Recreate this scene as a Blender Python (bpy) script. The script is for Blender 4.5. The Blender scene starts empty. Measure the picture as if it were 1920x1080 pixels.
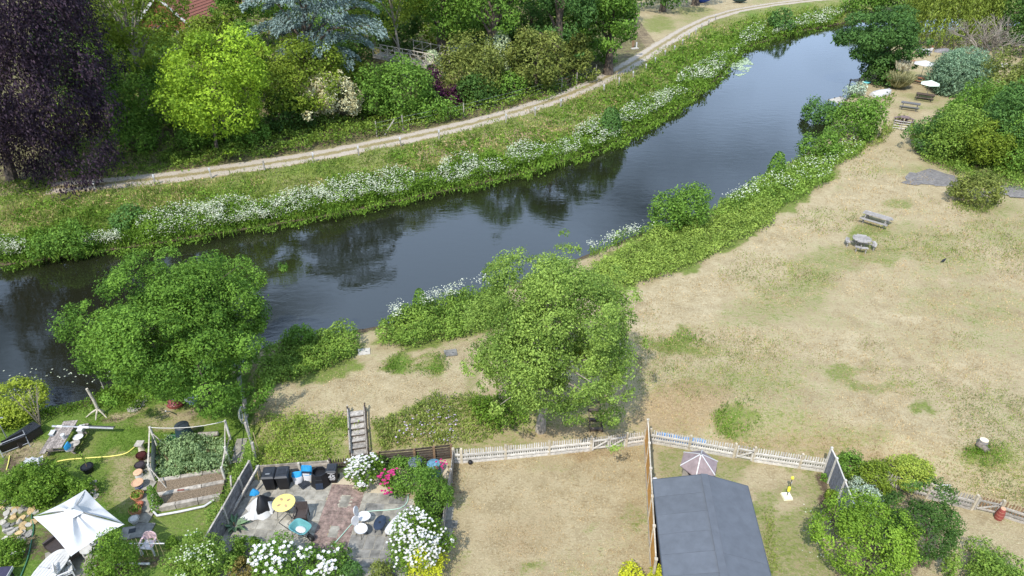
import bpy, math, random
import numpy as np
from mathutils import Vector, Matrix
R = math.radians
rng = np.random.default_rng(11)
random.seed(11)
scene = bpy.context.scene
col = scene.collection

# ------------------------------------------------------------------ camera, sky, sun
CAMH, PITCH, FPX = 26.0, R(32.5), 1280.0
cam_d = bpy.data.cameras.new('camera')
cam_d.sensor_width = 36.0
cam_d.lens = 24.0
cam_d.clip_end = 6000
cam = bpy.data.objects.new('camera', cam_d)
col.objects.link(cam)
cam.location = (0, 0, CAMH)
cam.rotation_euler = (R(90) - PITCH, 0, 0)
scene.camera = cam

SUN_EL = R(53)
SHADOW = (0.42, 0.91)                       # way the shadows fall on the ground
world = bpy.data.worlds.new('World')
scene.world = world
world.use_nodes = True
wn = world.node_tree
bg = wn.nodes['Background']
sky = wn.nodes.new('ShaderNodeTexSky')
sky.sky_type = 'NISHITA'
sky.sun_disc = False
sky.sun_elevation = SUN_EL
sky.sun_rotation = math.atan2(-SHADOW[0], -SHADOW[1])
sky.air_density = 1.0
sky.dust_density = 1.6
sky.ozone_density = 1.0
# unseen broken cloud, tinted blue and shifted so the river reflects it brightly
tc = wn.nodes.new('ShaderNodeTexCoord')
mp = wn.nodes.new('ShaderNodeMapping')
mp.inputs['Scale'].default_value = (1.6, 1.6, 4.4)
mp.inputs['Location'].default_value = (10.4, 5.6, 2.96)
nz = wn.nodes.new('ShaderNodeTexNoise')
nz.inputs['Scale'].default_value = 1.7
nz.inputs['Detail'].default_value = 7
nz.inputs['Roughness'].default_value = 0.55
cr = wn.nodes.new('ShaderNodeValToRGB')
cr.color_ramp.elements[0].position = 0.33
cr.color_ramp.elements[1].position = 0.56
cr.color_ramp.elements[0].color = (0, 0, 0, 1)
cr.color_ramp.elements[1].color = (0.75, 0.75, 0.75, 1)
mx = wn.nodes.new('ShaderNodeMixRGB')
mx.inputs['Color2'].default_value = (13.2, 17.6, 25.0, 1)
wn.links.new(tc.outputs['Generated'], mp.inputs['Vector'])
wn.links.new(mp.outputs['Vector'], nz.inputs['Vector'])
wn.links.new(nz.outputs['Fac'], cr.inputs['Fac'])
wn.links.new(cr.outputs['Color'], mx.inputs['Fac'])
wn.links.new(sky.outputs['Color'], mx.inputs['Color1'])
wn.links.new(mx.outputs['Color'], bg.inputs['Color'])
bg.inputs['Strength'].default_value = 0.10

sun_d = bpy.data.lights.new('sun', 'SUN')
sun_d.energy = 5.0
sun_d.angle = R(0.6)
sun_d.color = (1.0, 0.955, 0.88)
sun = bpy.data.objects.new('sun', sun_d)
col.objects.link(sun)
ldir = Vector((SHADOW[0] * math.cos(SUN_EL), SHADOW[1] * math.cos(SUN_EL), -math.sin(SUN_EL)))
sun.rotation_euler = ldir.to_track_quat('-Z', 'Y').to_euler()

vs = scene.view_settings
vs.view_transform = 'Standard'
vs.look = 'None'
vs.gamma = 1
vs.exposure = 0.08
vs.use_curve_mapping = False

# ------------------------------------------------------------------ geometry of the view (survey of the place)
SP, CP = math.sin(PITCH), math.cos(PITCH)
FW = np.array([0, CP, -SP]); DN = np.array([0, -SP, -CP]); CAMP = np.array([0, 0, CAMH])

def plane(px, py, z=0.0):
    d = FW + (px - 960) / FPX * np.array([1., 0, 0]) + (py - 540) / FPX * DN
    t = (z - CAMH) / d[2]
    return CAMP + d * t

def proj(P):
    P = np.asarray(P, float) - CAMP
    Z = P @ FW
    return 960 + FPX * P[..., 0] / Z, 540 + FPX * (P @ DN) / Z, Z

def sm(t):
    t = np.clip(t, 0, 1)
    return t * t * (3 - 2 * t)

def line(pts, z, ext=None):
    w = np.array([plane(a, b, z)[:2] for a, b in pts])
    w = w[np.argsort(w[:, 0])]
    m0 = (w[1, 1] - w[0, 1]) / (w[1, 0] - w[0, 0])
    m1 = (w[-1, 1] - w[-2, 1]) / (w[-1, 0] - w[-2, 0])
    if ext is not None: m0, m1 = ext
    a = [w[0, 0] - 400, w[0, 1] - 400 * m0]; b = [w[-1, 0] + 400, w[-1, 1] + 400 * m1]
    return np.vstack([[a], w, [b]])

WATER = -0.45
NEAR = line([(-500, 850), (0, 768), (90, 770), (210, 742), (300, 722), (480, 680), (560, 655), (640, 646), (690, 637),
             (720, 632), (800, 605), (900, 572), (1000, 540), (1110, 492), (1220, 448), (1330, 412), (1400, 366), (1500, 304),
             (1545, 262), (1582, 196), (1612, 150), (1645, 112), (1690, 75)], WATER, (0.1, 0.25))
FAR = line([(-500, 570), (0, 500), (120, 483), (300, 457), (480, 428), (640, 402), (800, 367), (900, 346), (1000, 322),
            (1120, 285), (1200, 246), (1280, 200), (1350, 146), (1400, 90), (1480, 64), (1590, 42), (1700, 36)], WATER, (0.1, 0.2))
PATH = line([(-400, 378), (100, 352), (180, 346), (300, 335), (400, 322), (500, 307.5), (600, 292), (700, 272), (800, 252),
             (900, 229), (1000, 200), (1060, 180), (1120, 154), (1170, 128), (1210, 104), (1250, 78), (1290, 54), (1330, 35),
             (1380, 20), (1450, 8), (1530, -1), (1650, -9)], 1.5, (0.1, 0.3))
FOOT = line([(380, 905), (484, 896), (632, 886), (712, 880), (848, 869), (1207, 834), (1291, 845), (1374, 860), (1544, 887),
             (1655, 915), (1820, 957), (1920, 980)], 0.0, (0, -0.1))
LFX = np.array([plane(a, b, 0.0)[:2] for a, b in [(482, 890), (478, 830), (465, 760), (455, 690)]])

def coss(L):
    m = np.gradient(L[:, 1], L[:, 0])
    return 1 / np.sqrt(1 + m * m)
NC, FC, PC = coss(NEAR), coss(FAR), coss(PATH)

def gz(x, y):
    x = np.asarray(x, float); y = np.asarray(y, float)
    yn = np.interp(x, NEAR[:, 0], NEAR[:, 1]); yf = np.interp(x, FAR[:, 0], FAR[:, 1])
    yp = np.interp(x, PATH[:, 0], PATH[:, 1]); yg = np.interp(x, FOOT[:, 0], FOOT[:, 1])
    dn = (yn - y) * np.interp(x, NEAR[:, 0], NC)
    df = (y - yf) * np.interp(x, FAR[:, 0], FC)
    dp = (y - yp) * np.interp(x, PATH[:, 0], PC)
    lm = sm((x - np.interp(y, LFX[:, 1], LFX[:, 0])) / 1.2)
    h = 0.9 * sm((y - yg - 0.3) / 3.6) * lm
    zn = -1.9 + (h + 1.9) * sm((dn + 0.9) / 1.5)
    w = np.maximum((yp - yf) * np.interp(x, FAR[:, 0], FC) - 2.2, 1.5)
    s = np.clip(df / w, 0, 1)
    zf = -0.15 + 1.65 * (0.35 * s + 0.65 * sm(s))
    rise = np.clip(dp - 4.5, 0, 60) * 0.075 * sm((28 - x) / 16)
    zf = zf + rise
    zf = np.where(df < 0.4, -1.9 + (zf + 1.9) * sm((df + 0.7) / 1.1), zf)
    return np.where(dn > -0.95, zn, np.where(df > -0.75, zf, -1.9))

def atv(px, py):
    """ground points seen at image positions (vectorised march along the rays)"""
    px = np.atleast_1d(np.asarray(px, float)); py = np.atleast_1d(np.asarray(py, float))
    d = FW[None] + ((px - 960) / FPX)[:, None] * np.array([[1., 0, 0]]) + ((py - 540) / FPX)[:, None] * DN[None]
    t = (2.2 - CAMH) / np.minimum(d[:, 2], -0.05)
    done = np.zeros(len(px), bool)
    for k in range(220):
        P = CAMP + d * t[:, None]
        below = P[:, 2] <= gz(P[:, 0], P[:, 1])
        done |= below
        if done.all(): break
        t = np.where(done, t, t + np.maximum(0.12, 0.004 * t))
    P = CAMP + d * t[:, None]
    P[:, 2] = gz(P[:, 0], P[:, 1])
    return P

def at(px, py):
    return atv([px], [py])[0]

def pxm(P):
    """picture pixels per metre at a point"""
    return FPX / proj(P)[2]

# value noise in the plane
_perm = rng.random((256, 256))
def n2(x, y):
    xi = np.floor(x).astype(int); yi = np.floor(y).astype(int)
    fx = x - xi; fy = y - yi
    fx = fx * fx * (3 - 2 * fx); fy = fy * fy * (3 - 2 * fy)
    a = _perm[xi & 255, yi & 255]; b = _perm[(xi + 1) & 255, yi & 255]
    c = _perm[xi & 255, (yi + 1) & 255]; d = _perm[(xi + 1) & 255, (yi + 1) & 255]
    return (a * (1 - fx) + b * fx) * (1 - fy) + (c * (1 - fx) + d * fx) * fy
def fbm(x, y, o=3):
    s = 0; a = 0.5; t = 0
    for i in range(o):
        s = s + a * n2(x * 2 ** i + 17 * i, y * 2 ** i + 5 * i); t += a; a *= 0.5
    return s / t

def inpoly(px, py, poly):
    poly = np.asarray(poly, float)
    r = np.zeros(px.shape, bool)
    j = len(poly) - 1
    for i in range(len(poly)):
        xi, yi = poly[i]; xj, yj = poly[j]
        c = ((yi > py) != (yj > py)) & (px < (xj - xi) * (py - yi) / (yj - yi + 1e-12) + xi)
        r ^= c
        j = i
    return r

# ------------------------------------------------------------------ materials
MATS = {}
def newmat(name):
    m = bpy.data.materials.new(name)
    m.use_nodes = True
    MATS[name] = m
    return m, m.node_tree.nodes, m.node_tree.links

def mat(name, c, rough=0.6, var=0.25, scale=6.0, bump=0.0, metal=0.0, spec=0.4, grain=None, c2=None, coat=0.0):
    """a plain procedural surface: base colour broken up by two noises (grain = stretch for wood)"""
    if name in MATS: return MATS[name]
    m, N, L = newmat(name)
    b = N['Principled BSDF']
    t = N.new('ShaderNodeTexCoord')
    mp = N.new('ShaderNodeMapping')
    if grain: mp.inputs['Scale'].default_value = grain
    n1 = N.new('ShaderNodeTexNoise'); n1.inputs['Scale'].default_value = scale
    n1.inputs['Detail'].default_value = 6; n1.inputs['Roughness'].default_value = 0.62
    oi = N.new('ShaderNodeObjectInfo')
    add = N.new('ShaderNodeVectorMath'); add.operation = 'ADD'
    cb = N.new('ShaderNodeCombineXYZ')
    mul = N.new('ShaderNodeMath'); mul.operation = 'MULTIPLY'; mul.inputs[1].default_value = 37.0
    L.new(oi.outputs['Random'], mul.inputs[0])
    for k in range(3): L.new(mul.outputs[0], cb.inputs[k])
    L.new(t.outputs['Object'], mp.inputs['Vector'])
    L.new(mp.outputs['Vector'], add.inputs[0]); L.new(cb.outputs[0], add.inputs[1])
    L.new(add.outputs[0], n1.inputs['Vector'])
    rp = N.new('ShaderNodeValToRGB')
    lo = [max(0, x * (1 - var * 1.5)) for x in c]; hi = [min(1, x * (1 + var * 1.2)) for x in (c2 or c)]
    rp.color_ramp.elements[0].position = 0.3; rp.color_ramp.elements[1].position = 0.7
    rp.color_ramp.elements[0].color = (*lo, 1); rp.color_ramp.elements[1].color = (*hi, 1)
    L.new(n1.outputs['Fac'], rp.inputs['Fac'])
    hs = N.new('ShaderNodeHueSaturation')
    mr = N.new('ShaderNodeMapRange'); mr.inputs['To Min'].default_value = 1 - var * 0.6; mr.inputs['To Max'].default_value = 1 + var * 0.6
    L.new(oi.outputs['Random'], mr.inputs['Value']); L.new(mr.outputs[0], hs.inputs['Value'])
    L.new(rp.outputs['Color'], hs.inputs['Color'])
    L.new(hs.outputs['Color'], b.inputs['Base Color'])
    b.inputs['Roughness'].default_value = rough
    b.inputs['Metallic'].default_value = metal
    b.inputs['Specular IOR Level'].default_value = spec
    b.inputs['Coat Weight'].default_value = coat
    if bump:
        bp = N.new('ShaderNodeBump'); bp.inputs['Strength'].default_value = bump; bp.inputs['Distance'].default_value = 0.02
        L.new(n1.outputs['Fac'], bp.inputs['Height']); L.new(bp.outputs[0], b.inputs['Normal'])
    return m

def leafmat(name, dark, light, trans=0.3, rough=0.6, spec=0.14):
    """foliage: each leaf carries a random number (attribute rnd) that picks its own green"""
    if name in MATS: return MATS[name]
    dark = [x * 1.45 for x in dark]; light = [min(0.88, x * 1.5) for x in light]
    m, N, L = newmat(name)
    b = N['Principled BSDF']; out = N['Material Output']
    a = N.new('ShaderNodeAttribute'); a.attribute_name = 'rnd'
    rp = N.new('ShaderNodeValToRGB')
    rp.color_ramp.elements[0].position = 0.05; rp.color_ramp.elements[1].position = 0.95
    rp.color_ramp.elements[0].color = (*dark, 1); rp.color_ramp.elements[1].color = (*light, 1)
    L.new(a.outputs['Fac'], rp.inputs['Fac'])
    L.new(rp.outputs['Color'], b.inputs['Base Color'])
    b.inputs['Roughness'].default_value = rough
    b.inputs['Specular IOR Level'].default_value = spec
    tr = N.new('ShaderNodeBsdfTranslucent')
    hs = N.new('ShaderNodeHueSaturation'); hs.inputs['Value'].default_value = 1.25; hs.inputs['Hue'].default_value = 0.485
    L.new(rp.outputs['Color'], hs.inputs['Color']); L.new(hs.outputs['Color'], tr.inputs['Color'])
    mix = N.new('ShaderNodeMixShader'); mix.inputs['Fac'].default_value = trans
    L.new(b.outputs[0], mix.inputs[1]); L.new(tr.outputs[0], mix.inputs[2])
    L.new(mix.outputs[0], out.inputs['Surface'])
    return m

# ------------------------------------------------------------------ mesh helpers
class MB:
    def __init__(s): s.v = []; s.f = []
    def add(s, v, f):
        o = len(s.v)
        s.v += [tuple(float(c) for c in p) for p in v]
        s.f += [tuple(i + o for i in q) for q in f]
        return s
    def box(s, c, d, rz=0.0, rx=0.0, ry=0.0, taper=1.0):
        M = Matrix.Rotation(rz, 3, 'Z') @ Matrix.Rotation(ry, 3, 'Y') @ Matrix.Rotation(rx, 3, 'X')
        h = [x / 2 for x in d]; v = []
        for z in (-1, 1):
            k = taper if z < 0 else 1.0
            for x, y in ((-1, -1), (1, -1), (1, 1), (-1, 1)):
                v.append(Vector(c) + M @ Vector((x * h[0] * k, y * h[1] * k, z * h[2])))
        return s.add(v, [(3, 2, 1, 0), (4, 5, 6, 7), (0, 1, 5, 4), (1, 2, 6, 5), (2, 3, 7, 6), (3, 0, 4, 7)])
    def bar(s, a, b, w, h=None):
        """square bar from a to b"""
        a = Vector(a); b = Vector(b); h = h or w
        d = (b - a).normalized()
        u = d.cross(Vector((0, 0, 1)))
        if u.length < 1e-3: u = Vector((1, 0, 0))
        u.normalize(); n = u.cross(d)
        v = [p + u * (i * w / 2) + n * (j * h / 2) for p in (a, b) for i, j in ((-1, -1), (1, -1), (1, 1), (-1, 1))]
        return s.add(v, [(3, 2, 1, 0), (4, 5, 6, 7), (0, 1, 5, 4), (1, 2, 6, 5), (2, 3, 7, 6), (3, 0, 4, 7)])
    def tube(s, pts, r, n=8, cap=True):
        pts = [Vector(p) for p in pts]
        rr = r if hasattr(r, '__len__') else [r] * len(pts)
        v = []; f = []
        pu = None
        for i, p in enumerate(pts):
            d = (pts[min(i + 1, len(pts) - 1)] - pts[max(i - 1, 0)]).normalized()
            u = (pu - d * pu.dot(d)) if pu is not None else d.cross(Vector((0.13, 0.2, 1)))
            if u.length < 1e-3: u = d.cross(Vector((1, 0, 0)))
            u.normalize(); w = d.cross(u); pu = u
            for k in range(n):
                a = 2 * math.pi * k / n
                v.append(p + (u * math.cos(a) + w * math.sin(a)) * rr[i])
        for i in range(len(pts) - 1):
            for k in range(n):
                a = i * n + k; b = i * n + (k + 1) % n
                f.append((a, b, b + n, a + n))
        if cap:
            f.append(tuple(range(n))[::-1]); f.append(tuple((len(pts) - 1) * n + k for k in range(n)))
        return s.add(v, f)
    def lathe(s, prof, n=20, c=(0, 0, 0), sx=1.0, sy=1.0, rz=0.0):
        v = []; f = []
        for r, z in prof:
            for k in range(n):
                a = 2 * math.pi * k / n
                x, y = r * math.cos(a) * sx, r * math.sin(a) * sy
                v.append((c[0] + x * math.cos(rz) - y * math.sin(rz), c[1] + x * math.sin(rz) + y * math.cos(rz), c[2] + z))
        m = len(prof)
        for i in range(m - 1):
            for k in range(n):
                a = i * n + k; b = i * n + (k + 1) % n
                f.append((a, b, b + n, a + n))
        f.append(tuple(range(n))[::-1]); f.append(tuple((m - 1) * n + k for k in range(n)))
        return s.add(v, f)
    def prism(s, poly, z0, z1):
        n = len(poly)
        v = [(p[0], p[1], z0) for p in poly] + [(p[0], p[1], z1) for p in poly]
        f = [tuple(range(n))[::-1], tuple(range(n, 2 * n))] + [(k, (k + 1) % n, n + (k + 1) % n, n + k) for k in range(n)]
        return s.add(v, f)
    def mesh(s, name, m=None, smooth=False, bevel=0.0):
        me = bpy.data.meshes.new(name)
        me.from_pydata(s.v, [], s.f)
        if m: me.materials.append(m)
        if smooth:
            me.polygons.foreach_set('use_smooth', [True] * len(me.polygons))
            me.set_sharp_from_angle(angle=R(38))
        me.update()
        return me
    def build(s, name, m, parent=None, smooth=False, loc=None, rz=0.0):
        o = bpy.data.objects.new(name, s.mesh(name, m, smooth))
        col.objects.link(o)
        if parent: o.parent = parent
        if loc is not None: o.location = loc
        if rz: o.rotation_euler = (0, 0, rz)
        return o

def put(name, me, parent=None, loc=(0, 0, 0), rot=(0, 0, 0), scale=None):
    o = bpy.data.objects.new(name, me)
    col.objects.link(o)
    o.parent = parent; o.location = loc; o.rotation_euler = rot
    if scale: o.scale = scale
    return o

def tag(o, label=None, cat=None, group=None, kind=None):
    if label: o['label'] = label
    if cat: o['category'] = cat
    if group: o['group'] = group
    if kind: o['kind'] = kind
    return o

def thing(name, label, cat, loc=(0, 0, 0), rz=0.0, group=None):
    o = bpy.data.objects.new(name, None)
    o.empty_display_size = 0.2
    col.objects.link(o)
    o.location = tuple(float(c) for c in loc); o.rotation_euler = (0, 0, rz)
    return tag(o, label, cat, group)

def copy_tree(o, parent=None):
    c = o.copy(); col.objects.link(c)
    if parent: c.parent = parent
    for ch in list(o.children): copy_tree(ch, c)
    return c

def quads(name, V, rnd, m, parent=None):
    """many four-cornered leaves as one mesh; V is (n,4,3)"""
    n = len(V)
    me = bpy.data.meshes.new(name)
    me.vertices.add(4 * n); me.loops.add(4 * n); me.polygons.add(n)
    me.vertices.foreach_set('co', np.ascontiguousarray(V, np.float32).ravel())
    me.loops.foreach_set('vertex_index', np.arange(4 * n, dtype=np.int32))
    me.polygons.foreach_set('loop_start', np.arange(0, 4 * n, 4, dtype=np.int32))
    at_ = me.attributes.new('rnd', 'FLOAT', 'FACE')
    at_.data.foreach_set('value', np.clip(rnd, 0, 1).astype(np.float32))
    me.materials.append(m)
    me.update(calc_edges=True)
    o = bpy.data.objects.new(name, me)
    col.objects.link(o)
    if parent: o.parent = parent
    return o

def unit(v): return v / np.maximum(np.linalg.norm(v, axis=-1, keepdims=True), 1e-9)
def rdir(n): return unit(rng.normal(size=(n, 3)))

def leaves(C, Nn, L, ratio=0.55, T=None, curl=0.25):
    """leaf quads at C with normals Nn, length L"""
    n = len(C)
    L = np.broadcast_to(np.asarray(L, float), (n,))[:, None]
    if T is None: T = rdir(n)
    T = unit(T - Nn * np.sum(T * Nn, 1, keepdims=True))
    B = np.cross(Nn, T)
    W = L * ratio
    V = np.empty((n, 4, 3))
    V[:, 0] = C - T * L * 0.5
    V[:, 1] = C + B * W * 0.5 + Nn * L * curl * 0.3
    V[:, 2] = C + T * L * 0.5 - Nn * L * curl * 0.4
    V[:, 3] = C - B * W * 0.5 + Nn * L * curl * 0.3
    return V

# ------------------------------------------------------------------ plants: fitting crowns to the survey
def fit(l, r, t, b, base=None, k=0.8):
    """ellipsoid crown (centre, radii) standing on the ground, from its outline in the survey"""
    cx, cy = (l + r) / 2, (t + b) / 2
    d = FW + (cx - 960) / FPX * np.array([1., 0, 0]) + (cy - 540) / FPX * DN
    th = math.asin(-d[2] / np.linalg.norm(d))
    def radii(T):
        rx = (r - l) / 2 / FPX * T; ap = (b - t) / 2 / FPX * T
        ry = rx
        q = ap * ap - (ry * math.sin(th)) ** 2
        if q < (0.45 * rx * math.cos(th)) ** 2:
            rz = 0.45 * rx
            ry = max(0.35 * rx, math.sqrt(max(ap * ap - (rz * math.cos(th)) ** 2, 0.01)) / math.sin(th))
        else: rz = math.sqrt(q) / math.cos(th)
        return rx, ry, rz
    if base is not None:
        B = at(*base)
        T = B[1] / d[1]
        C = CAMP + d * T
        return B, C, radii(T)
    for T in np.arange(18, 260, 0.15):
        C = CAMP + d * T; rr = radii(T)
        if C[2] - k * rr[2] <= gz(C[0], C[1]): break
    B = np.array([C[0], C[1], float(gz(C[0], C[1]))])
    return B, C, rr

def leafcount(l, r, t, b, lf, cover):
    l, r, t, b = max(l, -60), min(r, 1980), max(t, -60), min(b, 1140)
    area = max(r - l, 20) * max(b - t, 20) * 0.78 / 3.516
    return int(2.6 * cover * area / (0.5 * lf * lf))

def clumps(n, rr, cr, low=-0.75, shell=0.62, sprigs=0.2):
    """clump centres in a unit-ball crown scaled by rr; returns centres, radii"""
    i = np.arange(n) + 0.5                           # evenly spread directions, then jittered
    zz = 1 - (1 - low) * i / n; az = i * 2.39996 + rng.random() * 6.28; r_ = np.sqrt(np.maximum(0, 1 - zz * zz))
    d = unit(np.stack([r_ * np.cos(az), r_ * np.sin(az), zz], 1) + rng.normal(size=(n, 3)) * 1.4 / math.sqrt(n)); d = d[rng.permutation(n)]
    q = np.where(rng.random(n) < 0.25, 0.25 + 0.4 * rng.random(n), np.maximum(shell, 0.62) + (1 - np.maximum(shell, 0.62)) * rng.random(n) ** 0.6)
    w = np.where(rng.random(n) < sprigs, 0.99 + 0.15 * rng.random(n), 0.85)
    c = d * (q * w)[:, None]
    rad = cr * (0.62 + 0.8 * rng.random(n)) * np.where(w > 1, 0.48, 1.0)
    az = np.arctan2(d[:, 1], d[:, 0]); p1, p2, p3 = rng.random(3) * 6.28
    lob = 1 + 0.12 * np.sin(3 * az + p1 + 2 * d[:, 2]) + 0.13 * np.sin(5 * az + p2) * (1 - np.abs(d[:, 2])) + 0.10 * np.sin(2 * az + 4 * d[:, 2] + p3)
    return c * np.array(rr) * 0.98 * lob[:, None], rad, d

def crown_round(C0, rr, n, L, nc=44, cr=0.34, low=-0.7, shell=0.48, sprigs=0.2, flat=0.8, droop=0.0, ratio=0.55, hang=0.0, egg=0.0):
    cc, rad, dd = clumps(nc, rr, cr * (rr[0] * rr[1] * rr[2]) ** (1 / 3), low, shell, sprigs)
    cc[:, :2] *= (1 - egg * cc[:, 2:3] / rr[2])
    w = rad ** 2; w /= w.sum()
    idx = rng.choice(len(cc), n, p=w)
    d = rdir(n)
    out = dd[idx]
    bad = np.sum(d * out, 1) < -0.25
    d[bad] = unit(d[bad] + out[bad] * 1.1)
    rad_ = rad[idx][:, None] * (0.45 + 0.65 * rng.random((n, 1)) ** 0.6 + 0.22 * rng.random((n, 1)) ** 5)
    p = cc[idx] + d * rad_ * np.array([1, 1, flat])
    nn = unit(d * 0.75 + np.array([0, 0, 0.35 - droop]) + rdir(n) * 0.75)
    crn = rng.random(len(cc))
    rnd = 0.55 * crn[idx] + 0.55 * rng.random(n) - 0.05
    if hang:
        T = np.tile([0, 0, -1.0], (n, 1)) + out * 0.4 + rng.normal(size=(n, 3)) * 0.35
        p[:, 2] -= hang * rng.random(n) ** 1.5
        V = leaves(p + C0, unit(d * 0.9 + rdir(n) * 0.6 + np.array([0, 0, .3])), L * (0.7 + 0.8 * rng.random(n)), ratio, T)
    else: V = leaves(p + C0, nn, L * (0.55 + 0.85 * rng.random(n)), ratio)
    return V, rnd, cc + C0

def crown_weep(C0, rr, n, L, ns=420, ln=2.2, ratio=0.3, zmin=-1.2):
    """hanging strands of leaves"""
    d = rdir(ns * 2); d = d[d[:, 2] > -0.6][:ns]; ns = len(d)
    q = 0.45 + 0.57 * rng.random(ns) ** 0.6
    s = d * np.array(rr) * q[:, None]
    ln_ = ln * (0.5 + rng.random(ns))
    idx = rng.integers(0, ns, n)
    u = rng.random(n)
    o = unit(d * np.array([1, 1, 0]) + 1e-6)
    p = s[idx].copy()
    p[:, 2] -= u * ln_[idx]
    p += o[idx] * (0.25 * np.sin(u * 1.6) * ln_[idx] * 0.35)[:, None] + rng.normal(size=(n, 3)) * np.array([1, 1, 0.6]) * (0.10 + 0.12 * (1 - u))[:, None] * L * 3
    T = np.tile([0, 0, -1.0], (n, 1)) + rng.normal(size=(n, 3)) * 0.35
    nn = unit(o[idx] * 0.8 + rdir(n) * 0.8 + np.array([0, 0, 0.25]))
    rs = rng.random(ns)
    rnd = 0.5 * rs[idx] + 0.5 * rng.random(n)
    p[:, 2] = np.maximum(p[:, 2], zmin * rr[2])
    return leaves(p + C0, nn, L * (0.8 + 0.6 * rng.random(n)), ratio, T), rnd, s[:: max(1, ns // 30)] + C0

def crown_plates(C0, rr, n, L, tiers=9, ratio=0.35):
    """layered branches of a cedar: flat fans, tips drooping"""
    P = []; ang0 = rng.random() * 6.28
    nb = tiers * 5
    for i in range(nb):
        f = (i + 0.5) / nb
        z = rr[2] * (-0.9 + 1.85 * f)
        reach = math.sqrt(max(0.06, 1 - (z / rr[2]) ** 2 * 0.9)) * (0.75 + 0.4 * rng.random())
        P.append((ang0 + i * 2.4, z, reach))
    P = np.array(P)
    w = P[:, 2] ** 2; w /= w.sum()
    idx = rng.choice(nb, n, p=w)
    u = rng.random(n) ** 0.6
    wid = 0.5 * np.sin(np.pi * np.clip(u, 0.05, 0.97)) ** 0.7 * 0.62
    off = (rng.random(n) - 0.5) * 2 * wid
    a = P[idx, 0]
    ca, sa = np.cos(a), np.sin(a)
    re = P[idx, 2]
    # small side fans make the feathered look
    fan = 0.05 * np.sin(off * 60 + u * 9)
    x = (u * re * ca - off * re * sa) * rr[0]; y = (u * re * sa + off * re * ca) * rr[1]
    z = P[idx, 1] + rr[2] * (0.16 * u - 0.30 * u ** 3 + fan * 0.5) + rng.normal(size=n) * L * 0.35 - np.abs(off) * rr[2] * 0.12
    p = np.stack([x, y, z], 1)
    T = np.stack([ca - sa * off * 2.2, sa + ca * off * 2.2, -0.35 * u], 1) + rng.normal(size=(n, 3)) * 0.3
    nn = unit(np.array([0, 0, 1.0]) + rdir(n) * 0.7)
    rnd = 0.35 * rng.random(nb)[idx] + 0.4 * u + 0.25 * rng.random(n)
    return leaves(p + C0, nn, L * (0.8 + 0.7 * rng.random(n)), ratio, T), rnd, np.stack([P[:, 2] * np.cos(P[:, 0]) * rr[0] * 0.8, P[:, 2] * np.sin(P[:, 0]) * rr[1] * 0.8, P[:, 1]], 1) + C0

def crown_cone(C0, rr, n, L, ratio=0.5):
    u = rng.random(n) ** 0.75                     # 0 top .. 1 bottom
    a = rng.random(n) * 2 * np.pi
    lump = 0.82 + 0.3 * n2(a * 2.2 + 40, u * 9 + 3) + 0.1 * rng.random(n)
    rad = (0.10 + 0.9 * np.sqrt(u)) * lump * (0.82 + 0.18 * rng.random(n))
    p = np.stack([rad * np.cos(a) * rr[0], rad * np.sin(a) * rr[1], rr[2] * (1 - 2 * u)], 1)
    nn = unit(np.stack([np.cos(a), np.sin(a), np.full(n, 0.6)], 1) + rdir(n) * 0.8)
    rnd = 0.5 * n2(a * 3, u * 12) + 0.5 * rng.random(n)
    return leaves(p + C0, nn, L * (0.7 + 0.6 * rng.random(n)), ratio), rnd, p[:12] * 0.5 + C0

def trunk_mb(B, C, rr, limbs, r0, bend=0.15, local=True):
    """tapered trunk from the ground into the crown with limbs to some clumps (coordinates relative to B)"""
    m = MB()
    top = C - B + np.array([0, 0, rr[2] * 0.35])
    n = 7; pts = []; rs = []
    for i in range(n):
        f = i / (n - 1)
        p = np.array([top[0] * f ** 1.3, top[1] * f ** 1.3, -0.25 + (top[2] + 0.25) * f])
        p[:2] += np.array([math.sin(f * 5 + B[0]), math.cos(f * 4 + B[1])]) * bend * r0 * 3 * f
        pts.append(p); rs.append(r0 * (1.35 if i == 0 else 1.0) * (1 - 0.8 * f))
    m.tube(pts, rs, 8)
    for c in limbs:
        e = c - B
        f = min(0.85, max(0.25, (e[2] * 0.6) / max(top[2], 0.5)))
        k = min(n - 2, int(f * (n - 1)))
        s = pts[k] + (pts[k + 1] - pts[k]) * (f * (n - 1) - k)
        mid = s + (e - s) * 0.5 + np.array([0, 0, 0.12 * np.linalg.norm(e - s)])
        rb = r0 * (1 - 0.8 * f) * 0.55
        m.tube([s, mid, s + (e - s) * 0.97], [rb, rb * 0.6, rb * 0.2], 5)
    return m

BARK = mat('bark', (0.13, 0.10, 0.075), 0.9, 0.5, 9, 0.6, grain=(1, 1, 0.25))
BARKP = mat('pale_bark', (0.30, 0.26, 0.21), 0.9, 0.4, 9, 0.5, grain=(1, 1, 0.3))

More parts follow.
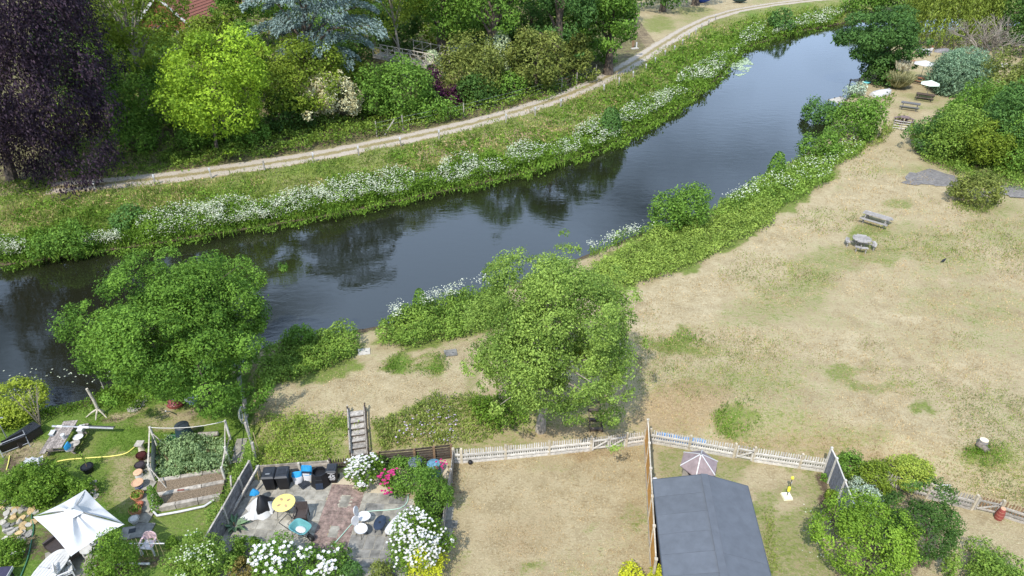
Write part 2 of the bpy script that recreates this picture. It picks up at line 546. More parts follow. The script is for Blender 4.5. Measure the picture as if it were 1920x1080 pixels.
def tree(name, label, box, m, base=None, style='round', lf=2.7, cover=3.2, group=None, cat='tree', bark=None, r0=None, k=0.8,
         limbs=9, blossom=None, ratio=None, **kw):
    l, r, t, b = box
    B, C, rr = fit(l, r, t, b, base, k)
    Z = proj(C)[2]
    L = lf * 1.875 / FPX * Z
    n = leafcount(l, r, t, b, lf, cover)
    o = thing(name, label, cat, B, group=group)
    C0 = C - B
    if style == 'weep': V, rnd, cc = crown_weep(C0, rr, n, L, **kw)
    elif style == 'cedar': V, rnd, cc = crown_plates(C0, rr, n, L, **kw)
    elif style == 'cone': V, rnd, cc = crown_cone(C0, rr, n, L, **kw)
    else: V, rnd, cc = crown_round(C0, rr, n, L, **(dict(ratio=ratio, **kw) if ratio else kw))
    low = V[:, :, 2].min(1)
    V = V[low > (gz(V[:, 0, 0] + B[0], V[:, 0, 1] + B[1]) - B[2])] if style != 'x' else V
    rnd = rnd[:len(V)]
    crown = 'foliage' if cat in ('shrub', 'bush') else 'crown'
    quads(crown, V, rnd, m, o)
    if r0 is None: r0 = max(0.05, 0.045 * (C0[2] + rr[2]))
    sel = rng.choice(len(cc), min(limbs, len(cc)), replace=False)
    trunk_mb(B, C, rr, [cc[i] + B for i in sel], r0).build('stems' if cat in ('shrub', 'bush') else 'trunk', bark or BARK, o, smooth=True)
    if blossom:
        bm, bn, bs, bup = blossom
        flowers(o, V, bm, bn, bs, bup)
    return o, B, C, rr

def flowers(o, V, bm, bn, bs, up=0.0, name='blossom'):
    """blossom heads on the outer leaves"""
    c = V.mean(1)
    ctr = c.mean(0); ext = c.std(0)
    q = (c - ctr) / ext
    vis = unit(np.array([[0, -0.6, 0.8]]))
    score = q @ vis[0] + np.linalg.norm(q, axis=1) * 0.6 + rng.normal(size=len(c)) * 0.45 + up * q[:, 2]
    cand = np.argsort(-score)[: max(bn * 3, 30)]
    sel = rng.choice(cand, min(bn, len(cand)), replace=False)
    P = c[sel] + unit(c[sel] - ctr) * bs * 0.5
    out = []
    for k in range(5):                                 # each head: a cup of five petals
        a = k * 2 * np.pi / 5 + rng.random(len(P)) * 0.4
        d = np.stack([np.cos(a), np.sin(a), np.full(len(P), 0.35)], 1)
        nn = unit(np.stack([np.cos(a) * -0.35, np.sin(a) * -0.35, np.ones(len(P))], 1) + rdir(len(P)) * 0.25)
        out.append(leaves(P + d * bs * 0.32, nn, bs * 0.72, 0.95, d))
    V2 = np.concatenate(out)
    h = quads(name, V2, rng.random(len(V2)), bm, o)
    h['kind'] = 'stuff'
    return h

def shrub(name, label, box, m, **kw):
    kw.setdefault('cat', 'shrub'); kw.setdefault('nc', 26); kw.setdefault('cr', 0.42); kw.setdefault('low', -0.35); kw.setdefault('k', 0.62); kw.setdefault('flat', 1.0)
    kw.setdefault('limbs', 5); kw.setdefault('r0', 0.035)
    if kw.get('style') in ('weep', 'cedar', 'cone'):
        for q in ('nc', 'cr', 'low', 'flat'): kw.pop(q)
    return tree(name, label, box, m, **kw)

# ------------------------------------------------------------------ ground cover that nobody could count
def samp(poly, n):
    poly = np.asarray(poly, float)
    lo, hi = poly.min(0), poly.max(0)
    out = np.zeros((0, 2))
    while len(out) < n:
        q = lo + rng.random((n * 2, 2)) * (hi - lo)
        q = q[inpoly(q[:, 0], q[:, 1], poly)]
        out = np.vstack([out, q])
    return out[:n]

def polyarea(p):
    p = np.asarray(p, float); x, y = p[:, 0], p[:, 1]
    return 0.5 * abs(np.dot(x, np.roll(y, 1)) - np.dot(y, np.roll(x, 1)))

def mass(name, poly, h, m, lf=2.6, cover=3.0, grass=0.0, freq=0.7, keep=None, ratio=0.6, parent=None, label=None, mesh_only=False, hmin=0.12, ragged=6, flat=0.5, overhang=False):
    """weeds, brambles, nettles or long grass over an area: leaves up to height h, or upright blades"""
    n = int(1.5 * cover * polyarea(poly) / 3.516 / (0.5 * lf * lf))
    q = samp(poly, n)
    q = q + rng.normal(size=q.shape) * ragged * 0.5 + ragged * 3.0 * np.stack([fbm(q[:, 0] / 22, q[:, 1] / 14) - 0.5, (fbm(q[:, 0] / 22 + 60, q[:, 1] / 14) - 0.5) * 0.7], 1)
    P = atv(q[:, 0], q[:, 1])
    if overhang:                                    # plants leaning out over the water's edge
        wet = P[:, 2] < WATER
        dd = FW[None] + ((q[:, 0] - 960) / FPX)[:, None] * np.array([[1., 0, 0]]) + ((q[:, 1] - 540) / FPX)[:, None] * DN[None]
        P[wet] = (CAMP + dd * ((WATER + 0.05 - CAMH) / dd[:, 2])[:, None])[wet]
    ok = P[:, 2] > WATER + 0.03
    if keep is not None: ok &= keep(P, q)
    P = P[ok]; n = len(P)
    Z = proj(P)[2]
    L = lf * 1.875 / FPX * Z
    hh = h * (hmin + (1 - hmin) * sm((fbm(P[:, 0] * freq, P[:, 1] * freq) - 0.25) / 0.5))
    isg = rng.random(n) < grass
    u = np.where(isg, 0.35 + 0.3 * rng.random(n), rng.random(n) ** 0.55)
    C = P.copy(); C[:, 2] += hh * u + 0.02
    e = 0.6
    gx = fbm((P[:, 0] + e) * freq, P[:, 1] * freq) - fbm((P[:, 0] - e) * freq, P[:, 1] * freq)
    gy = fbm(P[:, 0] * freq, (P[:, 1] + e) * freq) - fbm(P[:, 0] * freq, (P[:, 1] - e) * freq)
    nn = unit(np.stack([-gx * h * 1.2, -gy * h * 1.2, np.full(n, flat)], 1) + rdir(n) * 0.6)
    T = rdir(n)
    gd = unit(np.stack([rng.normal(size=n) * 0.35, rng.normal(size=n) * 0.35, np.ones(n)], 1))
    T[isg] = gd[isg]
    ng = rdir(n); ng[:, 2] *= 0.3
    nn[isg] = unit(ng)[isg]
    LL = np.where(isg, np.maximum(hh * 0.9, L * 1.3), L * (0.7 + 0.6 * rng.random(n)))
    V = leaves(C, nn, LL, ratio, T)
    if isg.any():
        B = np.cross(nn, unit(T - nn * np.sum(T * nn, 1, keepdims=True)))
        w = (L * 0.32)[:, None]
        V[isg, 1] = (C + B * w * 0.5)[isg]; V[isg, 3] = (C - B * w * 0.5)[isg]
    rnd = 0.55 * fbm(P[:, 0] * 1.3 + 9, P[:, 1] * 1.3) + 0.45 * rng.random(n)
    rnd = (rnd - 0.5) * 1.35 + 0.5
    if mesh_only: return V, rnd, P
    o = quads(name, V, rnd, m, parent)
    o['kind'] = 'stuff'
    if label: o['label'] = label
    return o

def heads(poly, n, h, size, thr=0.5, freq=0.5):
    """flat white umbels over an area, gathered in clumps; returns quads"""
    q = samp(poly, n)
    P = atv(q[:, 0], q[:, 1])
    ok = (P[:, 2] > WATER + 0.02) & (fbm(P[:, 0] * freq + 31, P[:, 1] * freq + 7) + 0.12 * rng.random(n) > thr)
    P = P[ok]; n = len(P)
    C = P.copy(); C[:, 2] += h * (0.75 + 0.45 * rng.random(n))
    nn = unit(np.array([[0, 0, 1.0]]) + rdir(n) * 0.4)
    V = leaves(C, nn, size * (0.6 + 0.8 * rng.random(n)), 0.95)
    return V, rng.random(n)

# ------------------------------------------------------------------ the setting: ground, river, towpath
xs = np.concatenate([[-2500, -900, -400, -200, -130, -90, -72], np.arange(-60, 112, 0.42), [120, 140, 180, 260, 420, 900, 2500]])
ys = np.concatenate([[-1500, -300, -60, -10, 2, 8], np.arange(12, 62, 0.36), np.arange(62, 178, 0.6), [190, 215, 260, 340, 500, 900, 2500]])
GX, GY = np.meshgrid(xs, ys)
GZ = gz(GX, GY)
GZ = GZ + (fbm(GX * 0.8, GY * 0.8) - 0.5) * 0.10 * (GZ > 0.5) + (fbm(GX * 1.9 + 7, GY * 1.9) - 0.5) * 0.03 * (GY > 12)
nx, ny = len(xs), len(ys)
gp = np.stack([GX, GY, GZ], -1).reshape(-1, 3)
px_, py_, pz_ = proj(gp)
pz_ = np.maximum(pz_, 0.1)
front = (gp[:, 1] > 8)
jx = px_ + (fbm(gp[:, 0] * 0.55, gp[:, 1] * 0.55) - 0.5) * 60 * 34 / pz_ + (fbm(gp[:, 0] * 2, gp[:, 1] * 2) - 0.5) * 30 * 34 / pz_
jy = py_ + (fbm(gp[:, 0] * 0.55 + 50, gp[:, 1] * 0.55) - 0.5) * 40 * 34 / pz_ + (fbm(gp[:, 0] * 2 + 50, gp[:, 1] * 2) - 0.5) * 22 * 34 / pz_
green = np.full(len(gp), 0.17) + 0.9 * (fbm(gp[:, 0] * 0.22, gp[:, 1] * 0.30) - 0.48)
green[gp[:, 0] > 12] += 0.10
soil = np.zeros(len(gp)); tawny = 0.1 + 0.9 * (fbm(gp[:, 0] * 0.18 + 30, gp[:, 1] * 0.25 + 9) - 0.5)

def ell(arr, cx, cy, rx, ry, amt, tilt=0.0):
    c, s = math.cos(tilt), math.sin(tilt)
    dx, dy = jx - cx, jy - cy
    q = ((dx * c + dy * s) / rx) ** 2 + ((-dx * s + dy * c) / ry) ** 2
    w = sm(1.35 - q * 0.85) * front
    arr += (amt - arr) * w * (1 if amt > 0.3 else 1)

def pol(arr, poly, amt, jit=True):
    w = inpoly(jx if jit else px_, jy if jit else py_, poly) & front
    arr[w] = amt

wx = gp[:, 0]; wy = gp[:, 1]
yn_ = np.interp(wx, NEAR[:, 0], NEAR[:, 1]); yf_ = np.interp(wx, FAR[:, 0], FAR[:, 1]); yp_ = np.interp(wx, PATH[:, 0], PATH[:, 1])
dpv = (wy - yp_) * np.interp(wx, PATH[:, 0], PC)
# far bank verge, garden understorey beyond the path, dry field at the far right of the path
w = (wy > yf_ - 1) & (dpv < -1.2)
green[w] = 0.76 + 0.5 * (fbm(wx[w] * 0.3, wy[w] * 0.3) - 0.5)
w = (dpv > 1.4) & (wx < 22)
green[w] = 0.75; soil[w] = 0.55
w = (dpv > 1.4) & (wx >= 20)
green[w] = 0.30 + 0.8 * (fbm(wx[w] * 0.12, wy[w] * 0.12) - 0.5)
ell(green, 1235, 45, 30, 14, 0.7); ell(green, 1300, 20, 40, 10, 0.6); ell(tawny, 1350, 55, 50, 26, 0.7); ell(tawny, 1160, 100, 26, 26, 0.5)
ell(tawny, 1000, 250, 60, 12, 0.8, -0.2); ell(green, 1000, 250, 60, 12, 0.15, -0.2)
ell(tawny, 880, 270, 70, 14, 0.5, -0.2); ell(green, 860, 275, 90, 16, 0.35, -0.2)
ell(tawny, 640, 320, 90, 16, 0.4, -0.15); ell(tawny, 180, 400, 80, 16, 0.4); ell(tawny, 900, 395 - 110, 30, 8, 0.4)
w = ((wy > yf_ - 2) & (wy < yf_ + 1.4)) | ((wy < yn_ + 2) & (wy > yn_ - 1.1)); green[w] = 0.95; soil[w] = 0.75
# near bank under the weeds
for q in ([(480, 740), (520, 660), (600, 620), (690, 640), (670, 690), (560, 720)],
          [(700, 640), (760, 580), (930, 530), (950, 600), (880, 640), (760, 665)],
          [(1080, 520), (1200, 430), (1340, 380), (1500, 290), (1620, 280), (1560, 350), (1430, 440), (1290, 510), (1180, 545)]):
    pol(green, q, 0.8)
pol(green, [(488, 785), (655, 770), (662, 880), (484, 895)], 0.66)
pol(green, [(690, 790), (800, 745), (900, 735), (1160, 760), (1180, 800), (1000, 830), (850, 850), (700, 850)], 0.55)
ell(tawny, 1060, 810, 110, 22, 0.6); ell(green, 1060, 815, 90, 14, 0.2)
# field patches
for a in ((1290, 642, 85, 22, .80), (1360, 650, 60, 14, .5), (1480, 560, 110, 40, .52, -0.35), (1560, 490, 80, 30, .55, -0.2), (1640, 705, 95, 24, .68, 0.12),
          (1500, 690, 60, 14, .42), (1728, 767, 30, 15, .75), (1380, 790, 45, 38, .85), (1362, 815, 20, 14, .85), (1480, 800, 90, 34, .5), (1600, 815, 70, 24, .52),
          (1330, 730, 60, 16, .4), (1850, 850, 55, 26, .70), (1840, 860, 22, 14, .85), (1700, 455, 110, 35, .48, .2), (1640, 480, 60, 18, .6),
          (1880, 440, 70, 30, .45, .4), (1800, 500, 60, 20, .45), (1640, 430, 30, 14, .72), (1615, 440, 26, 10, .72), (1680, 385, 30, 10, .6),
          (1770, 560, 90, 26, .42), (1900, 640, 60, 40, .38), (1550, 600, 80, 20, .38), (1430, 470, 40, 10, .1), (1780, 620, 40, 16, .3),
          (1000, 1058, 40, 14, .60), (1120, 992, 18, 10, .5), (1185, 965, 26, 26, .52), (1195, 1000, 18, 30, .45), (1050, 880, 70, 10, .36), (870, 1060, 30, 20, .45), (850, 930, 16, 40, .35),
          (745, 682, 27, 17, .9), (810, 683, 30, 16, .9), (860, 640, 30, 8, .4), (890, 720, 20, 30, .55)):
    ell(green, *a)
for a in ((1290, 745, 80, 34, .75), (1260, 790, 80, 30, .7), (1420, 840, 120, 18, .55), (1610, 860, 90, 14, .6), (1560, 840, 60, 20, .6), (1100, 850, 80, 8, .8),
          (760, 830, 60, 14, .7), (560, 790, 60, 6, .5), (820, 850, 40, 8, .6), (1480, 830, 60, 12, .6)):
    ell(tawny, *a)
for a in ((1100, 900, 30, 8, .2), (1230, 600, 60, 20, .05), (1740, 700, 120, 20, .05), (1500, 420, 60, 20, .05), (1650, 560, 30, 8, .02), (1770, 535, 14, 8, .0),
          (1600, 640, 60, 12, .02), (1680, 600, 60, 10, .02)):
    ell(green, *a)
# the worn line along the bushes
for a in ((1440, 440, 14, 70, .0, 1.0), (1330, 520, 20, 90, .0, 1.05), (1530, 370, 10, 50, .0, .9)):
    ell(green, *a)
for a in ((1420, 470, 22, 60, .0, .95), (1300, 560, 40, 60, .0, .9), (1230, 590, 40, 40, .0), (1600, 310, 30, 30, .0), (1380, 640, 90, 16, .04, .1), (1560, 660, 120, 14, .04, .1)):
    ell(green, *a); ell(tawny, *a)
# left garden lawn
LG = [(-400, 700), (210, 690), (330, 715), (470, 700), (486, 880), (400, 1045), (470, 1200), (-400, 1300)]
pol(green, LG, 0.92, False)
w = inpoly(px_, py_, LG) & front
green[w] += 0.55 * (fbm(wx[w] * 0.5, wy[w] * 0.5) - 0.5)
for a in ((70, 855, 26, 30, .35), (240, 780, 40, 10, .3), (330, 795, 60, 10, .45), (350, 770, 50, 12, .4), (230, 900, 30, 60, .5), (40, 850, 40, 20, .3)):
    ell(green, *a)
for a in ((210, 783, 18, 6, .8), (60, 850, 20, 14, .5), (30, 960, 50, 40, .5), (20, 870, 30, 16, .7), (110, 1030, 90, 50, .55), (240, 1060, 120, 20, .6), (195, 915, 14, 34, .45),
          (400, 768, 60, 14, .45)):
    ell(soil, *a)
# shed garden
pol(green, [(1222, 838), (1300, 850), (1545, 890), (1570, 960), (1600, 1090), (1430, 1200), (1390, 900), (1222, 900)], 0.56)
for a in ((1515, 975, 20, 16, .95), (1515, 1028, 24, 12, .95), (1420, 970, 10, 30, .8), (1445, 1075, 12, 20, .9), (1500, 1000, 40, 50, .62), (1260, 890, 30, 24, .5), (1440, 1000, 20, 60, .6), (1530, 910, 10, 20, .7)):
    ell(green, *a)
for a in ((1440, 900, 50, 20, .12), (1400, 920, 16, 20, .1), (1480, 950, 22, 14, .2)):
    ell(green, *a)
pol(soil, [(1523, 885), (1545, 888), (1566, 945), (1585, 1010), (1565, 1015), (1545, 960)], 0.95)
# under the roses, patio edges
pol(soil, [(838, 868), (852, 868), (838, 1000), (824, 1090), (735, 1200), (740, 1000)], 0.55)
# right garden
pol(green, [(1590, 960), (1660, 915), (1930, 985), (2100, 1200), (1560, 1200)], 0.24)
pol(soil, [(1560, 900), (1650, 905), (1770, 950), (1790, 1030), (1700, 1100), (1560, 1080)], 0.5)
# worn tarmac beside the hedge is a sheet of its own; dry edge round it
ell(green, 1760, 350, 120, 22, 0.05)
green[~front] = 0.3

nf = []
I = np.arange(nx * ny).reshape(ny, nx)
F = np.stack([I[:-1, :-1], I[:-1, 1:], I[1:, 1:], I[1:, :-1]], -1).reshape(-1, 4)
me = bpy.data.meshes.new('ground')
me.vertices.add(len(gp)); me.loops.add(4 * len(F)); me.polygons.add(len(F))
me.vertices.foreach_set('co', gp.astype(np.float32).ravel())
me.loops.foreach_set('vertex_index', F.astype(np.int32).ravel())
me.polygons.foreach_set('loop_start', np.arange(0, 4 * len(F), 4, dtype=np.int32))
me.polygons.foreach_set('use_smooth', np.ones(len(F), bool))
for nm, arr in (('green', green), ('soil', soil), ('tawny', tawny)):
    a = me.attributes.new(nm, 'FLOAT', 'POINT'); a.data.foreach_set('value', np.clip(arr, 0, 1).astype(np.float32))
me.update(calc_edges=True)
ground = tag(put('ground', me), kind='structure')

m, N, L = newmat('ground_grass')
bs = N['Principled BSDF']; bs.inputs['Roughness'].default_value = 0.95; bs.inputs['Specular IOR Level'].default_value = 0.1
geo = N.new('ShaderNodeNewGeometry')
def noise(scale, det=5, rough=0.6, sc=None, dist=0.0):
    n = N.new('ShaderNodeTexNoise'); n.inputs['Scale'].default_value = scale; n.inputs['Detail'].default_value = det
    n.inputs['Roughness'].default_value = rough; n.inputs['Distortion'].default_value = dist
    if sc:
        q = N.new('ShaderNodeMapping'); q.inputs['Scale'].default_value = sc
        L.new(geo.outputs['Position'], q.inputs['Vector']); L.new(q.outputs[0], n.inputs['Vector'])
    else: L.new(geo.outputs['Position'], n.inputs['Vector'])
    return n.outputs['Fac']
def ramp(fac, stops):
    r = N.new('ShaderNodeValToRGB'); e = r.color_ramp.elements
    while len(e) < len(stops): e.new(0.5)
    for i, (p, c) in enumerate(stops): e[i].position = p; e[i].color = (*c, 1)
    L.new(fac, r.inputs['Fac']); return r.outputs['Color']
def mth(op, a, b, clamp=False):
    q = N.new('ShaderNodeMath'); q.operation = op; q.use_clamp = clamp
    for i, x in enumerate((a, b)):
        if isinstance(x, (int, float)): q.inputs[i].default_value = x
        else: L.new(x, q.inputs[i])
    return q.outputs[0]
def mixc(f, a, b):
    q = N.new('ShaderNodeMixRGB'); L.new(f, q.inputs['Fac'])
    for s, x in (('Color1', a), ('Color2', b)):
        if isinstance(x, tuple): q.inputs[s].default_value = (*x, 1)
        else: L.new(x, q.inputs[s])
    return q.outputs['Color']
def attr(n):
    a = N.new('ShaderNodeAttribute'); a.attribute_name = n; return a.outputs['Fac']
def step(x, lo, hi):
    r = N.new('ShaderNodeMapRange'); r.interpolation_type = 'SMOOTHSTEP'
    r.inputs['From Min'].default_value = lo; r.inputs['From Max'].default_value = hi
    L.new(x, r.inputs['Value']); return r.outputs[0]
nA = noise(0.35, 4); nB = noise(2.2, 5, 0.65); nC = noise(9.0, 5, 0.7); nD = noise(30.0, 3, 0.7); nE = noise(5.0, 3, 0.6, (1, 2.2, 1), 1.5)
nF = noise(0.9, 5, 0.7); nG = noise(3.6, 6, 0.75, (1, 1.7, 1), 0.8)
straw = ramp(nF, [(0.28, (0.242, 0.188, 0.105)), (0.5, (0.352, 0.286, 0.170)), (0.72, (0.455, 0.382, 0.243))])
straw = mixc(mth('MULTIPLY', step(nC, 0.50, 0.68), 0.8), straw, (0.52, 0.445, 0.295))
straw = mixc(mth('MULTIPLY', step(nG, 0.50, 0.34), 0.75), straw, (0.245, 0.188, 0.100))
straw = mixc(mth('MULTIPLY', mth('MULTIPLY', step(nE, 0.56, 0.70), step(nF, 0.42, 0.6)), 0.75), straw, (0.135, 0.105, 0.055))
grn = ramp(nC, [(0.3, (0.070, 0.095, 0.020)), (0.5, (0.145, 0.175, 0.042)), (0.72, (0.26, 0.275, 0.085))])
tw = ramp(nC, [(0.3, (0.18, 0.125, 0.065)), (0.55, (0.33, 0.245, 0.14)), (0.75, (0.43, 0.33, 0.205))])
sl = ramp(nC, [(0.3, (0.045, 0.032, 0.020)), (0.55, (0.12, 0.088, 0.058)), (0.75, (0.22, 0.17, 0.12))])
brk = mth('ADD', mth('MULTIPLY', mth('SUBTRACT', nG, 0.5), 1.5), mth('ADD', mth('MULTIPLY', mth('SUBTRACT', nC, 0.5), 1.3), mth('MULTIPLY', mth('SUBTRACT', nF, 0.5), 0.9)))
grn = mixc(step(attr('green'), 0.70, 0.98), grn, ramp(nC, [(0.3, (0.050, 0.095, 0.012)), (0.5, (0.100, 0.170, 0.026)), (0.72, (0.19, 0.265, 0.055))]))
gm = step(mth('ADD', attr('green'), brk), 0.25, 0.85)
c = mixc(step(mth('ADD', attr('tawny'), brk), 0.25, 0.75), straw, tw)
c = mixc(gm, c, grn)
c = mixc(step(mth('ADD', attr('soil'), brk), 0.30, 0.70), c, sl)
c = mixc(mth('MULTIPLY', step(nD, 0.45, 0.28), 0.35), c, (0.05, 0.045, 0.02))
L.new(c, bs.inputs['Base Color'])
bp = N.new('ShaderNodeBump'); bp.inputs['Strength'].default_value = 0.9; bp.inputs['Distance'].default_value = 0.06
L.new(mth('ADD', mth('MULTIPLY', nC, 1.0), mth('MULTIPLY', nD, 0.5)), bp.inputs['Height']); L.new(bp.outputs[0], bs.inputs['Normal'])
ground.data.materials.append(m)

# river: one sheet of water between the banks
rx = np.concatenate([[-400], np.arange(-80, 80, 2.0), [110, 160, 300]])
yn_ = np.interp(rx, NEAR[:, 0], NEAR[:, 1]) - 1.6; yf_ = np.interp(rx, FAR[:, 0], FAR[:, 1]) + 1.6
mb = MB()
mb.v = [(x, y, WATER) for x, y in zip(rx, yn_)] + [(x, max(y, y2 + 1.0), WATER) for x, y, y2 in zip(rx, yf_, yn_)]
k = len(rx)
mb.f = [(i, i + 1, k + i + 1, k + i) for i in range(k - 1)]
m, N, L = newmat('river_water')
bs = N['Principled BSDF']
bs.inputs['Base Color'].default_value = (0.011, 0.012, 0.006, 1)
bs.inputs['Roughness'].default_value = 0.03
bs.inputs['IOR'].default_value = 1.58
bs.inputs['Specular IOR Level'].default_value = 0.62
geo = N.new('ShaderNodeNewGeometry')
w1 = noise(0.7, 4, 0.55, (1.0, 2.2, 1), 0.6); w2 = noise(0.13, 3, 0.5); w3 = noise(3.4, 3, 0.6, (1, 1.6, 1))
amp = mth('MULTIPLY_ADD' if False else 'MULTIPLY', step(w2, 0.40, 0.62), 1.0)
hgt = mth('ADD', mth('MULTIPLY', w1, 1.0), mth('MULTIPLY', mth('MULTIPLY', w3, 0.16), amp))
bp = N.new('ShaderNodeBump'); bp.inputs['Strength'].default_value = 0.065; bp.inputs['Distance'].default_value = 0.10
L.new(hgt, bp.inputs['Height']); L.new(bp.outputs[0], bs.inputs['Normal'])
water = tag(mb.build('river', m), kind='structure')

# towpath
p0 = plane(92, 353, 1.5); kk = PATH[:, 0] > p0[0]; tx, ty = np.append(p0[0], PATH[kk, 0][:-1]), np.append(p0[1], PATH[kk, 1][:-1])
tt = np.concatenate([[0], np.cumsum(np.hypot(np.diff(tx), np.diff(ty)))])
s_ = np.arange(0, tt[-1], 0.7)
cx_, cy_ = np.interp(s_, tt, tx), np.interp(s_, tt, ty)
for _ in range(14):
    cx_[1:-1] = (cx_[:-2] + cx_[1:-1] * 2 + cx_[2:]) / 4; cy_[1:-1] = (cy_[:-2] + cy_[1:-1] * 2 + cy_[2:]) / 4
dx, dy = np.gradient(cx_), np.gradient(cy_); dl = np.hypot(dx, dy); nxp, nyp = -dy / dl, dx / dl
offs = np.linspace(-1.45, 1.45, 9)
pv = []; uu = []
for i in range(len(s_)):
    for j, o in enumerate(offs):
        e = (fbm(np.array([s_[i] * 0.7]), np.array([j * 0.1]))[0] - 0.5) * 0.7 if j in (0, 8) else 0
        pv.append((cx_[i] + nxp[i] * (o + e), cy_[i] + nyp[i] * (o + e), 1.52 + (0.02 if j not in (0, 8) else -0.02))); uu.append(o / 1.45)
k = len(offs)
mb = MB(); mb.v = pv
mb.f = [(i * k + j, (i + 1) * k + j, (i + 1) * k + j + 1, i * k + j + 1)[::-1] for i in range(len(s_) - 1) for j in range(k - 1)]
m, N, L = newmat('towpath_gravel')
bs = N['Principled BSDF']; bs.inputs['Roughness'].default_value = 0.95; bs.inputs['Specular IOR Level'].default_value = 0.15
geo = N.new('ShaderNodeNewGeometry')
nB = noise(1.6, 5, 0.65); nC = noise(9, 5, 0.7)
track = ramp(nC, [(0.3, (0.27, 0.225, 0.175)), (0.6, (0.42, 0.365, 0.30)), (0.8, (0.52, 0.46, 0.39))])
mid = ramp(nC, [(0.3, (0.13, 0.12, 0.04)), (0.55, (0.25, 0.20, 0.10)), (0.75, (0.33, 0.265, 0.16))])
brk = mth('ADD', mth('MULTIPLY', mth('SUBTRACT', nB, 0.5), 0.9), mth('MULTIPLY', mth('SUBTRACT', nC, 0.5), 0.5))
au = mth('ABSOLUTE', attr('across'), 0.0)
inn = step(mth('ADD', au, brk), 0.34, 0.12)
edg = step(mth('ADD', au, brk), 0.78, 1.0)
c = mixc(mth('MAXIMUM', inn, edg), track, mid)
L.new(c, bs.inputs['Base Color'])
bp = N.new('ShaderNodeBump'); bp.inputs['Strength'].default_value = 0.5; bp.inputs['Distance'].default_value = 0.03
L.new(nC, bp.inputs['Height']); L.new(bp.outputs[0], bs.inputs['Normal'])
towpath = tag(mb.build('towpath', m, smooth=True), kind='structure')
a = towpath.data.attributes.new('across', 'FLOAT', 'POINT'); a.data.foreach_set('value', np.array(uu, np.float32))

# ------------------------------------------------------------------ vegetation
G_MID = leafmat('leaf_mid_green', (0.038, 0.084, 0.011), (0.142, 0.250, 0.038))
G_DARK = leafmat('leaf_dark_green', (0.019, 0.046, 0.009), (0.078, 0.149, 0.030))
G_LIME = leafmat('leaf_lime', (0.082, 0.145, 0.011), (0.265, 0.385, 0.032), 0.35)
G_YEL = leafmat('leaf_yellow_green', (0.049, 0.084, 0.008), (0.182, 0.241, 0.028))
G_OLIVE = leafmat('leaf_olive', (0.050, 0.073, 0.013), (0.194, 0.219, 0.053))
G_ALDER = leafmat('leaf_alder', (0.028, 0.067, 0.016), (0.096, 0.187, 0.044))
G_WILLOW = leafmat('leaf_willow', (0.075, 0.115, 0.016), (0.24, 0.30, 0.055), 0.35)
G_BLUE = leafmat('leaf_blue_willow', (0.054, 0.102, 0.054), (0.222, 0.324, 0.204))
G_CEDAR = leafmat('leaf_blue_cedar', (0.058, 0.092, 0.082), (0.204, 0.265, 0.245), 0.12)
G_PURPLE = leafmat('leaf_purple_beech', (0.010, 0.007, 0.012), (0.046, 0.028, 0.040), 0.12, 0.6, 0.14)
G_PLUM = leafmat('leaf_plum', (0.018, 0.006, 0.014), (0.085, 0.022, 0.055), 0.25)
G_CREAM = leafmat('leaf_cream_flower', (0.245, 0.201, 0.086), (0.719, 0.618, 0.374), 0.2)
G_VARI = leafmat('leaf_variegated', (0.14, 0.19, 0.10), (0.50, 0.56, 0.36), 0.25)
G_CENTRE = leafmat('leaf_pale_willow', (0.049, 0.097, 0.015), (0.232, 0.324, 0.067), 0.33)
G_OAK = leafmat('leaf_riverside_maple', (0.028, 0.071, 0.009), (0.132, 0.236, 0.032), 0.3)
G_GRASS = leafmat('long_grass', (0.056, 0.095, 0.016), (0.246, 0.291, 0.067), 0.35)
G_RANK = leafmat('rank_green_weeds', (0.032, 0.072, 0.007), (0.153, 0.252, 0.032), 0.35)
G_NETTLE = leafmat('nettles', (0.070, 0.113, 0.018), (0.256, 0.339, 0.067), 0.3)
G_BRAMBLE = leafmat('bramble_leaves', (0.042, 0.090, 0.012), (0.210, 0.306, 0.054), 0.3)
G_IVY = leafmat('ivy_bank', (0.027, 0.060, 0.007), (0.163, 0.231, 0.035), 0.25)
G_SILVER = leafmat('leaf_silver', (0.12, 0.17, 0.11), (0.40, 0.46, 0.36), 0.25)
G_VEG = leafmat('leaf_bean', (0.060, 0.105, 0.035), (0.27, 0.36, 0.17), 0.3)
G_GOLD = leafmat('leaf_gold', (0.16, 0.19, 0.010), (0.48, 0.50, 0.035), 0.3)
G_YS = leafmat('leaf_pale_yellow', (0.10, 0.15, 0.020), (0.34, 0.40, 0.070), 0.3)
G_DRY = leafmat('dry_grass', (0.184, 0.132, 0.063), (0.483, 0.368, 0.196), 0.25)
G_UMBEL = leafmat('white_umbel', (0.26, 0.29, 0.18), (0.49, 0.50, 0.41), 0.25)
P_WHITE = leafmat('white_petal', (0.368, 0.359, 0.340), (0.497, 0.488, 0.478), 0.2)
P_PINK = leafmat('pink_petal', (0.240, 0.012, 0.072), (0.400, 0.040, 0.152), 0.2)
P_LILAC = leafmat('lilac_petal', (0.210, 0.154, 0.231), (0.364, 0.294, 0.385), 0.2)
G_TWIG = leafmat('bare_twigs', (0.10, 0.085, 0.07), (0.30, 0.27, 0.24), 0.0)
G_PAMPAS = leafmat('pampas_blade', (0.14, 0.15, 0.06), (0.36, 0.34, 0.19), 0.25)

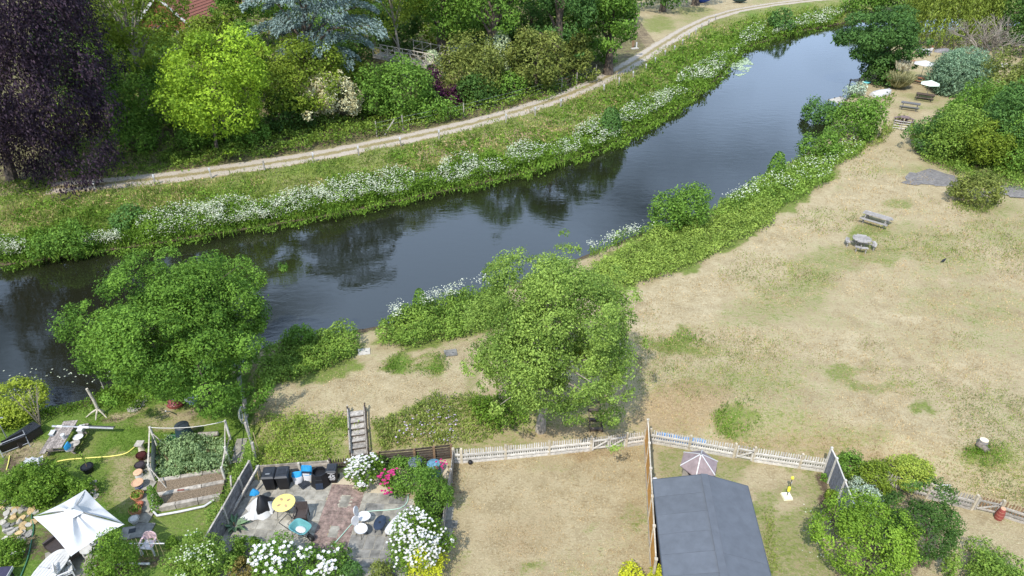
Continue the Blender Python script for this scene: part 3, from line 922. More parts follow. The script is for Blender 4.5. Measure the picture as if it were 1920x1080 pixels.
# --- far gardens beyond the towpath
tree('beech_tree', 'huge weeping purple beech with near-black foliage at the left edge of the picture', (-165, 186, -230, 394), G_PURPLE, (24, 342),
     lf=2.8, cover=5.5, nc=190, cr=0.17, low=-0.97, shell=0.5, sprigs=0.3, flat=1.25, hang=1.1, ratio=0.45, r0=0.4)
tree('conifer_tree', 'dark green conifer behind the purple beech beside the tall open oak', (62, 172, -120, 60), G_DARK, (112, 150), style='cedar', lf=2.8, cover=3, tiers=10)
tree('oak_tree', 'tall open-crowned tree with bare grey trunks showing between purple beech and house', (132, 350, -120, 165), G_YEL, (282, 235), lf=2.7, cover=2.4, nc=50, cr=0.26, r0=0.45, bark=BARKP, limbs=16)
tree('garden_tree', 'mid green garden tree just right of the purple beech tip', (150, 255, 45, 190), G_MID, (215, 225), lf=2.7, nc=30)
shrub('laurel_bush', 'dark green bush between the purple beech and the lime green tree', (198, 352, 128, 276), G_MID, lf=2.6, nc=34, ratio=0.5)
tree('maple_tree', 'bright lime green tree standing out among the darker garden trees', (303, 498, 58, 272), G_LIME, (408, 288), lf=3.1, cover=3.0, nc=60, cr=0.28, low=-0.9, r0=0.16)
tree('garden_tree', 'green garden tree behind the lime tree and below the brick house', (330, 480, 28, 120), G_YEL, (400, 160), lf=2.7, nc=34)
tree('garden_tree', 'dark green tree between the brick house and the blue cedar', (395, 480, -60, 60), G_MID, (440, 120), lf=2.7, nc=30)
tree('cedar_tree', 'blue-grey cedar with wide layered branches', (445, 738, -150, 120), G_CEDAR, (568, 190), style='cedar', lf=2.6, cover=3.4, tiers=7, r0=0.5, ratio=0.24)
tree('chestnut_tree', 'dense round yellow-green tree right of the lime tree under the cedar', (472, 655, 74, 215), G_YEL, (565, 228), lf=2.7, cover=3.4, nc=64, cr=0.27, low=-0.8)
shrub('round_bush', 'yellow-green bush between the dense round tree and the footbridge', (615, 702, 112, 196), G_YEL, lf=2.6)
shrub('laurel_bush', 'dark green bush below the dense round tree', (497, 592, 172, 256), G_DARK, lf=2.6)
shrub('flowering_shrub', 'cream white blossoming shrub among the green bushes above the towpath', (562, 676, 128, 254), G_CREAM, lf=2.6, cover=4.0, nc=40, cr=0.30, ratio=0.42)
shrub('green_shrub', 'mid green shrub right of the cream blossoming shrub', (668, 736, 132, 244), G_MID, lf=2.6)
shrub('green_shrub', 'green shrub below the wooden footbridge and left of the plum shrub', (712, 802, 112, 242), G_MID, lf=2.6, nc=32)
shrub('plum_shrub', 'tall dark plum coloured shrub, the larger of the pair', (786, 832, 138, 210), G_PLUM, lf=2.5)
shrub('plum_shrub', 'smaller dark plum coloured shrub just right of the tall plum one', (834, 866, 164, 206), G_PLUM, lf=2.5)
shrub('variegated_shrub', 'small pale variegated shrub directly above the plum shrub', (785, 838, 94, 158), G_VARI, style='cone', lf=2.5)
shrub('variegated_shrub', 'tall pale variegated conical shrub against the olive green yew', (888, 980, 58, 168), G_VARI, style='cone', lf=2.5)
shrub('yew_bush', 'broad olive green yew between the plum shrub and the variegated cone', (826, 948, 82, 198), G_OLIVE, lf=2.5, nc=40)
shrub('ivy_bush', 'dark ivy-covered bush at the foot of the variegated cone', (850, 930, 150, 208), G_DARK, lf=2.5)
shrub('ivy_bush', 'dark ivy-covered bush between the variegated cone and the olive hawthorns', (918, 990, 140, 190), G_MID, lf=2.5)
tree('hawthorn_tree', 'olive green hawthorn right of the variegated cone', (952, 1062, 52, 172), G_OLIVE, (1005, 172), lf=2.5, nc=40, cr=0.3)
tree('hawthorn_tree', 'olive green hawthorn beside the wire fence at the bend of the towpath', (1035, 1122, 66, 156), G_OLIVE, (1080, 150), lf=2.5, nc=40, cr=0.3)
shrub('ivy_bush', 'dark green bush under the hawthorns along the wire fence', (985, 1050, 126, 176), G_DARK, lf=2.5)
tree('ash_tree', 'tall tree with a bare grey trunk in front of the wooden footbridge', (640, 805, -110, 78), G_YEL, (756, 148), lf=2.7, cover=2.6, nc=44, r0=0.22, bark=BARKP)
tree('lime_tree', 'tall green tree behind the right end of the footbridge', (775, 885, -110, 98), G_MID, (830, 130), lf=2.7, nc=44)
tree('lime_tree', 'tall green tree above the variegated cone', (862, 990, -110, 88), G_MID, (925, 150), lf=2.7, nc=44)
tree('poplar_tree', 'tall fine-leaved tree left of the dense tree at the path bend', (975, 1118, -110, 108), G_ALDER, (1045, 150), lf=2.6, nc=52, cr=0.26)
tree('horse_chestnut_tree', 'dense dark green tree overhanging the dry grass at the path bend', (1088, 1200, -75, 112), G_MID, (1140, 140), lf=3.0, nc=54, cr=0.27, low=-0.9)
for q, lab in (((560, 700, -160, 30), 'tall green tree behind the top of the cedar'),):
    tree('garden_tree', lab, q, G_MID, ((q[0] + q[1]) / 2, 70), lf=3, nc=34)
for i, (q, lab) in enumerate((((1185, 1300, -120, 22), 'dark tree on the far field edge, left one'), ((1262, 1345, -140, 2), 'dark tree on the far field edge, right one'))):
    tree('dark_tree', lab, q, G_DARK, ((q[0] + q[1]) / 2, 22 - 12 * i), lf=3, nc=36)
shrub('laurel_bush', 'dark green bush under the cedar left of the footbridge', (600, 705, 80, 130), G_DARK, lf=2.6)
shrub('laurel_bush', 'dark bush in the shade behind the footbridge', (860, 960, 20, 90), G_DARK, lf=2.6)

FILL = [((225, 335, 30, 165), G_MID, 'mid green tree filling the gap left of the lime green tree'), ((470, 570, -90, 60), G_MID, 'green tree behind the left side of the blue cedar'),
        ((585, 700, -70, 85), G_MID, 'green tree behind the right side of the blue cedar'), ((690, 790, -30, 92), G_DARK, 'dark tree behind the left railing of the footbridge'), ((790, 880, -40, 84), G_YEL, 'yellow-green tree behind the timber ramp'),
        ((868, 960, -20, 100), G_MID, 'green tree right of the timber ramp'), ((945, 1050, -30, 110), G_DARK, 'dark tree behind the olive hawthorns'), ((1030, 1120, -20, 120), G_MID, 'green tree between hawthorns and dense tree'),
        ((60, 165, 10, 190), G_DARK, 'dark tree behind the purple beech'), ((410, 500, 40, 150), G_MID, 'green tree between lime green tree and cedar'), ((1080, 1190, -120, 40), G_DARK, 'dark tree behind the dense tree at the path bend')]
for q, mm, lab in FILL:
    tree('garden_tree', lab, q, mm, k=1.05, lf=2.7, nc=40, cr=.32, low=-.95, cover=2.6, limbs=5)
for q, lab in (((430, 500, 215, 285), 'low green bush right of the lime green tree foot'),
               ((330, 420, 225, 290), 'low dark green bush under the lime green tree'), ((210, 300, 215, 290), 'low dark bush right of the purple beech'), ((770, 850, 180, 235), 'low green bush under the plum shrubs'), ((1090, 1150, 60, 130), 'green bush at the foot of the dense tree')):
    shrub('laurel_bush', lab, q, G_MID, lf=2.5)

# ivy bank along the back of the towpath
mass('ivy_bank', [(300, 300), (340, 268), (480, 235), (560, 225), (700, 215), (830, 185), (940, 190), (1100, 150), (1118, 140), (1112, 152), (1040, 182), (960, 206), (880, 222),
                  (760, 250), (640, 272), (520, 294), (400, 312), (330, 322)], 1.5, G_IVY, lf=2.6, cover=3.4, grass=0.06, freq=0.5, label='ivy and scrub along the back of the towpath')
mass('shaded_verge', [(-20, 345), (100, 340), (100, 368), (-20, 385)], .4, G_IVY, lf=2.3, cover=2.2, grass=.5, label='shaded rough grass beneath the purple beech where the towpath disappears')
mass('understorey', [(100, 330), (220, 262), (480, 215), (700, 110), (1000, 130), (1180, 20), (1180, -20), (100, -20)], 1.0, G_IVY, lf=3.0, cover=2.2, freq=0.4, label='shaded undergrowth beneath the garden trees')
mass('shaded_verge', [(110, 335), (200, 290), (330, 275), (345, 318), (230, 335)], 0.4, G_IVY, lf=2.4, cover=2.0, grass=0.5, label='shaded rough grass behind the towpath beside the purple beech')

# --- far bank verge between towpath and river
UP = [(0, 400), (60, 375), (100, 367), (300, 350), (500, 322), (600, 306), (700, 285), (800, 264), (900, 240), (1000, 212), (1060, 191), (1130, 160), (1190, 130), (1240, 96), (1280, 72), (1320, 52), (1400, 32), (1480, 18), (1590, 8)]
LO = [(1605, 40), (1590, 44), (1480, 66), (1400, 92), (1350, 148), (1280, 202), (1200, 248), (1120, 287), (1000, 324), (900, 348), (800, 369), (640, 404), (480, 430), (300, 459), (120, 485), (0, 502)]
def mixline(f):
    xs_ = np.arange(0, 1600, 40)
    u = np.array(UP); l = np.array(LO[::-1])
    return [(x, (1 - f) * np.interp(x, u[:, 0], u[:, 1]) + f * np.interp(x, l[:, 0], l[:, 1])) for x in xs_]
def patchy(P, q):
    return fbm(P[:, 0] * 0.28 + 3, P[:, 1] * 0.28) + 0.22 * rng.random(len(P)) > 0.61
mass('long_grass', UP + LO, 0.42, G_GRASS, lf=2.1, cover=1.6, grass=0.8, freq=0.6, label='long grass on the far bank between towpath and river')
mass('dry_grass', mixline(0.0) + mixline(0.65)[::-1], 0.42, G_DRY, lf=2.2, cover=.6, grass=0.9, freq=0.6, keep=lambda P, q: fbm(P[:, 0] * 0.2 + 11, P[:, 1] * 0.2 + 4) > 0.5, label='dry seeding grass on the far bank')
mass('bank_weeds', mixline(0.10) + mixline(0.75)[::-1], 0.5, G_RANK, lf=2.2, cover=2.0, grass=0.15, freq=0.8, keep=patchy, label='patches of green weeds on the far bank')
mass('waterside_weeds', mixline(0.62) + mixline(1.07)[::-1], 1.25, G_RANK, lf=2.4, cover=4.6, grass=0.35, freq=0.40, hmin=0.20, overhang=True, label='rank green weeds and reeds along the far water edge')
mass('verge_by_bend', [(1160, 175), (1240, 110), (1300, 78), (1420, 50), (1420, 70), (1340, 140), (1250, 205), (1150, 255)], 0.8, G_RANK, lf=2.5, cover=2.4, grass=0.3, freq=0.5, label='green weeds on the far bank at the bend')

UMB = [(20, 470, 40, 18), (215, 462, 60, 16), (345, 425, 85, 34), (430, 405, 60, 26), (510, 405, 26, 24), (570, 380, 50, 20), (650, 362, 60, 24), (735, 348, 46, 26), (860, 315, 38, 20),
       (985, 290, 38, 22), (1105, 245, 34, 14), (1128, 262, 14, 8), (1205, 205, 50, 18), (1240, 190, 24, 16), (1300, 140, 34, 14), (1335, 125, 28, 22), (1500, 45, 60, 9), (1410, 62, 26, 12), (1560, 30, 30, 8)]
UL = ['at the left edge of the picture', 'by the round grey-green bush on the far bank', 'in the broadest drift opposite the riverside tree', 'just left of the yellow weeds on the far bank',
      'in a narrow column beside yellow weeds', 'left of the tall reeds opposite the riverside tree', 'in the long drift above the dark water', 'ending the long drift, hanging to the water',
      'as a lone rounded clump above the tree reflection', 'as a rounded clump below the dry bank', 'left of the grey-green willow sapling', 'low by the water right of the willow sapling',
      'in the long drift below the towpath bend', 'at the right end of the drift below the bend', 'above the green weeds at the bend', 'beside the pale pond weed', 'along the far end of the river', 'right of the bend near the path posts', 'at the far end beside the round bush']
for (cx, cy, rx, ry), lab in zip(UMB, UL):
    th = np.linspace(0, 2 * np.pi, 18)[:-1]
    sl = -0.18 if cx < 1000 else -0.55
    poly = [(cx + rx * math.cos(a), cy + min(9, ry * .5) + ry * math.sin(a) + sl * rx * math.cos(a) * 0.75) for a in th]
    B = at(cx, cy)
    o = thing('cow_parsley', 'drift of white flowering cow parsley ' + lab, 'wildflowers', B, group='white cow parsley on the far bank')
    V, rnd, P = mass('f', poly, 1.2, G_RANK, lf=2.4, cover=2.4, grass=0.3, mesh_only=True, hmin=0.5)
    quads('foliage', V - B, rnd, G_RANK, o)
    sz = 1.15 * 1.875 / pxm(B)
    nh = int(polyarea(poly) / 3.516 * 1.1)
    V, rnd = heads(poly, nh, 1.05, sz, 0.46, 0.9)
    V2, rnd2 = heads(poly, nh // 2, 0.75, sz, 0.42, 0.9)
    h = quads('blossom', np.concatenate([V, V2]) - B, np.concatenate([rnd, rnd2]), G_UMBEL, o); h['kind'] = 'stuff'
V, rnd = heads(mixline(0.70) + mixline(0.99)[::-1], 13000, 0.75, 1.0, 0.56, 0.30)
c_ = V.mean(1, keepdims=True); V = c_ + (V - c_) * (1.05 * 1.875 / FPX * proj(c_[:, 0])[2])[:, None, None]
tag(quads('umbel_flowers', V, rnd, G_UMBEL), kind='stuff')
shrub('round_bush', 'small round grey-green bush on the far bank left of the flowers', (212, 272, 388, 434), G_ALDER, lf=2.4, nc=18)
shrub('elder_bush', 'spreading dark green bush at the far waterside on the left', (70, 165, 425, 492), G_MID, lf=2.4)
shrub('willow_sapling', 'feathery grey-green willow sapling on the far bank between white flowers', (1118, 1172, 200, 262), G_ALDER, lf=2.3, style='cone', ratio=0.3)
shrub('round_bush', 'dark green bush by the far end of the river', (1440, 1486, 22, 64), G_ALDER, lf=2.4)
shrub('round_bush', 'round green bush where the river ends at the top', (1585, 1640, -12, 38), G_MID, lf=2.4)

# --- near bank
mass('bramble_patch', [(482, 740), (492, 690), (530, 650), (560, 640), (610, 622), (640, 622), (674, 640), (672, 668), (640, 690), (580, 706), (530, 722), (498, 738)], 1.15, G_BRAMBLE, lf=2.4, cover=5.0,
     freq=0.6, hmin=0.4, label='bramble patch on the near bank right of the riverside tree')
mass('bramble_patch', [(712, 655), (716, 620), (760, 590), (850, 568), (940, 545), (960, 610), (905, 628), (850, 640), (780, 655)], 1.25, G_BRAMBLE, lf=2.4, cover=5.0, freq=0.6, hmin=0.35,
     label='bramble patch with white flowers left of the big centre tree')
shrub('sapling', 'small upright green sapling in the brambles by the water', (768, 808, 540, 602), G_MID, lf=2.3, style='cone')
shrub('sapling', 'light green sapling between riverside tree and bramble patch', (538, 582, 608, 660), G_MID, lf=2.3)
NET = [(1100, 510), (1180, 470), (1230, 440), (1340, 412), (1400, 395), (1470, 382), (1440, 430), (1380, 455), (1300, 500), (1220, 530), (1175, 540), (1130, 530)]
mass('nettle_bed', NET, 0.75, G_NETTLE, lf=2.2, cover=5.0, freq=0.7, hmin=0.55, label='even bed of green nettles along the near bank')
BW = [(1330, 412), (1345, 385), (1400, 360), (1450, 335), (1500, 305), (1545, 280), (1620, 275), (1612, 292), (1560, 315), (1556, 340), (1520, 362), (1470, 392), (1420, 405)]
mass('bank_weeds', BW, 1.0, G_BRAMBLE, lf=2.3, cover=4.4, grass=0.25, freq=0.6, hmin=0.35, label='mixed tall weeds on the near bank above the nettle bed')
for poly, lab, n, hh in (([(1095, 480), (1130, 455), (1200, 432), (1232, 430), (1225, 445), (1160, 468), (1110, 488)], 'hanging over the water right of the big centre tree', 700, 1.1),
                     ([(1345, 388), (1400, 358), (1480, 330), (1500, 345), (1440, 372), (1380, 398)], 'between the double bush and the upright bush on the near bank', 420, 1.1),
                     ([(1440, 352), (1500, 312), (1560, 310), (1558, 340), (1480, 372)], 'where the near bank narrows beyond the double bush', 420, 1.0),
                     ([(1540, 300), (1580, 272), (1620, 278), (1600, 300), (1555, 320)], 'beside the dry clearing under the waterside bushes', 160, 0.9),
                     ([(730, 612), (790, 575), (910, 545), (920, 560), (820, 590), (745, 625)], 'on the water edge left of the big centre tree', 900, 1.35)):
    B = at(*np.mean(poly, 0))
    o = thing('cow_parsley', 'white flowering cow parsley ' + lab, 'wildflowers', B, group='white cow parsley on the near bank')
    V, rnd, P = mass('f', poly, 1.1, G_BRAMBLE, lf=2.3, cover=2.0, grass=0.3, mesh_only=True, hmin=0.5)
    quads('foliage', V - B, rnd, G_BRAMBLE, o)
    V, rnd = heads(poly, int(n * 1.3), hh, 1.25 * 1.875 / pxm(B), 0.48, 0.8)
    h = quads('blossom', V - B, rnd, G_UMBEL, o); h['kind'] = 'stuff'
shrub('willow_bush', 'left half of the dark green double bush at the water edge', (1216, 1286, 360, 436), G_MID, lf=2.3, nc=36, low=-0.8, k=.85)
shrub('willow_bush', 'right and taller half of the dark green double bush at the water edge', (1258, 1334, 346, 434), G_MID, lf=2.3, nc=36, low=-0.8, k=.85)
shrub('willow_bush', 'narrow upright green bush on the near bank', (1434, 1478, 284, 350), G_MID, lf=2.4, style='cone')
shrub('willow_bush', 'round green bush near the end of the mown clearing', (1508, 1568, 244, 306), G_MID, lf=2.4, nc=24)
shrub('alder_bush', 'large green waterside bush beside the picnic clearing', (1545, 1652, 180, 276), G_MID, lf=2.5, nc=46, cr=0.32)
shrub('alder_bush', 'dark green bush leaning over the water left of the large one', (1508, 1580, 190, 262), G_ALDER, lf=2.5)
mass('long_grass', [(1600, 276), (1665, 235), (1700, 215), (1668, 262), (1610, 290)], 0.5, G_GRASS, lf=2.3, cover=2.4, grass=0.6, label='long grass by the gate to the picnic clearing')
mass('long_grass', [(1640, 190), (1680, 178), (1672, 196), (1650, 205)], 0.6, G_RANK, lf=2.3, cover=2.4, grass=0.5, label='green weeds beside the upturned white boat')
tree('alder_tree', 'broad dark green alder with bare lower stems beside the river bend', (1580, 1724, 8, 146), G_ALDER, (1652, 150), lf=2.5, cover=5, nc=90, cr=0.24, low=-0.8, limbs=14, flat=0.6)
tree('willow_tree', 'weeping willow with long yellow-green hanging branches', (1718, 1888, -150, 90), G_WILLOW, (1815, 82), style='weep', lf=2.5, cover=8, ns=1100, ln=4.5, zmin=-0.95)
tree('dark_tree', 'dark green tree in the top right corner beyond the willow', (1868, 2010, -110, 84), G_DARK, (1930, 90), lf=2.7, nc=44)
tree('garden_tree', 'green tree behind the alder at the top of the river', (1640, 1745, -60, 40), G_MID, (1690, 40), lf=2.7, nc=34)
shrub('willow_bush', 'round blue-grey willow bush beside the picnic clearing', (1748, 1854, 90, 194), G_BLUE, lf=2.4, nc=90, cr=0.28, cover=9, low=-0.8, ratio=0.35)
for q, lab, mm in (((1706, 1800, 210, 302), 'dense green hedge bush left of the others by the grey bench', G_ALDER), ((1770, 1900, 150, 300), 'dense mid green hedge tree behind the bench hedge', G_MID),
                   ((1838, 2000, 100, 280), 'tall olive hedge tree at the right edge below the willow', G_OLIVE), ((1790, 1905, 225, 338), 'dark green hedge bush beside the worn tarmac', G_YEL),
                   ((1870, 2010, 220, 350), 'green hedge bush at the right edge beside the tarmac', G_MID)):
    shrub('hedge_bush', lab, q, mm, lf=2.1, nc=80, cr=0.25, cover=3.2, sprigs=.35)
shrub('hawthorn_bush', 'lone dark bush on the dry grass near the tarmac', (1785, 1868, 320, 396), G_OLIVE, lf=2.3, nc=26)

# --- big trees of the foreground
tree('poplar_tree', 'big pale green bushy tree in the middle beside the dry meadow', (882, 1206, 452, 808), G_CENTRE, (1013, 806), egg=.18, lf=2.4, cover=4.2, nc=240, cr=0.17, low=-0.8, shell=0.45, sprigs=0.35, bark=BARKP, r0=0.24, limbs=26)
tree('maple_tree', 'large green riverside tree in front of the dark water', (172, 516, 464, 768), G_OAK, (392, 758), egg=.12, lf=2.5, cover=6.0, nc=190, cr=0.21, low=-0.95, shell=0.3, sprigs=0.5, r0=0.28, limbs=18)
mass('tree_undergrowth', [(880, 760), (960, 740), (990, 770), (985, 806), (930, 822), (890, 800)], 1.1, G_RANK, lf=2.4, cover=3.2, freq=0.6, hmin=0.3, label='leafy suckers under the big centre tree')
mass('bank_weeds', [(700, 800), (800, 750), (890, 742), (940, 780), (930, 822), (860, 835), (760, 840), (710, 850)], 0.55, G_GRASS, lf=2.2, cover=2.2, grass=0.35, freq=0.7, label='weedy bank with mauve flowers behind the garden fence',
     keep=lambda P, q: fbm(P[:, 0] * 0.4 + 5, P[:, 1] * 0.4) + 0.2 * rng.random(len(P)) > 0.44)
mass('bank_weeds', [(488, 790), (650, 775), (656, 868), (484, 884)], 0.42, leafmat('bank_grass', (.062, .112, .014), (.27, .345, .062), .35), lf=2.1, cover=2.4, grass=0.35, freq=0.8, ragged=14, keep=lambda P, q: fbm(P[:, 0] * 0.7 + 5, P[:, 1] * 0.7) + 0.25 * rng.random(len(P)) > 0.46, label='weedy green bank left of the steps')
V, rnd = heads([(760, 800), (840, 770), (860, 800), (860, 840), (740, 845)], 90, 0.5, 0.085, 0.4, 0.8)
tag(quads('mauve_flowers', V, rnd, P_LILAC), kind='stuff')
for q in ([(1335, 790), (1360, 760), (1415, 755), (1420, 800), (1390, 830), (1345, 820)], [(1800, 845), (1860, 830), (1890, 860), (1830, 878)], [(722, 672), (750, 664), (772, 682), (765, 700), (725, 698)],
          [(782, 672), (820, 666), (840, 675), (835, 696), (792, 700)], [(1225, 640), (1290, 625), (1330, 642), (1270, 658)]):
    mass('grass_tuft', q, 0.28, G_RANK, lf=1.9, cover=1.5, grass=0.7, freq=1.2, ragged=10, keep=lambda P, q: fbm(P[:, 0] * 1.1, P[:, 1] * 1.1) + 0.3 * rng.random(len(P)) > 0.55, label='tussocks of greener grass on the dry meadow')
mass('waterside_weeds', [(-60, 790), (0, 760), (90, 765), (215, 738), (300, 715), (310, 735), (220, 762), (100, 785), (-60, 815)], 0.6, G_RANK, lf=2.2, cover=2.6, grass=0.6, freq=0.8, label='long green grass on the garden water edge')
mass('waterside_weeds', [(200, 745), (280, 730), (300, 750), (250, 775), (205, 770)], 0.8, G_RANK, lf=2.3, cover=2.6, grass=0.35, freq=0.8, label='leafy weeds round the dead branch at the water edge')

# tufts over the parched meadow and lawns
MEAD = [(1190, 560), (1300, 520), (1440, 440), (1560, 340), (1640, 270), (1700, 300), (1690, 350), (1800, 400), (1960, 400), (1960, 960), (1820, 930), (1700, 880), (1600, 890), (1545, 870), (1380, 845), (1215, 820), (1190, 700)]
mass('dry_tufts', MEAD, .13, G_DRY, lf=1.5, cover=.30, grass=.9, freq=1.0, label='tufts of dead grass over the dry meadow', keep=lambda P, q: fbm(P[:, 0] * .35, P[:, 1] * .45) + .3 * rng.random(len(P)) > .58)
mass('green_tufts', MEAD, .12, G_GRASS, lf=1.5, cover=.55, grass=.8, freq=1.0, label='greener tufts scattered through the dry meadow', keep=lambda P, q: fbm(P[:, 0] * .16 + 3, P[:, 1] * .22 + 8, 4) + .22 * rng.random(len(P)) > .66)
mass('dry_tufts', [(852, 872), (1205, 842), (1222, 1090), (830, 1090)], .09, G_DRY, lf=1.4, cover=.3, grass=.9, freq=1.2, label='tufts of dead grass on the dry rectangular lawn', keep=lambda P, q: fbm(P[:, 0] * .6, P[:, 1] * .6) + .3 * rng.random(len(P)) > .6)
mass('dry_tufts', [(500, 760), (640, 700), (900, 640), (900, 720), (700, 780), (500, 785)], .09, G_DRY, lf=1.4, cover=.25, grass=.9, freq=1.2, label='tufts of dead grass on the dry riverside strip', keep=lambda P, q: fbm(P[:, 0] * .6, P[:, 1] * .6) + .3 * rng.random(len(P)) > .6)
mass('lawn_grass', [(-20, 800), (200, 760), (300, 770), (450, 770), (470, 900), (300, 880), (200, 990), (170, 870), (-20, 860)], .09, G_RANK, lf=1.4, cover=.5, grass=.95, freq=1.0, label='longer blades over the left lawn', keep=lambda P, q: fbm(P[:, 0] * .5, P[:, 1] * .5) + .2 * rng.random(len(P)) > .58)
shrub('alder_bush', 'dark undergrowth round the stems of the broad alder', (1612, 1680, 110, 166), G_DARK, lf=2.4)
shrub('laurel_bush', 'dark green bush at the right edge behind the dead tree', (1868, 1990, 24, 118), G_DARK, lf=2.5)
shrub('round_bush', 'pale flowering bush at the water edge below the timber jetty', (1584, 1622, 158, 186), G_SILVER, lf=2.3)

for q, lab, mm in (((1735, 1850, 195, 325), 'green hedge bush filling the middle of the hedge behind the bench', G_BRAMBLE), ((1820, 1945, 165, 335), 'tall green hedge bush between tarmac and blue-grey willow', G_ALDER)):
    shrub('hedge_bush', lab, q, mm, lf=2.1, nc=80, cr=.25, cover=3.0, sprigs=.35)
mass('hedge_skirt', [(1702, 240), (1712, 285), (1740, 305), (1790, 332), (1850, 350), (1930, 356), (1930, 320), (1800, 290), (1740, 255)], 1.1, G_BRAMBLE, lf=2.1, cover=3.2, grass=.25, freq=.6, label='weeds and low growth round the foot of the hedge')
mass('long_grass', [(1775, 385), (1800, 400), (1850, 402), (1872, 388), (1850, 380), (1800, 378)], .35, G_GRASS, lf=2.0, cover=1.8, grass=.8, label='long grass round the foot of the lone bush')
mass('dry_tufts', [(1690, 348), (1740, 318), (1800, 330), (1800, 352), (1740, 352)], .12, G_DRY, lf=1.6, cover=.8, grass=.8, label='dry grass growing over the worn tarmac', keep=lambda P, q: fbm(P[:, 0] * .9, P[:, 1] * .9) > .52)

# ------------------------------------------------------------------ man-made things: materials
W_GREY = mat('weathered_wood', (0.33, 0.30, 0.26), 0.85, 0.35, 6, 0.4, grain=(1, 1, 6))
W_PALE = mat('pale_weathered_wood', (0.50, 0.45, 0.37), 0.85, 0.22, 5, 0.3)
W_RAIL = mat('silvered_rail_wood', (0.52, 0.49, 0.44), 0.85, 0.2, 5, 0.3)
W_POST = mat('sandy_post_wood', (0.45, 0.39, 0.29), 0.85, 0.22, 5, 0.3)
W_DARK = mat('dark_stained_wood', (0.075, 0.056, 0.042), 0.8, 0.4, 6, 0.4)
W_BROWN = mat('brown_wood', (0.20, 0.125, 0.070), 0.8, 0.35, 6, 0.4)
W_ORANGE = mat('orange_stained_boards', (0.46, 0.235, 0.055), 0.75, 0.25, 5, 0.3)
W_TABLE = mat('grey_table_wood', (0.29, 0.265, 0.24), 0.85, 0.3, 8, 0.4)
W_SLEEP = mat('sleeper_wood', (0.36, 0.32, 0.27), 0.9, 0.35, 4, 0.5)
W_SLATE = mat('blue_grey_boards', (0.17, 0.18, 0.21), 0.8, 0.25, 5, 0.3)
CONC = mat('pale_concrete', (0.42, 0.39, 0.34), 0.9, 0.2, 7, 0.4)
STONE = mat('paving_stone', (0.235, 0.215, 0.175), 0.9, 0.26, 2.6, 0.35, c2=(0.29, 0.27, 0.225))
STONED = mat('dark_paving_stone', (0.155, 0.148, 0.13), 0.9, 0.30, 2.4, 0.35, c2=(0.21, 0.20, 0.18))
MORTAR = mat('paving_joint', (0.30, 0.27, 0.21), 0.95, 0.3, 8)
BRICKP = mat('worn_pink_brick', (0.185, 0.130, 0.112), 0.9, 0.35, 5, 0.3, c2=(0.27, 0.19, 0.16))
GRAVEL = mat('cream_gravel', (0.56, 0.47, 0.33), 0.95, 0.3, 60, 0.8)
ROCK = mat('garden_rock', (0.34, 0.31, 0.26), 0.9, 0.3, 3, 0.6)
BLACK = mat('black_plastic', (0.010, 0.010, 0.012), 0.5, 0.25, 4)
BLKLID = mat('dark_grey_plastic', (0.020, 0.023, 0.029), 0.55, 0.25, 4)
NAVY = mat('dark_blue_plastic', (0.022, 0.034, 0.060), 0.35, 0.2, 4)
COMPG = mat('grey_blue_plastic', (0.050, 0.065, 0.085), 0.5, 0.2, 4)
COMPT = mat('teal_blue_plastic', (0.045, 0.115, 0.165), 0.5, 0.2, 4)
GREENP = mat('green_plastic', (0.02, 0.14, 0.05), 0.5, 0.2, 4)
TEAL = mat('pale_teal_plastic', (0.095, 0.265, 0.265), 0.4, 0.12, 4)
WHITE = mat('white_plastic', (0.54, 0.53, 0.53), 0.45, 0.06, 4)
CANVAS = mat('white_canvas', (0.52, 0.515, 0.505), 0.8, 0.05, 3, 0.1)
GREYW = mat('grey_white_table', (0.52, 0.51, 0.49), 0.6, 0.12, 4)
PINKP = mat('faded_pink_plastic', (0.66, 0.46, 0.47), 0.5, 0.08, 4)
YELLOW = mat('yellow_table_paint', (0.72, 0.58, 0.17), 0.5, 0.06, 4)
YHOSE = mat('yellow_hose', (0.74, 0.66, 0.17), 0.5, 0.08, 4)
GHOSE = mat('pale_green_hose', (0.36, 0.52, 0.42), 0.5, 0.1, 4)
DHOSE = mat('dark_green_hose', (0.05, 0.16, 0.09), 0.5, 0.1, 4)
YBRIGHT = mat('bright_yellow_plastic', (0.75, 0.66, 0.06), 0.45, 0.06, 4)
CREAMP = mat('cream_plastic', (0.74, 0.72, 0.52), 0.5, 0.06, 4)
RATTAN = mat('dark_rattan', (0.055, 0.042, 0.038), 0.7, 0.35, 40, 0.8)
TERRA = mat('terracotta', (0.44, 0.20, 0.095), 0.85, 0.2, 5, 0.2)
TERRAP = mat('pale_terracotta', (0.55, 0.34, 0.21), 0.85, 0.15, 5, 0.2)
MAROON = mat('maroon_glaze', (0.060, 0.016, 0.014), 0.25, 0.2, 4)
DGLAZE = mat('dark_glaze', (0.045, 0.035, 0.04), 0.3, 0.2, 4)
BGLAZE = mat('blue_glaze', (0.02, 0.05, 0.20), 0.25, 0.2, 4)
SOIL = mat('dark_soil', (0.10, 0.070, 0.045), 0.98, 0.6, 26, 0.9, c2=(0.20, 0.15, 0.10))
METAL = mat('grey_metal', (0.38, 0.38, 0.38), 0.45, 0.12, 5, metal=0.6)
DMETAL = mat('dark_metal', (0.045, 0.045, 0.045), 0.5, 0.2, 5, metal=0.4)
RUST = mat('rusty_rod', (0.20, 0.12, 0.075), 0.8, 0.3, 12)
CANE = mat('bamboo_cane', (0.50, 0.40, 0.20), 0.7, 0.25, 8)
FELT = mat('grey_roof_felt', (0.096, 0.106, 0.122), 0.85, 0.09, 2.2, 0.15)
FELTD = mat('felt_edge', (0.060, 0.073, 0.090), 0.85, 0.1, 3)
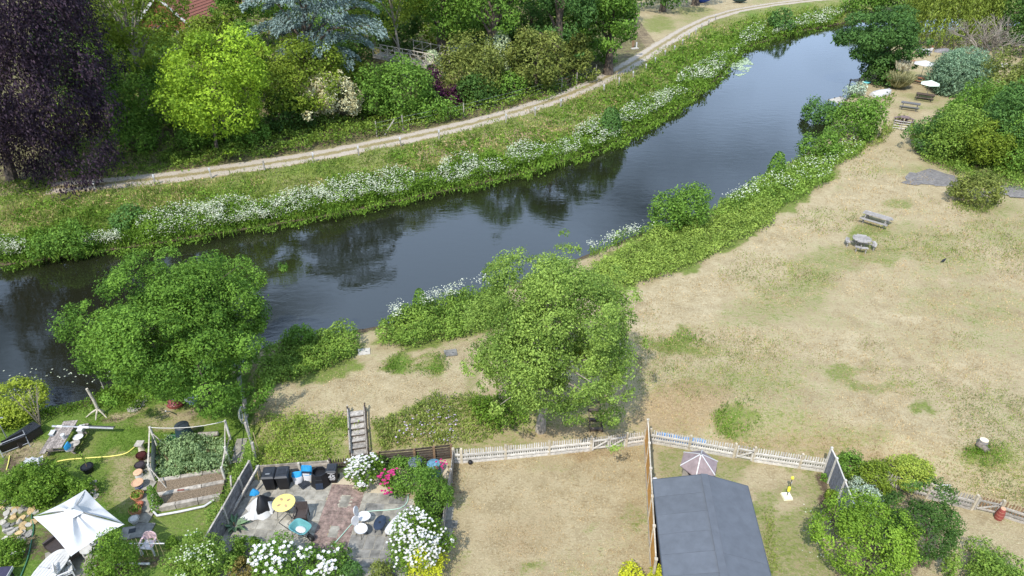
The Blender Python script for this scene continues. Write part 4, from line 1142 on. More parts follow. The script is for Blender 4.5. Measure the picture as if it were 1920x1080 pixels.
MAUVE = mat('mauve_shingle', (0.25, 0.195, 0.195), 0.8, 0.16, 4)
TARPB = mat('blue_bag_plastic', (0.03, 0.28, 0.55), 0.4, 0.2, 5)
TRAMP = mat('pale_blue_sheet', (0.16, 0.33, 0.56), 0.5, 0.2, 3)
RUBBER = mat('black_rubber', (0.012, 0.012, 0.012), 0.7, 0.2, 5)
BRICK = mat('red_house_brick', (0.27, 0.085, 0.050), 0.9, 0.3, 12, 0.3)
TILE = mat('red_roof_tile', (0.24, 0.090, 0.060), 0.9, 0.3, 9, 0.4)
GLASS = mat('window_glass', (0.04, 0.05, 0.06), 0.06, 0.1, 2, spec=0.6)
TARMAC = mat('worn_tarmac', (0.165, 0.152, 0.140), 0.95, 0.3, 5, 0.4)
KAYAK = mat('turquoise_hull', (0.12, 0.45, 0.48), 0.35, 0.1, 4)
ROPE = mat('pale_rope', (0.60, 0.58, 0.52), 0.8, 0.12, 10)
REDC = mat('brick_red_plastic', (0.24, 0.055, 0.045), 0.5, 0.15, 5)
SKIN = mat('skin', (0.50, 0.30, 0.22), 0.6, 0.06, 4)
HAIR = mat('brown_hair', (0.06, 0.03, 0.02), 0.6, 0.2, 9)
JEANS = mat('dark_cloth', (0.05, 0.05, 0.07), 0.8, 0.2, 9)
BIRDM = mat('black_feather', (0.012, 0.012, 0.014), 0.5, 0.2, 9)

def gdir(a, b):
    """bearing on the ground from survey point a to b"""
    A, B = at(*a), at(*b)
    return math.atan2(B[1] - A[1], B[0] - A[0])
UP3 = Vector((0, 0, 1))

# ------------------------------------------------------------------ towpath posts
def post_part(o, h=0.95):
    MB().box((0, 0, h * 0.38), (0.13, 0.13, h * 0.80)).build('post', W_GREY, o)
    MB().box((0, 0, h * 0.88), (0.155, 0.155, h * 0.24)).box((0, 0, h * 1.0 + 0.006), (0.11, 0.11, 0.03)).build('white_top', WHITE, o)
ORD = 'leftmost,second,third,fourth,fifth,sixth,seventh,eighth,ninth,tenth,eleventh,twelfth,thirteenth,fourteenth,fifteenth,sixteenth,seventeenth,eighteenth,nineteenth,twentieth,twenty-first,twenty-second,rightmost'.split(',')
TP = [(180, 361), (292, 348), (397, 335), (588, 306), (673, 293), (752, 276), (823, 262), (949, 231), (1003, 217), (1051, 202), (1132, 174), (1160, 161), (1187, 148), (1211, 134), (1228, 122), (1246, 108),
      (1264, 99), (1279, 87), (1291, 75), (1304, 66), (1315, 56), (1328, 48), (1341, 39)]
first = None
for i, q in enumerate(TP):
    P = at(*q)
    if first is None:
        first = thing('path_post', 'short white-topped timber post between towpath and long grass', 'post', P, group='white-topped posts along the towpath')
        post_part(first)
    else:
        c = copy_tree(first); c.location = P
    (first if i == 0 else c)['label'] = 'short white-topped towpath post, ' + (ORD[i] if i in (0, 22) else ORD[i] + ' from the left') + ' of its row'
    (first if i == 0 else c).rotation_euler = (rng.normal() * 0.04, rng.normal() * 0.04, 0.3)
P = at(497, 322)
o = thing('path_post', 'dull grey towpath post without a white top', 'post', P); MB().box((0, 0, 0.45), (0.13, 0.13, 0.95)).build('post', W_GREY, o)
MB().box((0, 0, 0.95), (0.15, 0.15, 0.06)).build('post_cap', W_GREY, o)
FP = [(707, 258), (756, 246), (870, 222), (1053, 172), (1081, 160), (1099, 152), (1117, 146)]
o = thing('wire_fence', 'thin wire fence on grey stakes in front of the ivy bank by the towpath', 'fence', at(*FP[0]))
O = np.array(o.location)
tops = []
for q in FP:
    P = at(*q) - O
    MB().box((P[0], P[1], P[2] + 0.8), (0.09, 0.09, 1.7)).build('stake', W_GREY, o); tops.append(P)
for hz in (0.5, 1.0, 1.45):
    MB().tube([p + np.array([0, 0, hz]) for p in tops], 0.008, 4).build('wire', METAL, o)
P = at(737, 254); 
o = thing('leaning_stake', 'grey stake leaning against the ivy bank beside the towpath', 'stake', P)
MB().bar((-0.9, 0, -0.05), (0.2, 0.3, 1.5), 0.09).build('pole', W_GREY, o); MB().box((0.0, 0.24, 1.2), (0.12, 0.1, 0.1)).build('pole_tip', W_PALE, o)

# ------------------------------------------------------------------ picket fences and gates
def fence_run(o, A, B, h, pitch=0.115, rails=(0.30, 0.62), front=-1, mp=W_RAIL, mr=W_RAIL, board=True, pw=0.065, base=0.0):
    """pickets, rails and gravel board between ground points A and B (local to o); rails stand on the near side"""
    A = Vector(A); B = Vector(B)
    d = B - A; ln = math.hypot(d.x, d.y); ang = math.atan2(d.y, d.x)
    n = Vector((-math.sin(ang), math.cos(ang), 0))
    key = ('picket', round(h, 2), mp.name, pw)
    if key not in _cache:
        k = pw / 2
        _cache[key] = MB().add([(-k, -.011, .06), (k, -.011, .06), (k, -.011, h - .05), (0, -.011, h), (-k, -.011, h - .05),
                                (-k, .011, .06), (k, .011, .06), (k, .011, h - .05), (0, .011, h), (-k, .011, h - .05)],
                               [(0, 1, 2, 3, 4), (9, 8, 7, 6, 5), (0, 5, 6, 1), (1, 6, 7, 2), (2, 7, 8, 3), (3, 8, 9, 4), (4, 9, 5, 0)]).mesh('picket', mp)
    m = int(ln / pitch)
    for i in range(m):
        p = A + d * ((i + 0.5) / m)
        put('picket', _cache[key], o, p + n * 0.016, (0, rng.normal() * 0.012, ang), (1, 1, 1 + rng.normal() * 0.02))
    for rz_ in rails:
        MB().bar(A + UP3 * (h * rz_ + base) - n * 0.032, B + UP3 * (h * rz_ + base) - n * 0.032, 0.055, 0.11).build('rail', mr, o)
    if board: MB().bar(A + UP3 * 0.07 - n * 0.03, B + UP3 * 0.07 - n * 0.03, 0.035, 0.14).build('gravel_board', mr, o)
_cache = {}
def fpost(o, P, h, m=W_POST, w=0.12):
    MB().box((P[0], P[1], P[2] + h / 2 - 0.05), (w, w, h + 0.1)).box((P[0], P[1], P[2] + h + 0.005), (w * 0.8, w * 0.8, 0.03)).build('fence_post', m, o)
def gate(name, label, A, B, h, m1, m2, dark=None):
    A = Vector(A); B = Vector(B)
    d = B - A; ln = math.hypot(d.x, d.y); ang = math.atan2(d.y, d.x)
    o = thing(name, label, 'gate', A, ang)
    dz = d.z
    k = int(ln / 0.115)
    for i in range(k):
        f = (i + 0.5) / k
        MB().box((ln * f, 0.012, h * 0.5 + 0.04 + dz * f), (0.075, 0.02, h * 0.92)).build('picket', m1, o)
    for zz in (0.22, 0.78): MB().bar((0.03, -0.03, h * zz), (ln - 0.03, -0.03, h * zz + dz), 0.05, 0.085).build('rail', m2, o)
    MB().bar((0.08, -0.075, h * 0.24), (ln - 0.08, -0.075, h * 0.76 + dz), 0.035, 0.08).build('brace', m2, o)
    for x in (0.03, ln - 0.03): MB().box((x, -0.03, h * 0.5 + 0.02), (0.07, 0.055, h * 0.9)).build('stile', m2, o)
    MB().box((ln - 0.08, -0.075, h * 0.78), (0.16, 0.02, 0.03)).build('latch', DMETAL, o)
    return o

PL = [at(*q) for q in ((851, 869), (866, 870), (948, 863), (1029, 855), (1107, 847))]
o = thing('picket_fence', 'pale picket fence along the far side of the dry rectangular lawn', 'fence', PL[0])
for i in range(len(PL) - 1): fence_run(o, PL[i] - PL[0], PL[i + 1] - PL[0], 0.92)
for P in PL: fpost(o, P - PL[0], 0.98)
PG = [at(*q) for q in ((1107, 847), (1140, 843.5), (1173, 840), (1207, 835))]
gate('garden_gate', 'left leaf of the double picket gate in the dry lawn fence', PG[0] + np.array([0.07, 0, 0]), PG[1], 0.9, W_GREY, W_RAIL)
g2 = gate('garden_gate', 'right leaf of the double picket gate in the dry lawn fence', PG[1] + np.array([0.04, 0, 0]), PG[2] - np.array([0.06, 0, 0]), 0.9, W_GREY, W_RAIL)
o = thing('picket_fence', 'short picket fence piece between the double gate and the orange fence', 'fence', PG[2])
fence_run(o, (0, 0, 0), PG[3] - PG[2], 0.92); fpost(o, (0, 0, 0), 0.98); fpost(o, PG[3] - PG[2], 0.98)

PR = [at(*q) for q in ((1217, 832), (1291, 845), (1374, 860))]
o = thing('picket_fence', 'pale picket fence behind the little playhouse with a blue sheet behind it', 'fence', PR[0])
for i in range(2): fence_run(o, PR[i] - PR[0], PR[i + 1] - PR[0], 0.92)
for P in PR: fpost(o, P - PR[0], 0.98)
PQ = [at(*q) for q in ((1376, 861), (1410, 867), (1497, 880), (1543, 887))]
gate('garden_gate', 'small picket gate with one diagonal brace right of the playhouse', PQ[0] + np.array([0.05, 0, 0]), PQ[1] - np.array([0.05, 0, 0]), 0.9, W_GREY, W_RAIL)
o = thing('picket_fence', 'pale picket fence from the playhouse gate to the slate grey fence', 'fence', PQ[1])
for i in (1, 2): fence_run(o, PQ[i] - PQ[1], PQ[i + 1] - PQ[1], 0.92)
for P in PQ[1:]: fpost(o, P - PQ[1], 0.98)
# the blue sheet lying behind the fence
A, B = at(1232, 833), at(1326, 848)
o = thing('blue_sheet', 'blue plastic sheet rolled up behind the pickets above the playhouse', 'sheet', A)
d = B - A
MB().tube([(d[0] * f, d[1] * f + 0.30 + 0.05 * math.sin(f * 9), d[2] * f + 0.18) for f in np.linspace(0, 1, 9)], [0.2, 0.24, 0.22, 0.25, 0.21, 0.25, 0.22, 0.24, 0.18], 8).build('roll', TRAMP, o, smooth=True)
MB().tube([(d[0] * f, d[1] * f + 0.30, d[2] * f + 0.18) for f in (0.30, 0.33)], 0.27, 8).build('tie', WHITE, o)

# orange stained panels between the lawn and the shed
OA, OB = at(1208, 836), at(1221, 1100)
o = thing('panel_fence', 'orange stained board fence between the dry lawn and the grey shed', 'fence', OA)
d = Vector(OB - OA); ln = d.length; npan = 5; ang = math.atan2(d.y, d.x)
nrm = Vector((-math.sin(ang), math.cos(ang), 0))
for i in range(npan + 1):
    p = d * (i / npan)
    MB().box((p.x, p.y, 0.85), (0.10, 0.10, 1.78), ang).build('fence_post', W_POST, o)
    MB().box((p.x, p.y, 1.77), (0.13, 0.13, 0.04), ang).build('post_cap', W_PALE, o)
bm = MB().box((0, 0, 0), ((ln / npan - 0.12), 0.022, 0.155)).mesh('board', W_ORANGE)
for i in range(npan):
    p = d * ((i + 0.5) / npan)
    MB().box((p.x, p.y, 0.14), (ln / npan - 0.11, 0.05, 0.26), ang).build('gravel_board', CONC, o)
    for k in range(9):
        put('board', bm, o, p + UP3 * (0.35 + k * 0.155) + nrm * (0.005 * (k % 2)), (0, 0, ang))
    MB().box((p.x, p.y, 1.72), (ln / npan - 0.11, 0.06, 0.03), ang).build('capping', W_PALE, o)

# slate grey panels at the right of the shed garden
SA = [at(*q) for q in ((1543, 888), (1552, 908), (1567, 950), (1590, 1012))]
o = thing('panel_fence', 'slate grey board fence running from the picket fence past the bark bed', 'fence', SA[0])
for P in SA:
    P = P - SA[0]; MB().box((P[0], P[1], 0.85), (0.10, 0.10, 1.78)).build('fence_post', W_RAIL, o)
for i in range(len(SA) - 1):
    A, B = Vector(SA[i] - SA[0]), Vector(SA[i + 1] - SA[0]); d = B - A; ang = math.atan2(d.y, d.x); nb = max(3, int(d.length / 0.15))
    for k in range(nb):
        p = A + d * ((k + 0.5) / nb)
        MB().box((p.x, p.y, 0.84), (d.length / nb * 0.94, 0.02 + 0.012 * (k % 2), 1.56), ang).build('board', W_SLATE, o)
    MB().bar(A + UP3 * 1.64, B + UP3 * 1.64, 0.06, 0.04).build('capping', W_RAIL, o)

# right-hand back fence and gate
PB = [at(*q) for q in ((1600, 902), (1655, 914), (1735, 936), (1819, 958))]
o = thing('picket_fence', 'picket fence half hidden by shrubs at the right-hand garden', 'fence', PB[0])
for i in range(3): fence_run(o, PB[i] - PB[0], PB[i + 1] - PB[0], 0.9, mp=W_BROWN if i < 1 else W_GREY, mr=W_GREY, board=(i == 2))
for P in PB: fpost(o, P - PB[0], 0.98)
PC_ = [at(*q) for q in ((1820, 958), (1867, 968), (1925, 984), (2010, 1006))]
gate('garden_gate', 'brown wooden picket gate in the right-hand garden fence', PC_[0] + np.array([0.08, 0, 0]), PC_[1] - np.array([0.08, 0, 0]), 0.9, W_BROWN, W_GREY)
o = thing('picket_fence', 'picket fence right of the brown gate reaching the picture edge', 'fence', PC_[1])
for i in (1, 2): fence_run(o, PC_[i] - PC_[1], PC_[i + 1] - PC_[1], 0.9, mp=W_BROWN, mr=W_GREY)
for P in PC_[1:]: fpost(o, P - PC_[1], 0.98)
P = at(1871, 972)
o = thing('striped_planter', 'brick red ribbed urn standing by the brown gate', 'urn', P)
for k, (a, b) in enumerate(((0.17, 0.19), (0.19, 0.18), (0.18, 0.15), (0.15, 0.11))):
    MB().lathe([(a, k * 0.17), (b, k * 0.17 + 0.15)], 14).build('rib', REDC, o, smooth=True)
    MB().lathe([(b * 0.97, k * 0.17 + 0.15), (b * 0.97, k * 0.17 + 0.17)], 14).build('band', TERRAP, o)
P = at(1738, 928)
o = thing('wire_crate', 'white wire frame leaning on the pickets among the shrubs', 'frame', P)
for a, b in (((0, 0, .1), (0.9, 0, .1)), ((0, 0, .6), (0.9, 0, .6)), ((0, 0, .1), (0, 0, .6)), ((0.9, 0, .1), (0.9, 0, .6)), ((.45, 0, .1), (.45, 0, .6))):
    MB().bar(a, b, 0.035).build('bar', WHITE, o)

# ------------------------------------------------------------------ grey shed and playhouse
FLp, FRp, RGp = plane(1225, 900, 2.15), plane(1401, 912, 2.15), plane(1321, 893, 2.72)
e1 = Vector((FRp - FLp)[:2]); wid = e1.length; ang = math.atan2(e1.y, e1.x)
o = thing('garden_shed', 'large garden shed with grey felt pitched roof beside the orange fence', 'shed', (FLp[0], FLp[1], 0), ang)
rgx = (Vector(RGp[:2]) - Vector(FLp[:2])).dot(e1.normalized()); LEN = 8.0
def slope(x0, x1, z0, z1, y0, y1, name, m, lift=0.0, th=0.035):
    return MB().add([(x0, y0, z0 + lift), (x1, y0, z1 + lift), (x1, y1, z1 + lift), (x0, y1, z0 + lift),
              (x0, y0, z0 + lift - th), (x1, y0, z1 + lift - th), (x1, y1, z1 + lift - th), (x0, y1, z0 + lift - th)],
             [(3, 2, 1, 0), (4, 5, 6, 7), (0, 1, 5, 4), (1, 2, 6, 5), (2, 3, 7, 6), (3, 0, 4, 7)]).build(name, m, o)
ZE, ZR = 2.15, 2.72
for i in range(8):
    y1, y0 = -i * 0.98 - (0.009 if i else 0), -(i + 1) * 0.98
    slope(-0.02, rgx, ZE, ZR, y0, y1, 'felt_strip', FELT, 0.014)
for i in range(2):
    y1, y0 = -i * 4.0 - (0.008 if i else 0), -(i + 1) * 4.0
    slope(rgx, wid + 0.02, ZR, ZE, y0, y1, 'felt_strip', FELT, 0.014)
slope(0, rgx, ZE, ZR, -8.1, -.02, 'roof_deck', FELTD, -0.024); slope(rgx, wid, ZR, ZE, -8.1, -.02, 'roof_deck', FELTD, -0.024)
MB().bar((rgx, 0.01, ZR + 0.03), (rgx, -LEN, ZR + 0.03), 0.30, 0.014).build('ridge_felt', FELT, o)
for x in (-0.03, wid + 0.03): MB().box((x, -LEN / 2, ZE - 0.05), (0.03, LEN, 0.14)).build('eaves_board', FELTD, o)
m_ = MB(); 
for (xa, za), (xb, zb) in (((-0.02, ZE - 0.05), (rgx, ZR - 0.05)), ((rgx, ZR - 0.05), (wid + 0.02, ZE - 0.05))): MB().bar((xa, 0.02, za), (xb, 0.02, zb), 0.03, 0.13).build('bargeboard', FELTD, o)
for x in (0.18, wid - 0.18): 
    for k in range(14): MB().box((x, -LEN / 2, 0.08 + k * 0.148), (0.03 + 0.008 * (k % 2), LEN - 0.4, 0.145)).build('wall_board', W_DARK, o)
MB().add([(0.18, -0.2, 0), (wid - 0.18, -0.2, 0), (wid - 0.18, -0.2, ZE - 0.02), (rgx, -0.2, ZR - 0.09), (0.18, -0.2, ZE - 0.02)], [(4, 3, 2, 1, 0)]).build('end_wall', W_DARK, o)
# things squeezed between shed and orange fence
P = plane(1228, 912, 0.9)
o = thing('stored_bundle', 'white and blue bundle wedged between orange fence and shed corner', 'bundle', (P[0] - 0.05, P[1], 0))
MB().box((0, 0.1, 0.5), (0.26, 0.35, 1.0)).build('crate', NAVY, o)
MB().lathe([(0.02, 1.0), (0.15, 1.02), (0.17, 1.2), (0.12, 1.4), (0.03, 1.46)], 9).build('white_bag', WHITE, o, smooth=True)
MB().lathe([(0.03, 0), (0.14, 0.02), (0.13, 0.95), (0.03, 1.0)], 9, c=(0.0, -0.4, 0)).build('blue_roll', BGLAZE, o, smooth=True)

C = plane(1311, 868, 1.75)
o = thing('playhouse', 'small wooden playhouse with six-sided mauve roof and round holes behind the shed', 'playhouse', (C[0], C[1], 0), R(8))
RW, RRf = 0.74, 0.92
hexa = [(math.cos(k * math.pi / 3 + R(-60)), math.sin(k * math.pi / 3 + R(-60))) for k in range(6)]
for k in range(6):
    a, b = hexa[k], hexa[(k + 1) % 6]
    ea = (b[0] - a[0], b[1] - a[1]); aa = math.atan2(ea[1], ea[0]); nb = 5
    for j in range(nb):
        f = (j + 0.5) / nb
        MB().box(((a[0] + ea[0] * f) * RW, (a[1] + ea[1] * f) * RW, 0.85), (RW / nb * 0.94, 0.022 + 0.006 * (j % 2), 1.7), aa).build('plank', W_GREY, o)
    MB().add([(0, 0, 2.32), (a[0] * RRf, a[1] * RRf, 1.70), (b[0] * RRf, b[1] * RRf, 1.70), (0, 0, 2.27), (a[0] * RRf, a[1] * RRf, 1.65), (b[0] * RRf, b[1] * RRf, 1.65)],
             [(0, 1, 2), (5, 4, 3), (1, 4, 5, 2), (0, 3, 4, 1), (2, 5, 3, 0)]).build('roof_panel', MAUVE, o)
    MB().bar((0, 0, 2.345), (a[0] * RRf * 1.01, a[1] * RRf * 1.01, 1.715), 0.045, 0.025).build('ridge_strip', WHITE, o)
    mx_, my_ = (a[0] + b[0]) / 2 * RW * 1.022, (a[1] + b[1]) / 2 * RW * 1.022
    if my_ < -0.2:
        q = MB().lathe([(0.0, -.008), (0.085, -.008), (0.085, .008), (0.0, .008)], 14); w_ = q.build('round_hole', BLACK, o)
        w_.rotation_euler = (R(90), 0, aa); w_.location = (mx_, my_ , 1.48)
MB().lathe([(0.05, 2.31), (0.05, 2.37), (0.02, 2.42)], 8).build('finial', METAL, o)

# ------------------------------------------------------------------ patio
PA, PBv = at(622, 915), at(593, 992)
v_ = Vector((PA - PBv)[:2]).normalized(); u_ = Vector((v_.y, -v_.x))
pang = math.atan2(u_.y, u_.x)
PO = Vector((PBv[0], PBv[1]))
def puv(px, py):
    P = at(px, py); q = Vector(P[:2]) - PO
    return q.dot(u_), q.dot(v_)
corners = [puv(*q) for q in ((478, 902), (640, 888), (680, 925), (840, 935), (838, 1000), (760, 1100), (420, 1100), (398, 1035))]
umin, umax = min(c[0] for c in corners), max(c[0] for c in corners); vmin, vmax = min(c[1] for c in corners), max(c[1] for c in corners)
ppx = [(474, 905), (625, 893), (680, 928), (842, 945), (838, 1010), (770, 1110), (430, 1130), (396, 1040), (440, 960)]
mb = MB(); mb.v = [(*(at(*q)[:2]), 0.006) for q in ppx]; mb.f = [tuple(range(len(ppx)))[::-1]]
patio = tag(mb.build('patio', MORTAR), kind='structure')
if patio.data.polygons[0].normal.z < 0: patio.data.flip_normals()
_slab = {}
bw = abs(puv(683, 928)[0] - puv(622, 915)[0])
def inp(u, v):
    P = PO + u_ * u + v_ * v
    x, y, _ = proj(np.array([P.x, P.y, 0.0]))
    return bool(inpoly(np.array([x]), np.array([y]), ppx)[0])
v = vmin; r_ = 0
while v < vmax:
    h = random.choice((0.45, 0.6, 0.6, 0.75)); u = umin - random.random() * 0.5
    while u < umax:
        w = random.choice((0.45, 0.6, 0.6, 0.75, 0.9))
        for lo, hi in ((0.0, bw),):
            pass
        a, b = u, u + w
        u += w
        if b > 0 and a < bw:                       # the brick strip runs through here
            if a < -0.12: b = 0.0
            elif b > bw + 0.12: a = bw
            else: continue
        if b - a < 0.12 or not inp((a + b) / 2, v + h / 2): continue
        key = (round(b - a, 2), h)
        mat_ = STONED if ((a > bw and random.random() < 0.62) or random.random() < 0.12) else STONE
        kk = key + (mat_.name,)
        if kk not in _slab: _slab[kk] = MB().box((0, 0, 0), (b - a - 0.022, h - 0.022, 0.05)).mesh('paving_slab', mat_)
        P = PO + u_ * ((a + b) / 2) + v_ * (v + h / 2)
        put('paving_slab', _slab[kk], patio, (P.x, P.y, -0.008 + rng.normal() * 0.003), (rng.normal() * 0.004, rng.normal() * 0.004, pang))
    v += h
bk = MB(); vv = vmin
ins = [puv(647, 943), puv(626, 998)]
j = 0
while vv < puv(640, 914)[1]:
    uu_ = (0.0 if j % 2 else -0.05)
    while uu_ < bw - 0.05:
        a, b = max(uu_, 0.0), min(uu_ + 0.215, bw)
        c = ((a + b) / 2, vv + 0.05)
        if not any(abs(c[0] - i[0]) < 0.25 and abs(c[1] - i[1]) < 0.36 for i in ins):
            P = PO + u_ * c[0] + v_ * c[1]
            bk.box((P.x, P.y, -0.012 + rng.normal() * 0.004), (b - a - 0.012, 0.093, 0.06), pang)
        uu_ += 0.215
    vv += 0.105; j += 1
tag(bk.build('brickwork', BRICKP, patio), kind='stuff')
for i in ins:
    P = PO + u_ * i[0] + v_ * i[1]
    put('paving_slab', MB().box((0, 0, 0), (0.42, 0.62, 0.05)).mesh('paving_slab', STONE), patio, (P.x, P.y, -0.005), (0, 0, pang))
gpx = [(625, 893), (655, 884), (705, 880), (838, 866), (842, 900), (800, 905), (715, 930), (680, 928), (640, 914), (622, 912)]
mb = MB(); mb.v = [(*(at(*q)[:2]), 0.012) for q in gpx]; mb.f = [tuple(range(len(gpx)))[::-1]]
gr_ = tag(mb.build('gravel_strip', GRAVEL), kind='structure')
if gr_.data.polygons[0].normal.z < 0: gr_.data.flip_normals()

# patio back fence: low boards, dark pickets, dark boards
def board_fence(label, pts, h, nb, m, mp, gap=0.012, name='board_fence', posts=True, cap=None):
    Q = [at(*q) for q in pts]
    o = thing(name, label, 'fence', Q[0])
    for i in range(len(Q) - 1):
        A, B = Vector(Q[i] - Q[0]), Vector(Q[i + 1] - Q[0]); bh = h / nb
        for k in range(nb):
            zz = UP3 * (bh * (k + 0.5) + 0.03)
            dd = (B - A).normalized() * 0.01
            n = Vector((-dd.y, dd.x, 0)).normalized() * (0.010 * (k % 2))
            MB().bar(A + zz + n + dd, B + zz + n - dd, 0.03, bh - gap).build('board', m, o)
        if cap: MB().bar(A + UP3 * (h + 0.05), B + UP3 * (h + 0.05), 0.07, 0.03).build('capping', cap, o)
    if posts:
        for P in Q:
            P = P - Q[0]; MB().box((P[0], P[1] - 0.06, P[2] + h / 2), (0.11, 0.11, h + 0.16)).build('fence_post', mp, o)
    return o
board_fence('low weathered board fence behind the black wheelie bins', ((488, 893), (565, 887), (620, 883)), 0.62, 4, W_SLEEP, W_PALE)
Q = [at(*q) for q in ((622, 884), (668, 879), (712, 876))]
o = thing('picket_fence', 'short dark brown picket fence beside the bin numbered 45', 'fence', Q[0])
for i in range(2): fence_run(o, Q[i] - Q[0], Q[i + 1] - Q[0], 0.72, mp=W_DARK, mr=W_DARK, board=False, front=1)
for P in Q: fpost(o, P - Q[0], 0.8, W_DARK, 0.1)
board_fence('dark brown slatted fence behind the two compost barrels', ((713, 876), (780, 870), (816, 866), (848, 862)), 0.98, 6, W_DARK, W_BROWN, gap=0.05)
board_fence('grey weathered fence on the left edge of the dry lawn', ((851, 868), (847, 905), (838, 955), (832, 1000)), 0.85, 5, W_GREY, W_GREY)

# leaning boundary panels on the left of the patio
LF = [(399, 1044), (430, 985), (460, 932), (478, 900)]
o = board_fence('grey weathered panel fence with ivy along its top beside the patio', LF, 1.22, 7, mat('grey_panel_board', (0.155, 0.145, 0.14), 0.9, 0.35, 5, 0.4), W_GREY, name='panel_fence', cap=W_GREY)
P = at(448, 955)
o = thing('prop_pole', 'long grey timber propped against the ivy-topped panel fence', 'pole', P)
MB().bar((-0.3, -0.9, 0.0), (0.75, 1.5, 1.25), 0.09).build('timber', W_GREY, o)
MB().bar((-0.4, 0.35, 0.05), (-0.42, 0.9, 1.2), 0.07).build('strut', W_GREY, o)

# ------------------------------------------------------------------ garden steps up the bank
A, B = at(675, 857), at(670, 778)
d = Vector(B - A); ang = math.atan2(d.y, d.x) - math.pi / 2; ln = math.hypot(d.x, d.y)
o = thing('garden_steps', 'weathered wooden steps with low side rails climbing the grassy bank', 'steps', A, ang)
ns = 7; W2 = 0.34
for i in range(ns):
    y0 = ln * i / ns; z0 = 0.93 * (i + 1) / ns + (float(A[2]) * 0)
    MB().box((0, y0 + ln / ns / 2, z0), (W2 * 2, ln / ns * 1.02, 0.05)).build('tread', W_GREY, o)
    MB().box((0, y0 + 0.01, z0 - 0.09), (W2 * 2, 0.03, 0.14)).build('riser', W_DARK, o)
for s in (-1, 1):
    MB().bar((s * (W2 + 0.05), -0.05, 0.10), (s * (W2 + 0.05), ln + 0.2, 1.0), 0.06, 0.2).build('stringer', W_GREY, o)
    MB().bar((s * (W2 + 0.11), 0.0, 0.38), (s * (W2 + 0.11), ln + 0.2, 1.26), 0.06, 0.08).build('handrail', W_DARK if s > 0 else W_GREY, o)
    for f in (0.02, 0.5, 1.0): MB().box((s * (W2 + 0.11), ln * f, 0.16 + 0.9 * f), (0.08, 0.08, 0.55)).build('post', W_DARK, o)
A = at(1118, 808)
o = thing('garden_steps', 'short dark wooden steps in the bank right of the centre tree', 'steps', A)
for i in range(5): MB().box((0, 0.55 * i, 0.16 * i + 0.10), (0.62, 0.16, 0.14)).build('tread', W_DARK, o)
for s in (-1, 1): MB().bar((s * 0.33, -0.1, 0.02), (s * 0.33, 2.5, 0.78), 0.05, 0.12).build('stringer', W_DARK, o)

# stone edge of the landing stage and small slabs
A, B = at(676, 641), at(716, 629)
o = thing('landing_edge', 'pale concrete edge of the riverbank between the two bramble patches', 'kerb', (A[0], A[1], WATER))
d = B - A
for i in range(4):
    MB().bar((d[0] * (i + .02) / 4, d[1] * (i + .02) / 4, 0.75), (d[0] * (i + .98) / 4, d[1] * (i + .98) / 4, 0.75), 0.4, 0.9).build('kerb_stone', CONC, o)
for q, lab, m_, sz in (((683, 662), 'small grey concrete slab on the grass by the riverbank edge', CONC, (0.7, 0.6)), ((845, 664), 'dark square cover lying on the dry grass left of the centre tree', STONED, (0.75, 0.6))):
    P = at(*q); o = thing('ground_slab', lab, 'slab', P); MB().box((0, 0, 0.02), (*sz, 0.08), 0.2).build('slab', m_, o)
    MB().box((sz[0] * 0.2, 0, 0.062), (0.12, 0.04, 0.012), 0.2).build('lifting_slot', BLKLID, o)

